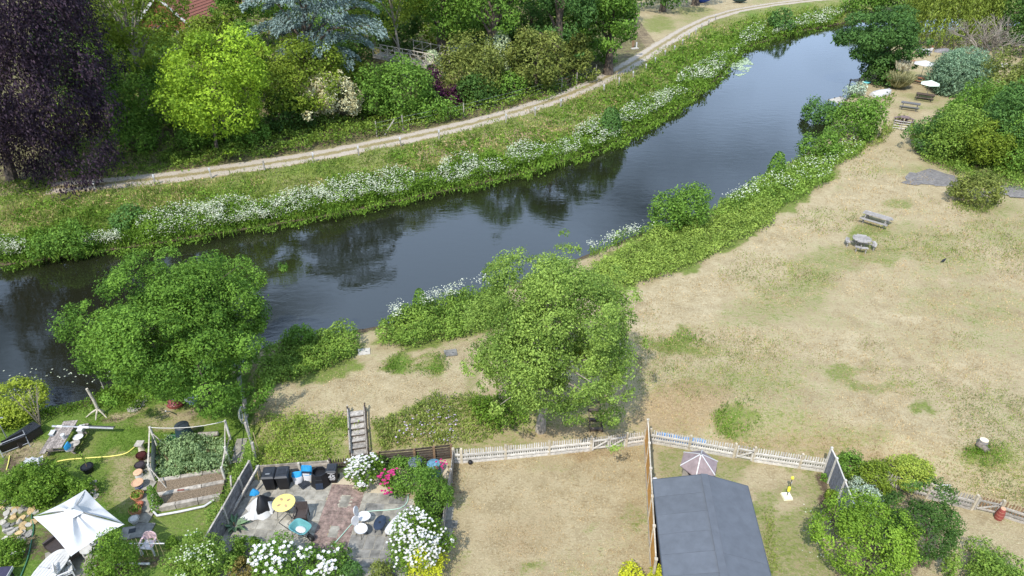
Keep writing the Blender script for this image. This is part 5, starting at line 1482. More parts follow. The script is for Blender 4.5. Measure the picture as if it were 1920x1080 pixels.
# ------------------------------------------------------------------ wheelie bins and compost bins
def wheelie(label, P, rz, w=0.56, dp=0.66, h=1.0, number=None, group='black wheelie bins'):
    o = thing('wheelie_bin', label, 'wheelie bin', P, rz, group)
    MB().box((0, 0, h * 0.47), (w, dp, h * 0.86), taper=0.80).build('body', BLACK, o)
    MB().box((0, 0, h * 0.90), (w * 1.06, dp * 1.05, 0.05)).build('rim', BLACK, o)
    lid = MB().add([(-w * .55, -dp * .58, h * .925), (w * .55, -dp * .58, h * .925), (w * .55, dp * .5, h * .97), (-w * .55, dp * .5, h * .97),
              (-w * .46, -dp * .46, h * .985), (w * .46, -dp * .46, h * .985), (w * .46, dp * .42, h * 1.03), (-w * .46, dp * .42, h * 1.03)],
             [(3, 2, 1, 0), (4, 5, 6, 7), (0, 1, 5, 4), (1, 2, 6, 5), (2, 3, 7, 6), (3, 0, 4, 7)]).build('lid', BLKLID, o)
    MB().box((0, -dp * 0.02, h * 1.012), (w * 0.6, dp * 0.5, 0.02), 0, 0.045).build('lid_panel', BLKLID, lid)
    MB().tube([(-w * .4, dp * .56, h * .93), (w * .4, dp * .56, h * .93)], 0.02, 8).build('handle', BLACK, o)
    for s in (-1, 1):
        MB().tube([(s * w * .44, dp * .40, .11), (s * w * .52, dp * .40, .11)], 0.11, 12).build('wheel', RUBBER, o)
    if number:
        tilt = math.atan2(0.5 * dp * 0.2, h * 0.86)
        yf = lambda z: -dp / 2 * (0.80 + 0.20 * (z - h * .04) / (h * .86)) - 0.006
        cu = bpy.data.curves.new('number', 'FONT'); cu.body = number; cu.size = 0.34; cu.align_x = 'CENTER'; cu.extrude = 0.003; cu.offset = 0.010
        t = bpy.data.objects.new('number', cu); col.objects.link(t)
        dg = bpy.context.evaluated_depsgraph_get()
        me_ = bpy.data.meshes.new_from_object(t.evaluated_get(dg)); bpy.data.objects.remove(t)
        me_.materials.clear(); me_.materials.append(WHITE)
        put('number', me_, o, (0, yf(.42) - 0.004, 0.40), (R(90) + tilt * 1.0, 0, 0))
        for zz, ww, hh in ((0.76, 0.34, 0.025), (0.69, 0.12, 0.045), (0.36, 0.30, 0.022), (0.315, 0.26, 0.018), (0.27, 0.22, 0.016)):
            b_ = MB().box((0, 0, 0), (ww, 0.006, hh)).build('sticker_line', WHITE, o); b_.location = (0, yf(zz) - 0.002, zz)
            b_.rotation_euler = (tilt, 0, 0)
    return o
b1 = wheelie('left of the pair of large black wheelie bins, with a pale mark on its lid', at(511, 914), R(4))
MB().box((0, -0.16, 1.03), (0.2, 0.06, 0.012)).build('pale_sticker', METAL, b1)
wheelie('right of the pair of large black wheelie bins', at(536, 913), R(5))
wheelie('smaller black wheelie bin with the white number 45 on its front', at(627, 903), R(2), 0.46, 0.5, 0.92, '45')

P = at(603, 908)
o = thing('compost_bin', 'open black plastic compost bin with a flap door between bag and numbered bin', 'compost bin', P, R(6))
c8 = lambda r: [(r * math.cos(R(22.5) + k * R(45)) * 1.08, r * math.sin(R(22.5) + k * R(45))) for k in range(8)]
mb = MB()
for k in range(8):
    a, b = c8(.46)[k], c8(.46)[(k + 1) % 8]; a2, b2 = c8(.34)[k], c8(.34)[(k + 1) % 8]; a3, b3 = c8(.30)[k], c8(.30)[(k + 1) % 8]
    mb.add([(*a, 0), (*b, 0), (*b2, .82), (*a2, .82), (*a3, .82), (*b3, .82), (a[0] * .9, a[1] * .9, 0.05), (b[0] * .9, b[1] * .9, .05)], [(0, 1, 2, 3), (3, 2, 5, 4), (4, 5, 7, 6)])
mb.build('body', BLACK, o)
MB().lathe([(0.0, 0.5), (0.32, 0.5)], 8).build('compost_inside', SOIL, o)
MB().box((0, -0.425, 0.22), (0.34, 0.03, 0.34), 0, -0.13).build('flap_door', NAVY, o)
for zz in (0.35, 0.55): MB().lathe([(0.46 - .15 * zz + .004, zz), (0.46 - .15 * zz + .015, zz + .02), (0.46 - .15 * zz, zz + .04)], 8, rz=R(22.5)).build('band', BLACK, o)
P = at(572, 911)
o = thing('compost_cover', 'black square lid lying on the paving in front of the bags', 'lid', P, 0.3)
MB().box((0, 0, 0.03), (0.46, 0.46, 0.05), 0.5, taper=1.08).build('panel', BLKLID, o); MB().box((0, 0, 0.065), (0.30, 0.30, 0.03), 0.5).build('raised_centre', BLKLID, o)

def barrel(label, P, r0, r1, h, m, ml):
    o = thing('compost_barrel', label, 'compost barrel', P)
    MB().lathe([(r0, 0.02), (r0 * .985, h * .2), (r0 * .97, h * .2 + .01), (r1, h * .92)], 22).build('body', m, o, smooth=True)
    MB().lathe([(r1 * 1.06, h * .90), (r1 * 1.06, h * .95), (r1 * .85, h * 1.0), (r1 * .2, h * 1.02)], 22).build('lid', ml, o, smooth=True)
    MB().box((0, 0, h * 1.03), (r1 * 1.1, 0.05, 0.04), 0.9).build('lid_handle', ml, o)
    MB().lathe([(r0 * 1.05, 0.08), (r0 * 1.07, 0.10), (r0 * 1.05, 0.12)], 22).build('hoop', METAL, o, smooth=True)
    return o
barrel('dark grey-blue compost barrel against the dark slatted fence', at(781, 892), 0.40, 0.32, 0.95, COMPG, mat('light_grey_lid', (0.10, 0.125, 0.15), 0.5, 0.2, 4))
barrel('teal blue compost barrel behind the pink rose', at(815, 892), 0.36, 0.31, 0.80, COMPT, mat('teal_lid', (0.10, 0.22, 0.30), 0.5, 0.2, 4))
P = at(350, 826)
o = barrel('tall dark blue-green compost barrel behind the vegetable cage', P, 0.46, 0.34, 1.05, mat('dark_teal_plastic', (0.022, 0.045, 0.055), 0.5, 0.2, 4), mat('black_teal_lid', (0.03, 0.04, 0.048), 0.5, 0.2, 4))
P = at(326, 832)
o = thing('bucket', 'green plastic bucket beside the tall compost barrel', 'bucket', P)
MB().lathe([(0.20, 0), (0.27, 0.34), (0.25, 0.34), (0.17, 0.05)], 18).build('body', GREENP, o, smooth=True); MB().tube([(.26 * math.cos(a), .26 * math.sin(a) * .3, .34 + .10 * abs(math.sin(a))) for a in np.linspace(0, math.pi, 9)], 0.01, 5).build('handle', METAL, o)

# bags of compost
def bag(label, P, rz, w, h, bands):
    o = thing('compost_bag', label, 'bag', P, rz)
    z = 0
    for nm, f, m_ in bands:
        n = 12; prof = []
        z1 = z + f * h
        mb = MB(); v = []; fc = []
        for i in range(4):
            t = (z + (z1 - z) * i / 3) / h
            for k in range(n):
                a = 2 * math.pi * k / n
                sx = w / 2 * (0.86 + 0.14 * math.sin(t * 3.1) + 0.05 * math.sin(a * 3 + t * 7)); sy = w / 2 * 0.55 * (1.05 - 0.8 * t ** 2.5) * (1 + 0.08 * math.sin(a * 2 + t * 9))
                v.append((sx * math.cos(a) * (1.0 if t < 0.8 else 1 - 0.25 * math.sin(a * 2) * (t - .8)), sy * math.sin(a) + 0.18 * t * h, t * h))
        for i in range(3):
            for k in range(n): fc.append((i * n + k, i * n + (k + 1) % n, (i + 1) * n + (k + 1) % n, (i + 1) * n + k))
        fc.append(tuple(range(n))[::-1]); fc.append(tuple(3 * n + k for k in range(n)))
        mb.add(v, fc).build(nm, m_, o, smooth=True); z = z1
    return o
bag('slumped white compost bag with a blue top left of the upright one', at(560, 907), 0.2, 0.50, 0.62, (('white_lower', .62, WHITE), ('blue_top', .38, TARPB)))
o = bag('upright blue and white compost bag leaning on a fence post', at(578, 901), -0.05, 0.58, 0.80, (('white_lower', .45, WHITE), ('blue_upper', .55, TARPB)))
MB().box((0.02, -0.06, 0.55), (0.40, 0.02, 0.10), 0.0, -0.3).build('dark_print', NAVY, o); MB().box((0.0, -0.075, 0.44), (0.34, 0.02, 0.06), 0.0, -0.3).build('white_print', WHITE, o)

# covered heap: white sheet, black cover, blue top
P = at(489, 958)
o = thing('covered_barbecue', 'white sheet and black cover heaped over something by the panel fence', 'cover', P, 0.3)
def cloth(name, c, rx_, ry_, h, m_, seed, n=22, mrow=7, skirt=0.10, cone=0.0):
    v = []; f = []; r_ = np.random.default_rng(seed); ph = r_.random(4) * 6
    for i in range(mrow):
        t = i / (mrow - 1)
        for k in range(n):
            a = 2 * math.pi * k / n
            fold = 1 + (0.10 * math.sin(a * 5 + ph[0]) + 0.07 * math.sin(a * 9 + ph[1]) + 0.09 * math.sin(a * 2 + ph[2])) * (1 - t) * .9
            rr_ = ((1 - t ** 1.9) * (1 - cone) + cone * (1 - t) ** .85) * fold + 0.04
            v.append((c[0] + rx_ * rr_ * math.cos(a), c[1] + ry_ * rr_ * math.sin(a), c[2] + h * (t ** 1.25) + 0.02 + skirt * max(0, math.sin(a * 4 + ph[3])) * (1 - t)))
    for i in range(mrow - 1):
        for k in range(n): f.append((i * n + k, i * n + (k + 1) % n, (i + 1) * n + (k + 1) % n, (i + 1) * n + k))
    f.append(tuple((mrow - 1) * n + k for k in range(n)))
    return MB().add(v, f).build(name, m_, o, smooth=True)
cloth('white_sheet', (0.0, 0.0, 0), 0.62, 0.62, 0.78, CANVAS, 3, cone=.5)
cloth('sheet_tail', (-0.40, -0.30, 0), 0.40, 0.28, 0.30, CANVAS, 5, cone=.6)
cloth('white_side', (0.42, -0.10, 0), 0.30, 0.36, 0.50, CANVAS, 8, cone=.4)
cloth('black_cover', (0.15, -0.02, 0.22), 0.40, 0.46, 0.72, BLACK, 4, skirt=0.02, cone=.1)
cloth('blue_top', (-0.12, 0.36, 0.72), 0.20, 0.17, 0.34, TARPB, 6, skirt=0.03)

# ------------------------------------------------------------------ patio furniture
P = at(538, 965)
o = thing('round_table', 'round yellow folding table with four leaf prints on the patio', 'table', P)
MB().lathe([(0.02, 0.705), (0.50, 0.705), (0.515, 0.715), (0.515, 0.735), (0.50, 0.742), (0.02, 0.742)], 36).build('tabletop', YELLOW, o, smooth=True)
LP_ = mat('brown_leaf_print', (0.36, 0.24, 0.13), 0.6, 0.3, 8)
for k in range(4):
    a = R(40 + 90 * k)
    MB().prism([(0.24 * math.cos(a) + 0.105 * math.cos(t) * math.cos(a) - 0.065 * math.sin(t) * math.sin(a), 0.24 * math.sin(a) + 0.105 * math.cos(t) * math.sin(a) + 0.065 * math.sin(t) * math.cos(a)) for t in np.linspace(0, 2 * math.pi, 11)[:-1]], 0.7425, 0.7455).build('leaf_print', LP_, o)
for k in range(4):
    a = R(45 + 90 * k)
    MB().tube([(0.30 * math.cos(a), 0.30 * math.sin(a), 0.70), (0.46 * math.cos(a), 0.46 * math.sin(a), 0.0)], 0.014, 6).build('leg', DMETAL, o)

def rattan_chair(label, P, rz):
    o = thing('garden_chair', label, 'chair', P, rz)
    MB().box((0, 0, 0.42), (0.54, 0.52, 0.07)).build('seat', RATTAN, o)
    MB().box((0, 0.27, 0.66), (0.54, 0.05, 0.46), 0, -0.15).build('backrest', RATTAN, o)
    MB().box((0, -0.25, 0.20), (0.54, 0.03, 0.40)).build('front_panel', RATTAN, o)
    for s in (-1, 1):
        MB().bar((s * 0.28, -0.24, 0.62), (s * 0.28, 0.26, 0.64), 0.05, 0.04).build('armrest', RATTAN, o)
        for y in (-0.23, 0.24): MB().box((s * 0.27, y, 0.31), (0.04, 0.04, 0.62)).build('leg', RATTAN, o)
    return o
rattan_chair('dark brown woven chair drawn up beside the yellow table', at(568, 975), R(-88) + R(92))

# wheelbarrow
P = at(567, 1005)
o = thing('wheelbarrow', 'pale teal wheelbarrow with black wheel standing on the patio', 'wheelbarrow', P, R(-28))
def tub(z0, r0, z1, r1, th, n=24):
    v = []; f = []
    def ring(rx_, ry_, z):
        for k in range(n):
            a = 2 * math.pi * k / n
            c_, s_q = math.cos(a), math.sin(a)
            e = 0.55
            v.append((rx_ * math.copysign(abs(c_) ** e, c_), ry_ * math.copysign(abs(s_q) ** e, s_q), z))
    ring(r0[0], r0[1], z0); ring(r1[0], r1[1], z1); ring(r1[0] + .03, r1[1] + .03, z1); ring(r1[0] - th, r1[1] - th, z1 - .01); ring(r0[0] - th, r0[1] - th, z0 + .03)
    for a, b in ((0, 1), (1, 2), (2, 3), (3, 4)):
        for k in range(n): f.append((a * n + k, a * n + (k + 1) % n, b * n + (k + 1) % n, b * n + k))
    f.append(tuple(range(n))[::-1]); f.append(tuple(4 * n + k for k in range(n)))
    return MB().add(v, f)
tub(0.36, (0.30, 0.20), 0.62, (0.46, 0.33), 0.02).build('tray', TEAL, o, smooth=True)
MB().lathe([(0.02, 0.42), (0.22, 0.42), (0.16, 0.47), (0.03, 0.49)], 11, sx=1.2, sy=0.8).build('white_sack', WHITE, o, smooth=True)
for s in (-1, 1):
    MB().tube([(-1.0, s * 0.28, 0.60), (-0.45, s * 0.25, 0.40), (0.25, s * 0.14, 0.28), (0.52, s * 0.07, 0.20)], 0.018, 7).build('handle_frame', DMETAL, o)
    MB().tube([(-0.32, s * 0.23, 0.36), (-0.36, s * 0.26, 0.0)], 0.018, 7).build('leg', DMETAL, o)
MB().tube([(-1.0, -0.28, 0.60), (-1.0, 0.28, 0.60)], 0.018, 7).build('handle_bar', DMETAL, o)
w_ = MB().tube([(0.54, -0.05, 0.19), (0.54, 0.05, 0.19)], 0.19, 18).build('wheel', RUBBER, o)
MB().tube([(0.54, -0.055, 0.19), (0.54, 0.055, 0.19)], 0.075, 12).build('hub', METAL, w_)

def shell_chair(label, P, rz):
    o = thing('shell_chair', label, 'chair', P, rz)
    MB().lathe([(0.03, 0.37), (0.22, 0.39), (0.29, 0.43), (0.295, 0.455), (0.26, 0.44), (0.03, 0.42)], 24, sx=1.08, sy=0.95).build('seat', WHITE, o, smooth=True)
    b = MB().lathe([(0.0, 0.0), (0.24, 0.0), (0.25, 0.02), (0.24, 0.04), (0.0, 0.04)], 22, sx=1.0, sy=0.8).build('backrest', WHITE, o, smooth=True)
    b.location = (-0.36, 0.0, 0.72); b.rotation_euler = (0, R(78), 0)
    MB().tube([(-0.2, 0, 0.42), (-0.33, 0, 0.48), (-0.375, 0, 0.62)], 0.022, 7).build('back_support', METAL, o)
    for k in range(4):
        a = R(45 + 90 * k); MB().tube([(.16 * math.cos(a), .16 * math.sin(a), 0.40), (.27 * math.cos(a), .27 * math.sin(a), 0)], 0.013, 6).build('leg', DMETAL, o)
    return o
shell_chair('white moulded chair nearer the roses at the back, of the pair beside the brick strip', at(684, 980), R(-12))
shell_chair('white moulded chair nearer the hose end, lower of the pair beside the brick strip', at(679, 1004), R(-38))
P = at(714, 991)
o = thing('oval_table', 'dark blue oval low table between the white chairs and white lounger', 'table', P, R(80))
MB().lathe([(0.02, 0.37), (0.33, 0.37), (0.37, 0.40), (0.33, 0.42), (0.02, 0.42)], 26, sx=1.15, sy=0.72).build('tabletop', NAVY, o, smooth=True)
MB().box((0, 0, 0.422), (0.10, 0.10, 0.012)).build('parasol_hole_cap', BLACK, o)
for sx_ in (-1, 1):
    for sy_ in (-1, 1): MB().tube([(sx_ * .22, sy_ * .12, .38), (sx_ * .30, sy_ * .17, 0)], 0.02, 6).build('leg', NAVY, o)
P = at(742, 996)
o = thing('garden_sofa', 'white moulded two-seat sofa beside the white rose bush', 'sofa', P, R(62))
mb = MB(); prof = [(x, y) for x, y in [(0.56 * math.copysign(abs(math.cos(a)) ** .6, math.cos(a)), 0.27 * math.copysign(abs(math.sin(a)) ** .7, math.sin(a))) for a in np.linspace(0, 2 * math.pi, 29)[:-1]]]
mb.prism(prof, 0.37, 0.43).build('seat', WHITE, o)
MB().prism([(x * .94, y * .9) for x, y in prof], 0.43, 0.455).build('seat_dish', WHITE, o)
b = MB().prism([(x * 0.95, y * .8) for x, y in prof], 0, 0.05).build('backrest', WHITE, o); b.location = (0, -0.34, 0.66); b.rotation_euler = (R(78), 0, 0)
for s in (-1, 1):
    MB().tube([(s * .35, -0.15, .40), (s * .36, -.31, .46), (s * .36, -.35, .6)], 0.022, 6).build('back_support', METAL, o)
    for y in (-.18, .2): MB().tube([(s * .42, y * .7, .38), (s * .47, y, 0)], 0.016, 6).build('leg', DMETAL, o)

def hose(name, label, pts, r, m_, zoff=0.02, cat='hose', n=60):
    W = [at(*q) for q in pts]
    t = np.arange(len(W)); tt_ = np.linspace(0, len(W) - 1, n)
    # smooth Catmull-Rom through the points
    W = np.array(W); out = []
    for s in tt_:
        i = min(int(s), len(W) - 2); f = s - i
        p0, p1, p2, p3 = W[max(i - 1, 0)], W[i], W[i + 1], W[min(i + 2, len(W) - 1)]
        out.append(0.5 * ((2 * p1) + (-p0 + p2) * f + (2 * p0 - 5 * p1 + 4 * p2 - p3) * f * f + (-p0 + 3 * p1 - 3 * p2 + p3) * f ** 3))
    out = np.array(out); out[:, 2] = gz(out[:, 0], out[:, 1]) + zoff + r
    return tag(MB().tube(out, r, 6).build(name, m_, smooth=True), label, cat)
hose('garden_hose', 'pale green hose snaking across the patio and brick strip', [(766, 930), (764, 945), (752, 956), (730, 960), (700, 962), (682, 966), (668, 975), (652, 993), (638, 1010), (622, 1028)], 0.022, GHOSE, 0.03)
hose('garden_hose', 'yellow hose lying across the left lawn to the flower pots', [(104, 870), (130, 865), (170, 862), (210, 859), (236, 854), (250, 845), (260, 836), (275, 834), (294, 832)], 0.030, YHOSE)
hose('garden_hose', 'end of a yellow hose at the left picture edge', [(14, 885), (18, 870), (20, 858)], 0.028, YHOSE, n=12)
hose('garden_hose', 'dark green hose along the edge of the left flower border', [(40, 1085), (52, 1050), (60, 1020), (64, 990), (60, 970), (66, 955)], 0.03, DHOSE)

# black ball on the lawn
P = at(882, 872)
tag(MB().lathe([(0.02, 0), (0.09, .03), (0.12, .10), (.105, .17), (.06, .215), (.02, .225)], 16).build('ball', BLACK, loc=P, smooth=True), 'small black ball on the dry lawn by the picket fence', 'ball')

# swing ball set
P = at(1474, 934)
o = thing('swingball_set', 'yellow garden swing ball game on a pale square base', 'garden game', P, 0.1)
MB().box((0, 0, 0.05), (0.40, 0.40, 0.10), taper=1.12).build('base', CREAMP, o)
MB().tube([(0, 0, 0.1), (0, 0, 1.25)], 0.018, 8).build('pole', DMETAL, o)
MB().lathe([(0.03, 0.38), (0.07, 0.42), (0.075, 0.60), (0.05, 0.70), (0.025, 0.72)], 12).build('sleeve', YBRIGHT, o, smooth=True)
MB().lathe([(0.02, 1.22), (0.07, 1.26), (0.075, 1.34), (0.03, 1.40)], 12).build('head', YBRIGHT, o, smooth=True)
MB().box((0.02, 0, 1.0), (0.04, 0.04, 0.12)).build('spring', WHITE, o)

# ------------------------------------------------------------------ picnic tables
def picnic(label, P, rz, w=1.75, m_=None, group='picnic tables', ns=5, n_bench=2):
    m_ = m_ or W_TABLE
    o = thing('picnic_table', label, 'picnic table', P, rz, group)
    tw = 0.72
    for k in range(ns): MB().box((0, (k - (ns - 1) / 2) * tw / ns, 0.74), (w, tw / ns * 0.93, 0.045)).build('table_plank', m_, o)
    for s in (-1, 1):
        for k in range(n_bench): MB().box((0, s * (0.68 + (k - .5) * 0.145), 0.45), (w, 0.135, 0.045)).build('bench_plank', m_, o)
        x = s * w * 0.36
        for q in (-1, 1): MB().bar((x, q * 0.22, 0.71), (x, q * 0.66, 0.0), 0.05, 0.10).build('leg', m_, o)
        MB().bar((x + s * .052, -0.80, 0.40), (x + s * .052, 0.80, 0.40), 0.05, 0.10).build('bench_beam', m_, o)
        MB().bar((x + s * .052, -0.32, 0.68), (x + s * .052, 0.32, 0.68), 0.05, 0.08).build('table_beam', m_, o)
    return o
def round_picnic(label, P, rz, m_=None, group='picnic tables', r=0.56):
    m_ = m_ or W_TABLE
    o = thing('round_picnic_table', label, 'picnic table', P, rz, group)
    nb = 7
    for k in range(nb):
        y = (k - (nb - 1) / 2) * 2 * r / nb; xh = math.sqrt(max(r * r - (abs(y) + 0.0) ** 2, 0.01))
        MB().box((0, y, 0.74), (2 * xh, 2 * r / nb * 0.94, 0.045)).build('table_plank', m_, o)
    for k in range(4):
        a = R(90 * k)
        for j in range(2):
            rr_ = 0.90 + j * 0.15; pts = []
            half = 0.46
            for s in (-1, 0, 1): pts.append((math.cos(a + s * half / 1.0) * rr_, math.sin(a + s * half) * rr_))
            for q in range(2):
                (xa, ya), (xb, yb) = pts[q], pts[q + 1]
                MB().bar((xa, ya, 0.45), (xb, yb, 0.45), 0.135, 0.04).build('bench_plank', m_, o)
        MB().bar((0.12 * math.cos(a), 0.12 * math.sin(a), 0.38), (1.05 * math.cos(a), 1.05 * math.sin(a), 0.38), 0.06, 0.09).build('bench_beam', m_, o)
        for s in (-1, 1):
            MB().box((0.97 * math.cos(a + s * .35), 0.97 * math.sin(a + s * .35), 0.22), (0.07, 0.07, 0.42), a).build('leg', m_, o)
        MB().bar((0.32 * math.cos(a), 0.32 * math.sin(a), 0.0), (0.18 * math.cos(a), 0.18 * math.sin(a), 0.72), 0.08, 0.08).build('centre_leg', m_, o)
    return o
picnic('grey rectangular picnic table on the dry meadow beyond the round one', at(1640, 421), gdir((1622, 412), (1662, 424)), 2.1)
round_picnic('grey round picnic table with curved benches on the dry meadow', at(1611, 465), R(-20), r=0.66)
W_DT = mat('dark_table_wood', (0.085, 0.062, 0.048), 0.8, 0.3, 8)
W_RT = mat('reddish_table_wood', (0.24, 0.11, 0.055), 0.75, 0.3, 8)
W_PT = mat('purplish_table_wood', (0.17, 0.12, 0.115), 0.8, 0.3, 8)
picnic('grey picnic table with open white papers in the clearing, third from the far end', at(1704, 206), gdir((1690, 202), (1718, 206)), 2.0, mat('pale_grey_table_wood', (0.13, 0.125, 0.125), 0.8, 0.3, 8))
t1 = picnic('reddish brown picnic table under the pure white parasol', at(1720, 157), gdir((1708, 153), (1733, 158)), 2.0, W_RT)
t2 = picnic('almost black picnic table under the pale green parasol', at(1732, 189), gdir((1718, 186), (1745, 190)), 2.0, W_DT)
round_picnic('dark purplish round picnic table nearest the gate of the clearing', at(1693, 233), 0.4, W_PT, r=0.5)
def parasol(label, P, h, r, m_, n=6):
    o = thing('parasol', label, 'parasol', P)
    MB().tube([(0, 0, 0), (0, 0, h)], 0.028, 8).build('pole', METAL, o)
    MB().lathe([(0.24, 0), (0.24, 0.07), (0.05, 0.10)], 12).build('base', DMETAL, o)
    for k in range(n):
        a, b = 2 * math.pi * k / n, 2 * math.pi * (k + 1) / n
        mb = MB(); c = (0, 0, h + 0.02)
        A_, B_ = (r * math.cos(a), r * math.sin(a), h - 0.42), (r * math.cos(b), r * math.sin(b), h - 0.42)
        M_ = ((A_[0] + B_[0]) / 2 * 0.97, (A_[1] + B_[1]) / 2 * 0.97, h - 0.43)
        mb.add([c, A_, M_, B_, (0, 0, h), (A_[0], A_[1], A_[2] - .012), (M_[0], M_[1], M_[2] - .012), (B_[0], B_[1], B_[2] - .012)], [(0, 1, 2), (0, 2, 3), (6, 5, 4), (7, 6, 4), (1, 5, 6, 2), (2, 6, 7, 3)]).build('canopy_panel', m_, o)
        MB().bar((0, 0, h - 0.03), (A_[0] * .98, A_[1] * .98, A_[2] - 0.03), 0.02).build('rib', METAL, o)
    return o
parasol('white hexagonal parasol over the reddish picnic table', at(1724, 151), 2.5, 1.42, CANVAS)
parasol('pale green-white parasol over the almost black picnic table', at(1735, 186), 2.2, 1.15, mat('pale_green_canvas', (0.62, 0.72, 0.60), 0.8, 0.05, 3))

# bench under the hedge
P = at(1724, 287)
o = thing('park_bench', 'pale grey bench in front of the dense hedge bushes', 'bench', P, R(-58))
o.scale = (.85, .85, .85)
for k in range(4): MB().box((0, -0.05 + k * 0.125, 0.44), (1.5, 0.11, 0.04)).build('seat_slat', W_RAIL, o)
for k in range(4): MB().box((0, 0.42 + k * 0.02, 0.54 + k * 0.12), (1.5, 0.03, 0.10)).build('back_slat', W_RAIL, o)
for s in (-1, 1):
    for y in (-0.08, 0.40): MB().box((s * .66, y, 0.22), (0.07, 0.07, 0.44)).build('leg', W_GREY, o)
    MB().bar((s * .70, -0.1, 0.62), (s * .70, 0.44, 0.62), 0.06, 0.04).build('armrest', W_RAIL, o)

# gate of the clearing
A, B = at(1672, 244), at(1694, 247)
o = thing('field_gate', 'thin pale metal gate across the entrance of the picnic clearing', 'gate', A, math.atan2(B[1] - A[1], B[0] - A[0]))
l_ = float(np.hypot(*(B - A)[:2])) * 1.35
for zz in (0.25, 0.5, 0.75, 1.0): MB().tube([(0, 0, zz), (l_, 0, zz)], 0.022, 6).build('bar', METAL, o)
for x in (0, l_ * .55, l_): MB().box((x, 0, 0.55), (0.05, 0.05, 1.1)).build('upright', METAL, o)

# worn tarmac patches (flat in the meadow)
for poly in ([(1690, 345), (1705, 328), (1745, 318), (1790, 330), (1800, 350), (1760, 352), (1735, 347), (1715, 350)], [(1840, 362), (1870, 345), (1930, 355), (1960, 380), (1900, 372), (1868, 366)]):
    q = []
    for i in range(len(poly)):
        a, b = poly[i], poly[(i + 1) % len(poly)]
        for f in (0, .33, .66): q.append((a[0] + (b[0] - a[0]) * f + rng.normal() * 2.5, a[1] + (b[1] - a[1]) * f + rng.normal() * 1.2))
    G = atv([a[0] for a in q], [a[1] for a in q])
    mb = MB(); c0 = G.mean(0); mb.v = [tuple(c0 + np.array([0, 0, .075]))] + [(p[0], p[1], p[2] + 0.05) for p in G]; n = len(q)
    mb.f = [(0, 1 + i, 1 + (i + 1) % n) for i in range(n)]
    ob = tag(mb.build('tarmac', TARMAC), kind='structure')
    if ob.data.polygons[0].normal.z < 0: ob.data.flip_normals()

# upturned boat, kayaks, jetties
A, B = at(1634, 182), at(1669, 176)
d = B - A; ang = math.atan2(d[1], d[0]); ln = float(np.hypot(d[0], d[1]))
o = thing('rowing_boat', 'upturned white boat lying on the grass beside the pampas grass', 'boat', (A + B) / 2, ang)
v = []; f = []; n = 12; k_ = 9
for i in range(n):
    t = i / (n - 1); w_ = 0.62 * (math.sin(math.pi * (0.18 + 0.80 * t))) ** 0.7 if t < .98 else 0.06
    for j in range(k_):
        a = math.pi * j / (k_ - 1); v.append((ln * (t - .5), w_ * math.cos(a), 0.62 * (math.sin(a) ** 0.7) * (0.75 + .25 * math.sin(math.pi * t)) + .02))
for i in range(n - 1):
    for j in range(k_ - 1): f.append((i * k_ + j, (i + 1) * k_ + j, (i + 1) * k_ + j + 1, i * k_ + j + 1))
f.append(tuple(range(k_))); f.append(tuple((n - 1) * k_ + j for j in range(k_))[::-1])
MB().add(v, f).build('hull', WHITE, o, smooth=True)
MB().bar((-ln * .45, 0, 0.62), (ln * .4, 0, 0.63), 0.06, 0.07).build('keel', WHITE, o)
for s in (-1, 1): MB().tube([(ln * (t - .5), s * (0.62 * math.sin(math.pi * (0.18 + 0.80 * t)) ** .7 + .02), 0.05) for t in np.linspace(0.02, .95, 9)], 0.03, 5).build('gunwale', GREYW, o)
def kayak(label, A, B, m_):
    d = B - A; ln = float(np.hypot(d[0], d[1])); ang = math.atan2(d[1], d[0])
    o = thing('kayak', label, 'kayak', (A + B) / 2, ang)
    n = 11; v = []; f = []; k_ = 10
    for i in range(n):
        t = i / (n - 1); w_ = 0.02 + 0.36 * math.sin(math.pi * t) ** 0.7; hz = 0.02 + 0.16 * math.sin(math.pi * t) ** .5
        for j in range(k_):
            a = 2 * math.pi * j / k_; v.append((ln * (t - .5), w_ * math.cos(a), 0.2 + hz * math.sin(a) + 0.12 * (2 * t - 1) ** 2))
    for i in range(n - 1):
        for j in range(k_): f.append((i * k_ + j, i * k_ + (j + 1) % k_, (i + 1) * k_ + (j + 1) % k_, (i + 1) * k_ + j))
    MB().add(v, f).build('hull', m_, o, smooth=True)
    MB().lathe([(0.02, .345), (0.26, .345), (.28, .39), (.22, .385), (.02, .36)], 14, sx=1.7).build('cockpit', BLACK, o, smooth=True)
kayak('turquoise kayak lying behind the pampas grass near the white parasol', at(1696, 147), at(1716, 149), KAYAK)
kayak('turquoise kayak at the water edge below the small jetty', at(1616, 159), at(1631, 158), KAYAK)
def jetty(label, A, B, wid_, m_, nm='jetty', cat='jetty'):
    d = B - A; ln = float(np.hypot(d[0], d[1])); ang = math.atan2(d[1], d[0])
    o = thing(nm, label, cat, (A[0], A[1], WATER), ang)
    nb = max(6, int(ln / 0.2))
    for i in range(nb): MB().box((ln * (i + .5) / nb, 0, 0.62), (ln / nb * .94, wid_, 0.045)).build('deck_plank', m_, o)
    for s in (-1, 1):
        MB().bar((0, s * wid_ * .45, .53), (ln, s * wid_ * .45, .53), 0.08, 0.13).build('beam', W_DARK, o)
        for x in (.15, ln * .5, ln - .15): MB().tube([(x, s * wid_ * .45, -1.2), (x, s * wid_ * .45, .75)], 0.07, 7).build('pile', W_DARK, o)
jetty('grey timber jetty under the alder beside the river', plane(1601, 152, .2), plane(1636, 148, .2), 1.6, W_GREY)
jetty('small pale landing platform behind the large waterside bush', plane(1562, 190, .2), plane(1586, 184, .2), 1.6, CONC)

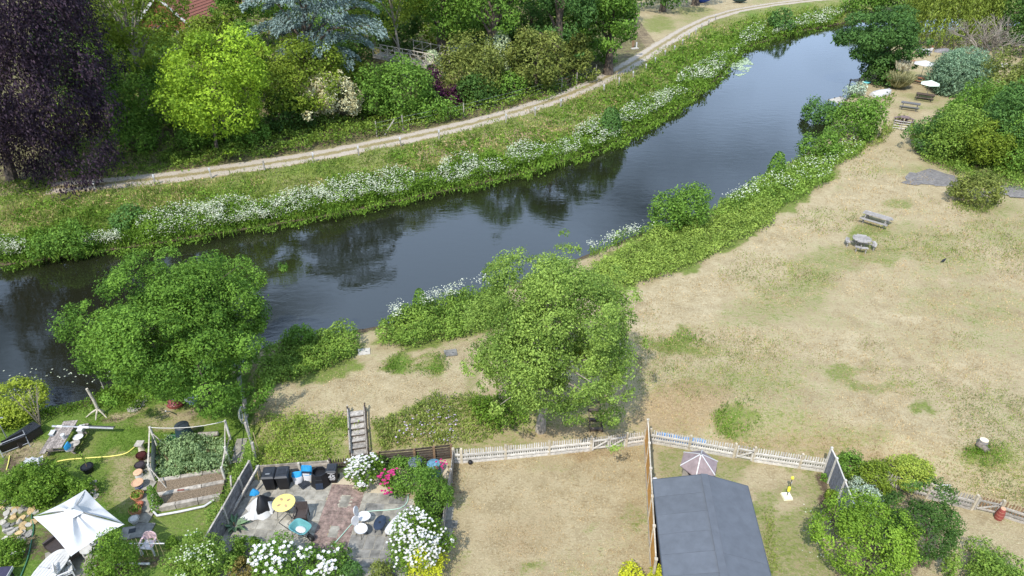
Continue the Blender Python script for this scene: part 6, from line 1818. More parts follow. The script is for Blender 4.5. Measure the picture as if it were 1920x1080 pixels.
# far white table with two people
P = at(1730, 103)
tb = picnic('white picnic table with two people beneath the weeping willow', P, gdir((1720, 94), (1742, 95)), 1.9, WHITE)
def person(label, P, rz, shirt, hair, z):
    """seated figure grown over a skeleton as one skin"""
    o = thing('person', label, 'person', (P[0], P[1], P[2] + z), rz)
    J = [(0, 0, 0), (0, 0, .22), (0, .02, .46), (0, .03, .56), (0, .01, .70), (.16, 0, .44), (.22, -.10, .18), (.14, -.34, .20), (-.16, 0, .44), (-.22, -.10, .18), (-.14, -.34, .20),
         (.09, -.05, -.02), (.12, -.44, .0), (.12, -.46, -.42), (.12, -.60, -.44), (-.09, -.05, -.02), (-.12, -.44, .0), (-.12, -.46, -.42), (-.12, -.60, -.44)]
    E = [(0, 1), (1, 2), (2, 3), (3, 4), (2, 5), (5, 6), (6, 7), (2, 8), (8, 9), (9, 10), (0, 11), (11, 12), (12, 13), (13, 14), (0, 15), (15, 16), (16, 17), (17, 18)]
    rad = [.14, .14, .13, .055, .095, .06, .05, .035, .06, .05, .035, .085, .07, .05, .04, .085, .07, .05, .04]
    me_ = bpy.data.meshes.new('body'); me_.from_pydata(J, E, []); b = bpy.data.objects.new('body', me_); col.objects.link(b)
    b.modifiers.new('s', 'SKIN'); b.modifiers.new('d', 'SUBSURF').levels = 1
    for i, sv in enumerate(me_.skin_vertices[0].data): sv.radius = (rad[i], rad[i])
    me_.skin_vertices[0].data[0].use_root = True
    m2 = bpy.data.meshes.new_from_object(b.evaluated_get(bpy.context.evaluated_depsgraph_get())); bpy.data.objects.remove(b)
    m2.materials.clear()
    for q in (SKIN, shirt, JEANS): m2.materials.append(q)
    for p in m2.polygons:
        c = p.center; p.material_index = 0 if c.z > .52 or (c.y < -.24 and c.z > .12) else (1 if c.z > .06 and c.y > -.3 else 2); p.use_smooth = True
    put('body', m2, o)
    MB().lathe([(.05, .64), (.105, .68), (.115, .76), (.08, .83), (.02, .85)], 12, c=(0, .03, 0)).build('hair', hair, o, smooth=True)
    return o
rzT = gdir((1720, 94), (1742, 95)); cT, sT = math.cos(rzT), math.sin(rzT)
person('person in a white top seated at the left end of the white picnic table', (P[0] - .75 * cT + .68 * sT, P[1] - .75 * sT - .68 * cT, P[2]), rzT + math.pi, WHITE, HAIR, .60)
person('person with reddish hair seated at the right end of the white picnic table', (P[0] + .75 * cT + .68 * sT, P[1] + .75 * sT - .68 * cT, P[2]), rzT + math.pi, CANVAS, mat('auburn_hair', (.16, .04, .02), .6, .2, 9), .60)
P = at(1768, 98)
o = thing('grey_boat', 'dark upturned boat in the shade under the weeping willow', 'boat', P, 0.1)
MB().lathe([(0.62, 0), (0.58, .25), (.40, .45), (.1, .55)], 16, sx=2.4).build('hull', mat('dull_grey_hull', (.20, .19, .20), .6, .2, 4), o, smooth=True); MB().bar((-1.1, 0, .55), (1.1, 0, .55), .06, .06).build('keel', W_DARK, o)
P = at(1880, 128)
o = thing('stone_slab', 'pale flat board lying among the dead branches at the right', 'board', P, 0.5)
MB().box((0, 0, 0.35), (2.1, 1.0, 0.06), 0, 0.12).build('panel', W_PALE, o); MB().box((0, 0.0, 0.15), (1.8, 0.12, 0.3)).build('bearer', W_GREY, o)
for q, lab in (((1705, 128), 'small dark fire bowl on the dry grass of the clearing'), ((1711, 121), 'small reddish stool beside the dark fire bowl')):
    P = at(*q); m_ = BLACK if q[0] == 1705 else W_RT
    o = thing('fire_bowl' if q[0] == 1705 else 'stool', lab, 'fire bowl' if q[0] == 1705 else 'stool', P)
    MB().lathe([(.12, .28), (.30, .38), (.34, .46), (.30, .44), (.10, .34)], 14).build('bowl' if q[0] == 1705 else 'seat', m_, o, smooth=True)
    for k in range(3): MB().tube([(.15 * math.cos(k * 2.1), .15 * math.sin(k * 2.1), .32), (.24 * math.cos(k * 2.1), .24 * math.sin(k * 2.1), 0)], .025, 6).build('leg', m_, o)

# stump and log, crow
P = at(1840, 836)
o = thing('tree_stump', 'pale cut tree stump on the dry meadow', 'stump', P); o.scale = (.8, .8, .8)
MB().lathe([(.34, -.05), (.27, .12), (.25, .42), (.245, .44)], 14, sx=1.1).build('bark', mat('grey_stump_bark', (.24, .22, .20), .9, .35, 7, .5), o, smooth=True)
MB().lathe([(.02, .442), (.235, .442), (.22, .452), (.02, .452)], 14, sx=1.1).build('cut_face', mat('fresh_cut_wood', (.62, .52, .36), .8, .15, 9), o)
P = at(1831, 838)
o = thing('log', 'short sawn log lying against the tree stump with its orange end showing', 'log', P, R(-70)); o.scale = (.75, .75, .75)
MB().tube([(0, 0, .2), (.7, 0, .2)], .20, 12).build('bark', mat('brown_log_bark', (.22, .18, .14), .9, .35, 7, .5), o, smooth=True)
MB().tube([(-.012, 0, .2), (.0, 0, .2)], .18, 12).build('cut_face', mat('orange_cut_wood', (.55, .36, .16), .8, .15, 9), o)
P = at(1767, 494)
o = thing('crow', 'small black bird standing on the dry meadow', 'bird', P, 0.4)
MB().tube([(-.26, 0, .15), (-.10, 0, .17), (.04, 0, .20), (.12, 0, .26), (.17, 0, .29), (.20, 0, .29)], [.02, .07, .085, .05, .045, .02], 9).build('body', BIRDM, o, smooth=True)
MB().tube([(.20, 0, .285), (.27, 0, .275)], [.018, .004], 6).build('beak', BIRDM, o)
for s in (-1, 1): MB().tube([(.0, s * .035, .13), (.01, s * .04, 0)], .008, 5).build('leg', BIRDM, o)

# footbridge among the far trees
A, B, Cc = plane(700, 104, 4.6), plane(795, 122, 4.2), plane(838, 112, 4.0)
o = thing('footbridge', 'weathered wooden footbridge with diagonal railings among the garden trees', 'bridge', A)
Zb = proj(A)[2]
B = A + (plane(800, 124, 4.4) - A); d = Vector(B - A); ln = d.length; ang = math.atan2(d.y, d.x); nrm = Vector((-math.sin(ang), math.cos(ang), 0))
nb = 26
for i in range(nb):
    p = d * ((i + .5) / nb); MB().box((p.x + nrm.x * .7, p.y + nrm.y * .7, p.z), (ln / nb * .93, 1.4, .07), ang).build('deck_plank', W_GREY, o)
for side in (0, 1):
    off = nrm * (1.4 * side)
    MB().bar(off + UP3 * -.16, d + off + UP3 * -.16, .10, .26).build('beam', W_SLEEP, o)
    for hz in (1.05, .12): MB().bar(off + UP3 * hz, d + off + UP3 * hz, .07, .09).build('rail', W_PALE, o)
    k_ = 7
    for i in range(k_ + 1):
        p = d * (i / k_) + off; MB().box((p.x, p.y, p.z + .5), (.09, .09, 1.15), ang).build('railing_post', W_PALE, o)
        if i < k_:
            q = d * ((i + 1) / k_) + off
            a_, b_ = (p + UP3 * .1, q + UP3 * 1.0) if i % 2 else (p + UP3 * 1.0, q + UP3 * .1)
            MB().bar(a_, b_, .05, .06).build('brace', W_PALE, o)
for f in (.25, .6):
    p = d * f
    MB().box((p.x + nrm.x * .7, p.y + nrm.y * .7, p.z - 1.3), (.5, .9, 2.2), ang).build('pier', CONC, o)
    MB().box((p.x + nrm.x * .7 + .35, p.y + nrm.y * .7, p.z - 1.2), (.16, .16, 2.2), ang).build('pile', W_DARK, o)
A = plane(776, 92, 4.6); B = plane(842, 106, 4.6); d = Vector(B - A)
o = thing('ramp_railing', 'second diagonal braced railing behind the footbridge', 'railing', A)
for hz in (1.1, .15): MB().bar(UP3 * hz, d + UP3 * hz, .07, .09).build('rail', W_PALE, o)
for i in range(5):
    p = d * (i / 4); MB().box((p.x, p.y, p.z + .2), (.09, .09, 2.0)).build('railing_post', W_PALE, o)
    if i < 4:
        q = d * ((i + 1) / 4); MB().bar(p + UP3 * .15, q + UP3 * 1.05, .05, .06).build('brace', W_PALE, o)
A = plane(832, 101, 4.2); B = plane(886, 80, 4.2); d = Vector(B - A); ang = math.atan2(d.y, d.x)
o = thing('timber_ramp', 'grey timber ramp with low rail rising behind the footbridge', 'ramp', A, ang)
ln = d.length
for i in range(14): MB().box((ln * (i + .5) / 14, 0, 0), (ln / 14 * .93, 1.5, .07)).build('deck_plank', W_RAIL, o)
for s in (-.75, .75): MB().bar((0, s, .8), (ln, s, .8), .07, .08).build('rail', W_GREY, o); MB().box((ln * .5, s, -.2), (.12, .08, 2.0)).build('railing_post', W_GREY, o)

# far house
P = plane(362, 60, 5.0)
o = thing('brick_house', 'red brick house with white bargeboard half hidden by trees at the top', 'house', (P[0], P[1], 3.2), R(-8))
HW, HL, HE, HR = 8.0, 9.0, 2.6, 6.4
MB().add([(-HW, 0, -2), (0, 0, -2), (0, 0, HE), (-HW / 2, 0, HR), (-HW, 0, HE), (-HW, HL, -2), (0, HL, -2), (0, HL, HE), (-HW / 2, HL, HR), (-HW, HL, HE)],
         [(0, 1, 2, 3, 4), (9, 8, 7, 6, 5), (1, 6, 7, 2), (5, 0, 4, 9)]).build('wall', BRICK, o)
rf = None
for (xa, za), (xb, zb) in (((-HW / 2, HR + .08), (.45, HE - .33)), ((-HW - .45, HE - .33), (-HW / 2, HR + .08))):
    rf = slope(xa, xb, za, zb, -.35, HL + .35, 'roof', TILE, .1, .12)
    dx_, dz_ = xb - xa, zb - za
    for i in range(14):
        f0, f1 = i / 14, (i + 1) / 14
        MB().bar((xa + dx_ * f1, -.36, za + dz_ * f1 + .13), (xa + dx_ * f1, HL + .36, za + dz_ * f1 + .13), .05, .05).build('tile_course', TILE, rf)
MB().bar((-HW / 2, -.40, HR + .02), (.5, -.40, HE - .38), .06, .34).build('bargeboard', WHITE, o); MB().bar((-HW - .5, -.40, HE - .38), (-HW / 2, -.40, HR + .02), .06, .34).build('bargeboard', WHITE, o)
MB().box((.06, -.06, .3), (.12, .12, 4.6)).build('drainpipe', WHITE, o)
w_ = MB().box((-2.2, -.03, 1.3), (1.5, .10, 1.3)).build('window', WHITE, o)
for s in (-1, 1): MB().box((-2.2 + s * .35, -.085, 1.3), (.6, .02, 1.1)).build('pane', GLASS, w_)
# second roof to the right of it
P = plane(412, 38, 4.5)
o = thing('brick_house', 'lower red tiled building between the brick house and the blue cedar', 'house', (P[0], P[1] + 6, 2.5), R(6))
MB().box((0, 3, 0), (9, 6, 5)).build('wall', BRICK, o)
r1 = MB().add([(-4.8, -.4, 2.4), (4.8, -.4, 2.4), (4.8, 3, 5.4), (-4.8, 3, 5.4), (-4.8, 6.4, 2.4), (4.8, 6.4, 2.4)], [(0, 1, 2, 3), (3, 2, 5, 4), (0, 3, 4), (1, 5, 2)]).build('roof', TILE, o)
for i in range(9): MB().bar((-4.82, -.4 + 3.4 * i / 9, 2.46 + 3.0 * i / 9), (4.82, -.4 + 3.4 * i / 9, 2.46 + 3.0 * i / 9), .05, .05).build('tile_course', TILE, r1)
w_ = MB().box((-1.0, -.03, 1.0), (1.4, .10, 1.2)).build('window', WHITE, o); MB().box((-1.0, -.09, 1.0), (1.15, .02, .95)).build('pane', GLASS, w_)
P = at(1188, 92)
o = thing('notice_post', 'brown timber post with pale slab beside the dense tree at the path bend', 'post', P)
MB().box((-.05, .5, .9), (.35, .2, 1.8)).build('post', W_BROWN, o); MB().box((.1, -.35, .10), (1.1, .5, .14), .4).build('slab', CONC, o); MB().box((.42, .2, .45), (.16, .16, .8)).build('white_marker', WHITE, o)
P = at(1316, 6)
o = thing('blue_boat', 'small blue and white boat on the grass at the top edge of the picture', 'boat', P, -.1)
MB().lathe([(.2, .05), (.62, .45), (.70, .85), (.62, .84), (.2, .3)], 16, sx=2.3).build('hull', mat('royal_blue_hull', (.03, .08, .36), .4, .1, 4), o, smooth=True); MB().lathe([(.70, .85), (.73, .88), (.70, .93), (.66, .88)], 16, sx=2.3).build('rim', WHITE, o, smooth=True)
P = at(1386, 6)
o = thing('dark_boat', 'dark boat on the grass right of the small blue one', 'boat', P, -.05)
MB().lathe([(.2, .05), (.6, .4), (.66, .7), (.58, .69), (.2, .3)], 16, sx=2.2).build('hull', mat('dark_green_hull', (.03, .06, .06), .4, .1, 4), o, smooth=True); MB().lathe([(.66, .7), (.69, .73), (.66, .78), (.62, .73)], 16, sx=2.2).build('rim', METAL, o, smooth=True)
# concrete footway beyond the alder
A, B = plane(1681, 20, .8), plane(1722, 14, .8)
o = thing('weir_bridge', 'grey concrete bridge over the river beyond the alder', 'bridge', A)
d = Vector(B - A)
MB().bar((0, 0, 0), d, 2.2, .35).build('deck', CONC, o)
for s in (-1, 1): MB().bar((0, s * 1.0, .9), d + Vector((0, s * 1.0, .9)), .08, .10).build('rail', METAL, o); [MB().box((d.x * f, d.y * f + s * 1.0, .5), (.09, .09, .9)).build('railing_post', METAL, o) for f in (.02, .35, .68, .98)]

# ------------------------------------------------------------------ garden plants
shrub('white_rose_bush', 'white rose bush covering the corner beside the bin numbered 45', (656, 712, 846, 928), G_RANK, lf=2.2, nc=22, blossom=(P_WHITE, 230, 0.10, 0.2))
shrub('pink_rose_bush', 'green bush with bright pink roses between white rose and compost barrel', (704, 792, 856, 928), G_MID, lf=2.2, nc=26)
def bunch(par, pts, m, n, s, name='blossom'):
    O = np.array(par.location); out = []
    for (x, y, h) in pts:
        C = plane(x, y, h)
        for _ in range(n):
            c = C + rng.normal(size=3) * np.array([.13, .13, .10])
            for k in range(5):
                a = k * 1.2566 + rng.random(); d = np.array([[math.cos(a), math.sin(a), .4]])
                out.append(leaves(c[None] + d * s * .3, unit(np.array([[-.3 * math.cos(a), -.3 * math.sin(a), 1.]])), s * .75, .95, d))
    V = np.concatenate(out) - O
    h = quads(name, V, rng.random(len(V)), m, par); h['kind'] = 'stuff'
rb = [o for o in col.objects if o.name.startswith('pink_rose_bush')][0]
bunch(rb, [(715, 893, .9), (718, 900, .8), (735, 888, 1.0), (724, 921, .5), (737, 884, 1.1)], P_PINK, 9, .12)
o, *_ = shrub('rose_bush', 'leafy rose bush with two pink flower heads in front of the teal barrel', (784, 842, 872, 985), G_MID, lf=2.2, nc=26)
bunch(o, [(823, 873, 1.3), (834, 866, 1.4), (810, 910, 1.0)], P_PINK, 6, .10)
shrub('yew_shrub', 'dense dark green feathery shrub below the pink flower heads', (785, 832, 922, 975), G_DARK, lf=2.1)
o, *_ = shrub('white_rose_bush', 'widest white rose bush spilling over the right side of the patio', (735, 838, 960, 1082), G_RANK, lf=2.2, nc=36, blossom=(P_WHITE, 420, 0.095, 0.1))
shrub('white_rose_bush', 'white rose bush with large blooms left of the brick strip at the bottom', (482, 554, 1012, 1100), G_MID, lf=2.2, nc=28, blossom=(P_WHITE, 64, 0.135, 0.1))
shrub('white_rose_bush', 'white rose bush with large blooms across the brick strip at the bottom', (562, 654, 1026, 1110), G_MID, lf=2.2, nc=30, blossom=(P_WHITE, 64, 0.135, 0.1))
shrub('gold_shrub', 'bright yellow conifer shrub at the bottom edge beside the widest rose bush', (768, 824, 1020, 1110), G_GOLD, lf=2.2, nc=30)
shrub('gold_shrub', 'bright yellow shrub at the bottom edge in front of the grey shed', (1165, 1272, 1060, 1130), G_GOLD, lf=2.3, nc=24)
shrub('box_bush', 'bright green rounded bush at the bottom of the ivy-topped fence', (428, 488, 1008, 1056), G_RANK, lf=2.2, nc=20)
shrub('heather_bush', 'rusty green low bush below the bright rounded bush', (440, 492, 1045, 1100), leafmat('leaf_rusty', (.06, .06, .015), (.22, .17, .05)), lf=2.2, nc=16)
shrub('small_shrub', 'small grey-green shrub at the bottom between rose bush and slabs', (640, 676, 1052, 1100), G_ALDER, lf=2.1)
shrub('small_shrub', 'small olive shrub at the bottom edge of the patio', (696, 732, 1056, 1100), G_OLIVE, lf=2.1)
shrub('apple_bush', 'leafy bush with pale flecks at the bottom beside the ivy-topped fence', (308, 442, 1002, 1120), G_BRAMBLE, lf=2.2, nc=70, cr=.27, sprigs=.4, blossom=(G_UMBEL, 160, .06, .1))
shrub('raspberry_bush', 'green leafy bush growing through the rusty arch', (178, 258, 1012, 1110), G_RANK, lf=2.2, nc=26)
shrub('bean_bush', 'small leafy plant right of the pink chair on the cane frame', (314, 334, 1005, 1030), G_RANK, lf=2.0)
# ivy on the leaning fence, climbers
mass('ivy_top', [(398, 985), (430, 935), (462, 880), (482, 850), (486, 868), (470, 905), (452, 925), (425, 985), (402, 1015)], 1.35, G_BRAMBLE, lf=2.2, cover=4.2, freq=.8, hmin=.6, label='ivy and climbers spilling over the grey panel fence')
P = at(440, 988)
o = thing('broadleaf_plant', 'plant with long broad grey-green leaves at the foot of the panel fence', 'plant', P)
lf_ = []
for k in range(22):
    a = rng.random() * 6.28; e = .3 + .6 * rng.random(); L_ = .45 + .25 * rng.random()
    d = np.array([[math.cos(a), math.sin(a), e * .9]]); d = unit(d)
    V = leaves(d * L_ * .65, unit(np.cross(d, np.cross([[0, 0, 1.]], d))), L_, .30, d)[0]
    MB().add(V, [(0, 1, 2, 3)]).build('leaf', mat('broad_leaf', (.10, .17, .085), .5, .3, 6), o)
MB().tube([(0, 0, -.05), (0, .02, .25)], .03, 6).build('stem', W_BROWN, o)
# right-hand shrubs
shrub('hedge_bush', 'dark green clipped bush just behind the slate grey fence', (1556, 1622, 846, 912), G_MID, lf=2.2, nc=26)
shrub('hedge_bush', 'lighter green bush right of the one behind the slate grey fence', (1592, 1668, 866, 942), G_YEL, lf=2.2, nc=28)
shrub('broom_bush', 'pale yellow-green feathery bush over the right-hand picket fence', (1662, 1746, 850, 926), G_YS, lf=2.2, nc=34, cr=.3)
shrub('silver_bush', 'silver leaved bush between slate grey fence and green fruit tree', (1584, 1652, 900, 968), G_SILVER, lf=2.3, nc=26)
tree('fruit_tree', 'bright green fruit tree in front of the slate grey fence', (1542, 1712, 925, 1105), G_LIME if False else leafmat('leaf_fresh_green', (.045, .095, .010), (.20, .31, .035)), (1625, 1075), lf=2.4, cover=2.8, nc=60, cr=.27, r0=.10)
tree('plum_tree', 'dark green spreading fruit tree right of the bright green one', (1650, 1796, 900, 1070), G_DARK, (1735, 1050), lf=2.4, cover=1.9, nc=46, cr=.24, r0=.08)
shrub('garden_bush', 'grey-green leafy bush at the bottom right of the picture', (1772, 1945, 1030, 1150), G_BRAMBLE, lf=2.3, nc=50, cr=.3)
shrub('small_shrub', 'small green shrub in the bark bed by the slate grey fence', (1546, 1570, 920, 946), G_YEL, lf=2.0)
shrub('small_shrub', 'tiny green shrub at the top of the bark bed', (1538, 1556, 886, 906), G_MID, lf=2.0)
mass('long_grass', [(1430, 960), (1445, 960), (1462, 1080), (1440, 1080)], .22, G_GRASS, lf=2.0, cover=1.2, grass=.7, label='longer grass along the shed wall')
V, rnd = heads([(1505, 950), (1555, 950), (1560, 1050), (1500, 1060)], 60, .08, .07, .42, 1.2)
tag(quads('white_daisies', V, rnd, G_UMBEL), kind='stuff')
# left side plants
shrub('yellow_shrub', 'yellow-green shrub at the left edge above the dark storage box', (-44, 82, 718, 806), leafmat('leaf_bright_yellow_green', (.09, .13, .01), (.30, .36, .045)), lf=2.3, nc=44, cr=.32)
shrub('potato_bed', 'leafy vegetable bed left of the white square parasol', (-30, 168, 868, 960), G_RANK, lf=2.3, nc=60, cr=.28)
shrub('fern_clump', 'bright green leafy clump at the lower left edge of the picture', (-30, 42, 1010, 1068), G_RANK, lf=2.2, nc=20)
P = at(78, 800)
o = thing('bare_shrub', 'bare branched dead shrub at the water edge behind the yellow-green shrub', 'shrub', P)
stems = MB(); tw_ = MB()
for k in range(7):
    a = k * .9; L_ = 1.9 + .5 * random.random()
    p0 = Vector((0, 0, 0)); p1 = Vector((.22 * math.cos(a), .22 * math.sin(a), L_ * .45)); p2 = Vector((.62 * math.cos(a), .5 * math.sin(a), L_))
    stems.tube([p0, p1, p2], [.03, .02, .008], 5)
    for j in range(5):
        f = .4 + .12 * j; q = p1.lerp(p2, f); b = a + random.uniform(-1.4, 1.4)
        tw_.tube([q, q + Vector((.22 * math.cos(b), .22 * math.sin(b), .30))], [.010, .004], 4)
TWM = mat('dead_twig', (.30, .25, .18), .9, .25, 9)
stems.build('stems', TWM, o); tw_.build('twigs', TWM, o)
P = at(190, 782)
o = thing('dead_branch', 'pale forked dead branch standing upside down on the lawn', 'branch', P)
BL = mat('bleached_branch', (.47, .42, .34), .85, .25, 7, .3)
MB().tube([(0, 0, .45), (-.03, .02, 1.1), (-.12, .0, 1.95)], [.085, .075, .065], 8).build('trunk', BL, o, smooth=True)
for a, b in ((-.75, -.12), (.40, -.15), (.1, .3), (-.1, -.35)): MB().tube([(0, 0, .52), (a * .5, b * .5, .30), (a, b, 0)], [.06, .045, .025], 6).build('prong', BL, o, smooth=True)
P = at(201, 745); o = thing('thin_stake', 'thin weathered stake at the water edge beside the dead branch', 'stake', P)
MB().tube([(0, 0, -.1), (0.02, 0, .8), (0, 0, 1.2)], [.035, .03, .015], 6).build('pole', W_GREY, o); MB().box((0, 0, .75), (.08, .02, .03)).build('peg', W_GREY, o)
P = at(316, 786); o = thing('white_stake', 'short white plastic stake leaning on the lawn under the riverside tree', 'stake', P)
MB().bar((-.05, 0.45, .05), (.12, -.15, .65), .05).build('pole', WHITE, o); MB().box((.125, -.165, .66), (.06, .06, .04)).build('cap', WHITE, o)
P = at(362, 756); o = thing('blue_tub', 'pale blue round tub under the riverside tree', 'tub', P)
MB().lathe([(.24, 0), (.33, .30), (.30, .30), (.22, .05)], 18).build('body', mat('pale_blue_plastic', (.34, .45, .60), .5, .1, 4), o, smooth=True); MB().lathe([(.33, .29), (.36, .31), (.33, .33)], 18).build('rim', WHITE, o, smooth=True)
P = at(330, 762); o = thing('brown_sack', 'reddish brown sack slumped under the riverside tree', 'sack', P)
MB().lathe([(.05, 0), (.36, .04), (.38, .2), (.2, .36), (.06, .42)], 12, sx=1.3).build('body', REDC, o, smooth=True); MB().lathe([(.05, .42), (.08, .46), (.04, .50)], 8).build('tied_neck', ROPE, o)
for i, q in enumerate(((252, 770), (258, 762), (262, 754), (268, 746), (272, 738))):
    P = at(*q); MBx = MB().prism([(.38 * math.cos(a) * (1 + .2 * math.sin(a * 3 + i)), .3 * math.sin(a) * (1 + .2 * math.cos(a * 2 + i))) for a in np.linspace(0, 6.28, 9)[:-1]], -.05, .05)
    o = thing('stepping_stone', 'pale stepping stone %s on the path to the river' % ('nearest the lawn', 'second from the lawn', 'in the middle', 'second from the water', 'nearest the water')[i], 'stone', P)
    MBx.build('slab', ROCK, o); MB().prism([(.2 * math.cos(a), .15 * math.sin(a)) for a in np.linspace(0, 6.28, 8)[:-1]], .05, .062).build('worn_top', CONC, o)

# dark storage box, chair frame and pole by the left edge
P = at(55, 826)
o = thing('storage_box', 'dark brown garden storage box with ribbed lid at the left of the lawn', 'storage box', P, R(62))
MB().box((0, 0, .26), (1.25, .62, .52)).build('body', RATTAN, o); MB().box((0, 0, .55), (1.32, .68, .06)).build('lid', BLKLID, o)
for k in range(6): MB().box((0, -.27 + k * .108, .585), (1.25, .05, .02)).build('lid_rib', BLKLID, o)
P = at(32, 846)
o = thing('folded_chair', 'dark folded garden recliner standing beside the storage box', 'chair', P, R(40))
MB().box((0, 0, .42), (1.15, .06, .62), 0, .35).build('fabric', BLACK, o); MB().box((0.1, .25, .45), (1.05, .05, .5), .15, -.3).build('back_fabric', BLACK, o)
for zz in (.12, .72): MB().tube([(-.62, .02, zz), (.62, .02, zz)], .022, 6).build('frame_tube', METAL, o)
for x in (-.6, .6): MB().tube([(x, -.25, 0), (x, .30, .80)], .022, 6).build('leg', METAL, o)
P = at(22, 838)
o = thing('line_post', 'thin grey post with a short crossbar at the left edge of the garden', 'post', P)
MB().tube([(0, 0, 0), (0, 0, 1.9)], .028, 7).build('pole', METAL, o); MB().bar((-.15, 0, 1.9), (.32, .05, 1.92), .05).build('crossbar', METAL, o)
P = at(12, 845); o = thing('plank', 'thin grey plank lying at the far left of the lawn', 'plank', P); MB().bar((-.5, 0, .3), (.5, .1, .32), .12, .03).build('board', W_GREY, o); MB().box((0, .05, .13), (.15, .3, .27)).build('block', ROCK, o)
P = at(66, 884); o = thing('crumpled_sheet', 'crumpled pale grey sheet on the vegetable bed', 'sheet', P)
def crumple(name, nx_, ny_, sx, sy, amp, m_, par, seed):
    r_ = np.random.default_rng(seed); v = []; f = []
    for i in range(nx_):
        for j in range(ny_):
            v.append((sx * (i / (nx_ - 1) - .5) * (1 + .25 * r_.normal() * .3), sy * (j / (ny_ - 1) - .5) * (1 + .25 * r_.normal() * .3), .42 + amp * r_.random()))
    for i in range(nx_ - 1):
        for j in range(ny_ - 1): f.append((i * ny_ + j, (i + 1) * ny_ + j, (i + 1) * ny_ + j + 1, i * ny_ + j + 1))
    return MB().add(v, f).build(name, m_, par)
crumple('sheet', 6, 5, .95, .75, .25, mat('grey_sheet', (.42, .42, .44), .7, .15, 5), o, 2); MB().lathe([(.1, 0), (.3, .1), (.25, .4), (.1, .46)], 9).build('heap', SOIL, o)

# left picnic table and clutter
ang = gdir((112, 842), (140, 795)); P = at(128, 836)
lt = picnic('old weathered picnic table on the left lawn cluttered with tubes and bags', P, ang, 2.0, mat('old_table_wood', (.25, .215, .19), .9, .45, 9, .5), n_bench=2)
ca, sa = math.cos(ang), math.sin(ang)
def onT(x, y, z): return (P[0] + x * ca - y * sa, P[1] + x * sa + y * ca, P[2] + z)
A = plane(98, 799, .82); B = plane(213, 803, .55)
o = thing('drain_pipe', 'long grey pipe with white sleeves resting across the old picnic table', 'pipe', A)
d = B - A
MB().tube([(0, 0, 0), tuple(d)], .055, 8).build('pipe', METAL, o, smooth=True)
MB().tube([tuple(d * .46 + np.array([0, .12, -.02])), tuple(d * 1.0 + np.array([0, .12, -.02]))], .04, 8).build('dark_pipe', DMETAL, o, smooth=True)
for a, b in ((.08, .17), (.42, .60)): MB().tube([tuple(d * a), tuple(d * b)], .068, 10).build('white_sleeve', WHITE, o, smooth=True)
o = thing('cup', 'white tall cup on the old picnic table', 'cup', onT(-.35, -.22, .765)); MB().lathe([(.08, 0), (.10, .26), (.085, .26), (.07, .03)], 14).build('body', WHITE, o, smooth=True); MB().lathe([(.10, .25), (.108, .265), (.10, .28)], 14).build('rim', WHITE, o)
o = thing('plate', 'round pinkish white plate on the bench of the old picnic table', 'plate', onT(-.05, -.70, .475)); MB().lathe([(.05, 0), (.20, .02), (.24, .05), (.18, .035), (.05, .02)], 20).build('dish', mat('pinkish_plate', (.72, .62, .58), .4, .05, 4), o, smooth=True); MB().lathe([(.235, .045), (.245, .055), (.235, .06)], 20).build('rim', WHITE, o)
o = thing('round_tray', 'round wooden tray on the bench beside the pinkish plate', 'tray', onT(-.5, -.70, .475)); MB().lathe([(.05, 0), (.22, 0), (.24, .04), (.21, .03), (.05, .02)], 18).build('dish', W_TABLE, o, smooth=True); MB().lathe([(.235, .035), (.25, .045), (.235, .05)], 18).build('rim', W_GREY, o)
bag('blue and white plastic sack on the near end of the old picnic table bench', onT(-.85, -.58, .475), ang, .5, .34, (('white_lower', .4, WHITE), ('blue_upper', .6, TARPB)))
o = thing('plastic_tub', 'pale translucent tub on the old picnic table bench far end', 'tub', onT(.45, -.68, .475)); MB().box((0, 0, .10), (.42, .24, .20), ang, taper=.85).build('body', GREYW, o); MB().box((0, 0, .21), (.45, .27, .025), ang).build('lid', WHITE, o)
o = thing('plastic_tub', 'pale tub on the other bench of the old picnic table', 'tub', onT(.35, .70, .475)); MB().box((0, 0, .07), (.34, .22, .14), ang, taper=.85).build('body', mat('blue_grey_tub', (.34, .38, .45), .5, .1, 4), o); MB().box((0, 0, .15), (.36, .24, .02), ang).build('lid', GREYW, o)

# black pot with sapling
P = at(168, 886)
def pot(label, P, r, h, m_, plant=None, ph=.4, rim=True, soil=True, top=None, nm='flower_pot', band=None):
    o = thing(nm, label, 'flower pot', P, 0, 'pots along the slab path' if nm == 'flower_pot' else None)
    if band:
        for k, (a, b, mm) in enumerate(band): MB().lathe([(r * (.78 + .22 * a), a * h), (r * (.78 + .22 * b), b * h)], 18).build('glaze_band', mm, o, smooth=True)
    else: MB().lathe([(r * .76, 0), (r, h), (r * .88, h), (r * .84, h * .85), (.02, h * .84)], 18).build('body', m_, o, smooth=True)
    if rim: MB().lathe([(r * 1.0, h * .84), (r * 1.10, h * .86), (r * 1.10, h), (r * .98, h)], 18).build('rim', m_, o, smooth=True)
    if soil: MB().lathe([(.01, h * .87), (r * .88, h * .87)], 14).build('soil', SOIL, o)
    if top: MB().lathe([(.02, h), (r * 1.18, h + .02), (r * 1.32, h + .09), (r * 1.2, h + .10), (r * 1.1, h + .06), (.02, h + .055)], 20).build('dish', top, o, smooth=True)
    if plant is not None:
        n = 160; d = rdir(n); d[:, 2] = np.abs(d[:, 2])
        V = leaves(d * np.array([r * 1.1, r * 1.1, ph]) * (rng.random((n, 1)) ** .4) + np.array([0, 0, h]), unit(d + rdir(n) * .7), .10, .5); quads('foliage', V, rng.random(n), plant, o)
    return o
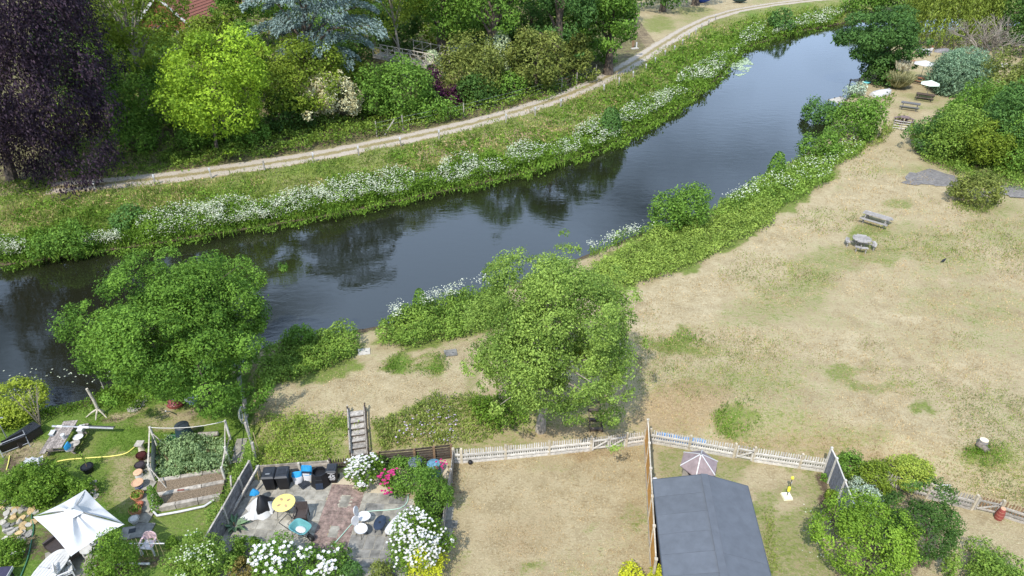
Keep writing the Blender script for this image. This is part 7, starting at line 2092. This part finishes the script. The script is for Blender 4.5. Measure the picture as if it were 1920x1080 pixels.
o = pot('black pot with a single leafy sapling on the left lawn', P, .27, .36, BLACK, nm='sapling_pot'); MB().tube([(0, 0, .3), (.02, .02, .8), (0, .03, 1.15)], [.02, .015, .006], 5).build('stem', W_BROWN, o)
n = 46; V = leaves(rng.normal(size=(n, 3)) * np.array([.12, .12, .14]) + np.array([0, 0, 1.0]), unit(rdir(n) + np.array([0, 0, .6])), .13, .5); quads('foliage', V, rng.random(n), G_RANK, o)
# pots along the slabs
pot('dark maroon glazed pot, the topmost of the row beside the slab path', at(269, 864), .24, .36, MAROON)
pot('dark glazed pot with pale rim right below the maroon one', at(266, 882), .23, .34, DGLAZE)
o = thing('flower_pot', 'upturned terracotta pot with a pale body in the row beside the slab path', 'flower pot', at(263, 896), 0, 'pots along the slab path')
MB().lathe([(.20, 0), (.18, .28)], 18).build('pale_body', GREYW, o, smooth=True); MB().lathe([(.02, .30), (.21, .28), (.22, .33), (.19, .36), (.02, .37)], 18).build('terracotta_top', TERRAP, o, smooth=True)
pot('blue and white glazed pot topped with a terracotta dish', at(263, 918), .21, .34, BGLAZE, rim=False, soil=False, top=TERRAP, band=((0, .2, WHITE), (.2, .62, BGLAZE), (.62, .75, WHITE), (.75, 1.0, BGLAZE)))
pot('wide terracotta pot with small weeds below the blue glazed one', at(261, 937), .27, .30, TERRA, G_RANK, .10)
pot('small dark red terracotta pot behind the lower planted one', at(264, 952), .17, .20, mat('red_terracotta', (.36, .11, .06), .8, .2, 5))
pot('terracotta pot full of green leaves near the bottom of the row', at(258, 966), .26, .32, TERRA, G_RANK, .22)
pot('pale grey stone pot at the lower end of the row', at(254, 979), .21, .26, mat('pale_stone_pot', (.50, .48, .44), .85, .15, 6, .2))
P = at(267, 846); o = thing('chimney_pot', 'pale stone pedestal with square top at the upper end of the pots', 'pedestal', P)
MB().lathe([(.18, 0), (.15, .06), (.12, .3), (.15, .42)], 14).build('body', mat('sand_stone', (.52, .46, .36), .9, .15, 6, .3), o, smooth=True); MB().box((0, 0, .46), (.38, .38, .08)).build('top', CONC, o)
# slab path
sp = [(282, 862), (281, 880), (281, 896), (279, 914), (276, 938), (274, 955), (271, 972), (268, 996)]
pth = None
o = tag(MB().build('slab_path', None) if False else MB().bar(tuple(at(283, 855) + np.array([0, 0, -.03])), tuple(at(266, 1010) + np.array([0, 0, -.03])), .75, .05).build('slab_path', SOIL), kind='structure')
for i, q in enumerate(sp):
    P = at(*q); hgt = .62 if i < 7 else .9
    put('paving_slab', MB().box((0, 0, 0), (.62 if i < 7 else .85, hgt * .88, .06)).mesh('paving_slab', STONE if i < 7 else STONED), o, (P[0], P[1], .03 + rng.normal() * .004), (0, 0, R(-3) + rng.normal() * .02))
for q, lab in (((243, 1001), 'dark slab left of the slab path end'), ((110, 962), None)):
    if lab: P = at(*q); oo = thing('dark_slab', lab, 'slab', P); MB().box((0, 0, .02), (.7, .7, .08), .2).build('slab', STONED, oo); MB().box((.1, .1, .064), (.3, .25, .01), .3).build('dark_patch', BLKLID, oo)  # dark stone slab with a smaller, darker rectangle on top

# vegetable cage and raised beds
cor = [at(296, 900), at(293, 828), at(432, 822), at(436, 862), at(420, 905)]
o = thing('vegetable_cage', 'white rope and timber frame round the leafy vegetable bed', 'frame', at(296, 866))
O = np.array(o.location)
for q, h in (((291, 905), 1.2), ((295, 838), 1.35), ((433, 826), 1.35), ((432, 872), 1.2), ((424, 905), 1.0)):
    P = at(*q) - O; MB().box((P[0], P[1], h / 2), (.09, .09, h)).build('upright', W_RAIL, o)
def link(a, b, ha, hb, r, m_, nm, sag=.08):
    A, B = at(*a) - O, at(*b) - O; A[2] += ha; B[2] += hb
    pts = [A + (B - A) * f - np.array([0, 0, sag * 4 * f * (1 - f)]) for f in np.linspace(0, 1, 8)]
    MB().tube(pts, r, 5).build(nm, m_, o)
link((295, 838), (433, 826), 1.3, 1.3, .022, ROPE, 'rope', .22)
link((295, 838), (291, 905), 1.3, 1.15, .035, W_PALE, 'side_bar', .0)
link((291, 905), (295, 838), .5, .55, .03, W_GREY, 'side_bar', .0)
link((433, 826), (432, 872), 1.3, 1.15, .03, W_PALE, 'side_bar', .0)
link((432, 872), (424, 905), 1.1, .9, .03, W_PALE, 'side_bar', .0)
link((433, 826), (428, 890), .2, .9, .03, W_GREY, 'brace', 0)
link((291, 905), (315, 922), 1.0, .2, .03, W_GREY, 'brace', 0)
link((295, 838), (318, 850), .9, .4, .03, W_GREY, 'brace', 0)
A, B = at(293, 900) - O, at(295, 842) - O
MB().add([(A[0], A[1], .05), (B[0], B[1], .05), (B[0], B[1], .95), (A[0], A[1], .85)], [(0, 1, 2, 3)]).build('netting', mat('pale_netting', (.45, .45, .42), .8, .3, 30), o)
vp = thing('vegetable_plants', 'tall grey-green broad bean plants inside the rope and timber frame', 'vegetables', at(366, 880))
V, rnd, Pm = mass('v', [(300, 905), (302, 850), (350, 835), (428, 838), (436, 872), (428, 893)], 1.05, G_VEG, lf=2.3, cover=5, freq=1.5, hmin=.35, mesh_only=True)
quads('foliage', V - np.array(vp.location), rnd, G_VEG, vp)
for p in Pm[::60][:40]: MB().tube([p - np.array(vp.location), p - np.array(vp.location) + np.array([0, 0, .6])], .012, 4).build('stem', W_BROWN, vp)
for q, lab in (((345, 893, 5), 'short'),): pass
beds = [((300, 909), (424, 890), .28, 'board'), ((294, 938), (424, 912), .30, 'sleeper'), ((290, 962), (416, 938), .30, 'sleeper')]
o = thing('raised_beds', 'stepped raised beds edged with weathered sleepers below the vegetable frame', 'raised bed', at(292, 955))
O = np.array(o.location)
prev = None
for (a, b, h, nm) in beds:
    A, B = at(*a) - O, at(*b) - O
    for k in range(3):
        f0, f1 = k / 3 + .005, (k + 1) / 3 - .005
        MB().bar(A + (B - A) * f0 + np.array([0, 0, h / 2]), A + (B - A) * f1 + np.array([0, 0, h / 2 + .01 * (k % 2)]), .20, h).build('sleeper', W_SLEEP, o)
    if prev is not None:
        (A0, B0) = prev
        MB().add([A0 + np.array([0, -.1, .22]), B0 + np.array([0, -.1, .22]), B + np.array([0, .1, .2]), A + np.array([0, .1, .2])], [(0, 3, 2, 1)]).build('soil', SOIL, o)
    prev = (A, B)
P = at(345, 930); t_ = thing('garden_trowel', 'small red-handled tool lying on the middle sleeper', 'tool', (P[0], P[1], .34), .1); MB().bar((-.2, 0, 0), (.12, 0, 0), .06, .03).build('handle', REDC, t_); MB().bar((.12, 0, 0), (.30, 0, 0), .03, .02).build('blade', METAL, t_)
A_ = [at(*q) for q in ((288, 938), (288, 962), (296, 970), (340, 965), (385, 955), (400, 945), (412, 935))]
pipe = [tuple(p + np.array([0, 0, .12])) for p in A_]
tag(MB().tube(pipe, .055, 8).build('white_pipe', WHITE, smooth=True), 'bent white plastic pipe round the front of the raised beds', 'pipe')
V, rnd, Pm = mass('x', [(300, 910), (420, 892), (422, 912), (300, 936)], .14, G_DRY, lf=1.6, cover=.7, mesh_only=True)
tag(quads('straw_mulch', V, rnd, G_DRY), kind='stuff')
shrub('tomato_plant', 'dark green leafy plant at the left end of the raised beds', (276, 304, 908, 968), G_MID, lf=2.1, style='cone')
P = at(392, 822); o = thing('old_log', 'weathered log behind the vegetable plants', 'log', P); MB().tube([(-.5, 0, .15), (.5, .1, .17)], [.15, .12], 9).build('bark', W_GREY, o, smooth=True); MB().tube([(.5, .1, .17), (.51, .101, .17)], .1, 9).build('cut_face', W_PALE, o)
# slabs beside the cage
for q, lab in (((452, 836), 'upper pale slab on the weedy path by the wire fence'), ((448, 858), 'lower pale slab on the weedy path by the wire fence')):
    P = at(*q); oo = thing('path_slab', lab, 'slab', P); MB().box((0, 0, .02), (.55, .8, .07), .1).build('slab', STONE, oo); MB().box((0, -.42, .01), (.5, .06, .06), .1).build('edge_stone', ROCK, oo)
# wire boundary fence with posts and ivy
pts = [(452, 700), (458, 740), (464, 785), (472, 830), (480, 868)]
o = thing('wire_fence', 'old wire fence on leaning grey posts between lawn and dry riverside grass', 'fence', at(*pts[0])); O = np.array(o.location)
for i, q in enumerate(pts):
    P = at(*q) - O; lx = (.12, -.1, .15, -.05, .1)[i]
    MB().bar((P[0], P[1], P[2] - .1), (P[0] + lx, P[1], P[2] + 1.35), .11).build('fence_post', W_GREY, o)
for zz in (.4, .8, 1.2): MB().tube([(at(*q) - O) + np.array([0, 0, zz]) for q in pts], .012, 4).build('wire', METAL, o)
MB().bar((at(*pts[2]) - O) + np.array([0, 0, 1.1]), (at(*pts[3]) - O) + np.array([0, 0, .2]), .07).build('loose_rail', W_GREY, o)
P = at(461, 800); o = thing('rope_coil', 'tangle of white and yellow rope hanging on the wire fence', 'rope', P)
for k in range(5):
    th = np.linspace(0, 6.0, 16); r_ = .35 + .05 * k
    MB().tube([(-.12 + .03 * k, r_ * .6 * math.cos(t), .75 + r_ * math.sin(t)) for t in th], .025, 5).build('rope_loop', YHOSE if k == 2 else ROPE, o, smooth=True)
for k, q in enumerate(((488, 858), (486, 905))):
    P = at(*q); o = thing('bamboo_cane', ('tall yellow cane in the weedy bank beside the wire fence', 'short cane leaning by the left wheelie bin')[k], 'cane', P)
    MB().tube([(0, 0, 0), (.1 * (k - .3), .05, (1.7, .9)[k])], .018, 6).build('cane', CANE, o); MB().tube([(.03, 0, .6), (.0, 0, .65)], .022, 6).build('node', W_BROWN, o)

# ------------------------------------------------------------------ lower left: parasol, tables, chairs
P = plane(146, 1040, 0)
corn = [plane(160, 918, 2.15), plane(233, 983, 2.15), plane(133, 1043, 2.15), plane(62, 969, 2.15)]
cc_ = np.mean(corn, 0); apex = np.array([cc_[0], cc_[1], 2.85])
o = thing('parasol', 'big white square parasol over the seating in the lower left corner', 'parasol', (cc_[0], cc_[1], 0)); O = np.array(o.location)
cb_ = cc_.copy(); cb_[2] = 2.15
for k in range(4):
    a, b = corn[k] - O, corn[(k + 1) % 4] - O; ap = apex - O; N_ = 14; v = []; f = []
    for i in range(N_ + 1):
        t = i / N_
        for j in range(N_ + 1):
            s = j / N_; e = a + (b - a) * s
            e = e + (cb_ - O - e) * .06 * math.sin(math.pi * s)                      # edge pulled in between the corners
            p = ap * (1 - t) + e * t
            p[2] -= .13 * math.sin(math.pi * t) * math.sin(math.pi * s) + .085 * math.cos(s * 5 * math.pi + k) * math.sin(math.pi * t) ** .7
            v.append(p)
    for i in range(N_):
        for j in range(N_): f.append((i * (N_ + 1) + j, i * (N_ + 1) + j + 1, (i + 1) * (N_ + 1) + j + 1, (i + 1) * (N_ + 1) + j)[::-1])
    MB().add(v, f).build('canopy_panel', CANVAS, o, smooth=True)
    q = [ap * (1 - t) + (a if s == 0 else b) * t + np.array([0, 0, .05]) for t, s in ((.0, 0), (.22, 0), (.22, 1))]
    MB().add([q[0] + np.array([0, 0, .02]), q[1], q[2]], [(0, 1, 2)]).build('vent_panel', CANVAS, o)
    MB().tube([a + np.array([0, 0, -.03]), ap + np.array([0, 0, -.05])], .016, 5).build('rib', METAL, o)
MB().tube([(0, 0, 0), (0, 0, 2.82)], .04, 10).build('pole', METAL, o); MB().lathe([(.04, 2.86), (.05, 2.9), (.02, 2.96)], 8).build('finial', METAL, o); MB().box((0, 0, .06), (.6, .6, .12)).build('base', CONC, o)
def oval(label, P, rz, rx_, ry_, h, m_, hole=True):
    o = thing('oval_table' if rx_ != ry_ else 'round_table', label, 'table', P, rz)
    e = [(rx_ * math.copysign(abs(math.cos(a)) ** .8, math.cos(a)), ry_ * math.copysign(abs(math.sin(a)) ** .8, math.sin(a))) for a in np.linspace(0, 2 * math.pi, 33)[:-1]]
    MB().prism(e, h - .05, h).build('tabletop', m_, o)
    if rx_ != ry_:
        for k in range(-3, 4): MB().box((0, k * ry_ * .26, h + .003), (rx_ * 1.5 * math.sqrt(1 - (k * .26) ** 2), .012, .006)).build('groove', METAL, o)
        MB().box((0, 0, h + .005), (.02, ry_ * 1.9, .008)).build('table_joint', METAL, o)
    if hole: MB().lathe([(.01, h + .01), (.03, h + .012)], 10).build('parasol_hole', BLACK, o)
    for sx_ in (-1, 1):
        for sy_ in (-1, 1): MB().box((sx_ * rx_ * .6, sy_ * ry_ * .55, h / 2 - .03), (.06, .06, h - .05)).build('leg', m_, o)
    return o
A, B = plane(112, 1042, .72), plane(72, 1090, .72)
oval('long oval grey-white garden table in the lower left corner', (float((A + B)[0] / 2), float((A + B)[1] / 2), 0), math.atan2(B[1] - A[1], B[0] - A[0]), .95, .52, .72, GREYW)
P = plane(164, 1027, .5); oval('small round pale side table below the square parasol', (P[0], P[1], 0), 0, .30, .30, .5, GREYW, False)
P = plane(120, 1030, .3)
o = thing('rattan_sofa', 'dark woven sofa in the shade beneath the square parasol', 'sofa', (P[0], P[1], 0), R(-30))
MB().box((0, 0, .30), (1.5, .75, .25)).build('seat', RATTAN, o); MB().box((0, .38, .58), (1.5, .10, .50), 0, -.12).build('backrest', RATTAN, o)
for s in (-1, 1): MB().box((s * .78, 0, .42), (.10, .78, .36)).build('armrest', RATTAN, o); [MB().box((s * .7, y, .09), (.06, .06, .18)).build('leg', BLACK, o) for y in (-.3, .3)]
P = plane(124, 1072, .4)
o = thing('slatted_chair', 'grey and white slatted garden chair at the bottom edge by the oval table', 'chair', (P[0], P[1], 0), R(125))
for k in range(5): MB().box((0, -.2 + k * .1, .42), (.50, .085, .025)).build('seat_slat', GREYW, o)
for k in range(5): MB().box((-.2 + k * .1, .28, .70), (.06, .03, .5), 0, -.12).build('back_slat', GREYW, o)
for s in (-1, 1):
    MB().bar((s * .28, -.25, .64), (s * .28, .28, .66), .06, .03).build('armrest', WHITE, o)
    for y in (-.24, .24): MB().box((s * .27, y, .33), (.05, .05, .66)).build('leg', WHITE, o)
MB().box((0, .31, .96), (.56, .05, .07)).build('back_rail', WHITE, o)

# pink and white moulded chair
P = at(285, 1034)
o = thing('plastic_chair', 'white plastic armchair with a faded pink back on the lower lawn', 'chair', P, R(-3))
MB().prism([(x, y) for x, y in ((-.25, -.26), (.25, -.26), (.24, .22), (-.24, .22))], .40, .44).build('seat', WHITE, o)
n = 14; v = []; f = []
for i in range(n):
    a = math.pi * (i / (n - 1)); x = -.30 * math.cos(a); y = .20 + .12 * math.sin(a)
    hh = .62 + .26 * math.sin(a) ** .5
    v += [(x * .9, y - .03, .44), (x, y, hh), (x * 1.03, y + .035, hh - .01), (x * .93, y + .02, .44)]
for i in range(n - 1):
    for j in range(4): f.append((i * 4 + j, i * 4 + (j + 1) % 4, (i + 1) * 4 + (j + 1) % 4, (i + 1) * 4 + j)[::-1])
MB().add(v, f).build('backrest', PINKP, o, smooth=True)
for s in (-1, 1):
    MB().bar((s * .29, -.27, .63), (s * .29, .22, .65), .075, .03).build('armrest', PINKP, o)
    MB().add([(s * .24, -.27, .0), (s * .32, -.30, .0), (s * .31, -.27, .63), (s * .24, -.25, .63), (s * .24, -.20, .0), (s * .30, -.20, 0), (s * .30, -.20, .63), (s * .24, -.20, .63)], [(0, 1, 2, 3), (7, 6, 5, 4), (0, 4, 5, 1), (1, 5, 6, 2), (3, 2, 6, 7), (0, 3, 7, 4)]).build('leg', WHITE, o)
    MB().bar((s * .25, .24, .42), (s * .28, .34, 0), .06, .05).build('leg', WHITE, o)
# cane frame
A, B = at(226, 1042), at(316, 1042)
o = thing('cane_frame', 'row of thin canes tied to a white rail in front of the plastic armchair', 'frame', A); d = B - A
MB().tube([(-.05, 0, .75), (d[0] + .05, d[1], .75)], .026, 7).build('rail', WHITE, o)
MB().tube([(.2, -.55, .12), (d[0] * .75, -.55, .12)], .05, 7).build('ground_rail', GREYW, o)
for k in range(9): MB().tube([(d[0] * (k + .5) / 9, -.10, 0), (d[0] * (k + .5) / 9 + rng.normal() * .04, .02, 1.0 + .2 * rng.random())], .010, 5).build('cane', CANE, o)
P = at(203, 1058)
o = thing('rusty_arch', 'rusty curved metal plant support in the lower left garden', 'plant support', P, .35)
for k, s in enumerate((-.22, .0, .22)): MB().tube([(s, .9 * math.cos(t) * .55, 1.25 * math.sin(t)) for t in np.linspace(.0, math.pi, 12)], .016, 5).build('hoop', RUST, o, smooth=True)
for t in (.5, 1.0, 1.57, 2.1, 2.6): MB().tube([(-.22, .5 * math.cos(t), 1.25 * math.sin(t)), (.22, .5 * math.cos(t), 1.25 * math.sin(t))], .013, 5).build('cross_rod', RUST, o)
# rock border and paving in the lower left corner
k_ = 0
rk = [MB().prism([(math.cos(a) * (.8 + .3 * random.random()), math.sin(a) * (.6 + .3 * random.random())) for a in np.linspace(0, 6.28, 8)[:-1]], -.3, .5).mesh('stone', mm) for mm in (ROCK, mat('ochre_rock', (.42, .30, .15), .9, .3, 3, .6), STONED, CONC)]
o = thing('rock_border', 'rough border of grey and ochre rocks left of the square parasol', 'rockery', at(30, 965)); O = np.array(o.location)
for i in range(64):
    x, y = 4 + 66 * rng.random(), 935 + 85 * rng.random()
    P = at(x, y) - O; s = .10 + .16 * rng.random()
    put('stone', rk[int(rng.integers(0, 4))], o, P, (rng.normal() * .2, rng.normal() * .2, rng.random() * 6), (s, s, s * .7))
o2 = thing('rock_border', 'line of small stones on the bare strip right of the vegetable bed', 'rockery', at(176, 925)); O = np.array(o2.location)
for i in range(14):
    P = at(168 + 14 * rng.random(), 905 + 35 * rng.random()) - O; s = .08 + .10 * rng.random(); put('stone', rk[int(rng.integers(0, 4))], o2, P, (0, 0, rng.random() * 6), (s, s, s * .7))
P = at(30, 1042); o = thing('plank', 'white painted plank lying in the lower left border', 'plank', P, .25); MB().box((0, 0, .10), (.72, .13, .04)).build('board', WHITE, o); MB().box((.2, 0, .04), (.08, .2, .08)).build('bearer', W_GREY, o)
tag(MB().add([tuple(at(86, 1040) + np.array([0, 0, .02])), tuple(at(190, 1005) + np.array([0, 0, .02])), tuple(at(176, 1100) + np.array([0, 0, .02])), tuple(at(90, 1120) + np.array([0, 0, .02]))], [(3, 2, 1, 0)]).build('seating_paving', STONE), kind='structure')
P = plane(12, 1068, .5); o = thing('dark_table', 'dark purple corner of a covered table at the bottom left edge', 'table', (P[0] - .4, P[1] - .3, 0), .1)
MB().box((0, 0, .5), (1.2, .8, .05)).build('tabletop', mat('purple_cover', (.035, .03, .06), .6, .2, 5), o); [MB().box((x, y, .24), (.06, .06, .48)).build('leg', DMETAL, o) for x in (-.5, .5) for y in (-.3, .3)]; MB().box((.61, 0, .45), (.02, .8, .14)).build('cover_edge', WHITE, o)

# pampas grass, dead tree
P = at(1681, 166)
o = thing('pampas_grass', 'pampas grass with pale plumes beside the turquoise kayak', 'ornamental grass', P)
n = 2600; a = rng.random(n) * 6.28; l_ = 1.2 + 1.3 * rng.random(n); lean = .25 + .9 * rng.random(n)
d = unit(np.stack([np.cos(a) * lean, np.sin(a) * lean, np.ones(n)], 1)); C = d * l_[:, None] * .5 + np.stack([np.cos(a), np.sin(a), 0 * a], 1) * .35
V = leaves(C, unit(np.cross(d, rdir(n))), l_, .07, d); quads('blades', V, rng.random(n), G_PAMPAS, o)
n = 260; a = rng.random(n) * 6.28; d = unit(np.stack([np.cos(a) * .3, np.sin(a) * .3, np.ones(n)], 1)); C = d * (2.7 + .5 * rng.random(n))[:, None]
V = leaves(C, unit(np.cross(d, rdir(n))), .75, .25, d); quads('plumes', V, rng.random(n), leafmat('pampas_plume', (.38, .32, .22), (.66, .58, .44), .3), o)
B = at(1846, 132)
o = thing('dead_tree', 'bare grey dead tree with tangled branches beside the weeping willow', 'tree', B)
mbt = MB(); mbw = MB()
def branch(p, d, l, r, lev):
    q = p + d * l
    m_ = p + d * l * .5 + Vector((random.uniform(-1, 1), random.uniform(-1, 1), random.uniform(-.3, .6))) * l * .10
    (mbt if lev < 2 else mbw).tube([p, m_, q], [r, r * .8, r * .6], 6 if lev < 2 else 4)
    if lev >= 4: return
    for _ in range(4 if lev < 3 else 3):
        nd = (d + Vector((random.uniform(-1, 1), random.uniform(-1, 1), random.uniform(-.45, .55))) * .95).normalized()
        branch(p + d * l * random.uniform(.45, 1.0), nd, l * random.uniform(.55, .8), r * .55, lev + 1)
for k in range(4): branch(Vector((k * .5 - .7, 0, -.1)), Vector((.35 * (k - 1.5), -.1, 1)).normalized(), 3.4, .20, 0)
mbt.build('trunk', BARKP, o); mbw.build('branches', BARKP, o)
# pale pond weed
pts = [(1352, 140), (1372, 118), (1400, 108), (1412, 120), (1400, 138), (1378, 146), (1356, 148)]
q = samp(pts, 900); P = np.array([plane(a, b, WATER + .012) for a, b in q]); keep = fbm(P[:, 0] * .8, P[:, 1] * .8) > .45; P = P[keep]
V = leaves(P, unit(np.tile([0, 0, 1.0], (len(P), 1)) + rng.normal(size=(len(P), 3)) * .02), .35, .8, curl=0); V[:, :, 2] = WATER + .012 + rng.random((len(P), 1)) * .01
tag(quads('pond_weed', V, rng.random(len(P)), leafmat('pond_weed_green', (.16, .22, .12), (.34, .40, .26), .1)), kind='stuff')
q = samp([(0, 690), (210, 690), (200, 715), (20, 735)], 46); P = np.array([plane(a, b, WATER + .012) for a, b in q])
V = leaves(P, np.tile([0, 0, 1.0], (len(P), 1)), .13, .6, curl=0); tag(quads('floating_leaves', V, rng.random(len(P)), G_UMBEL), kind='stuff')
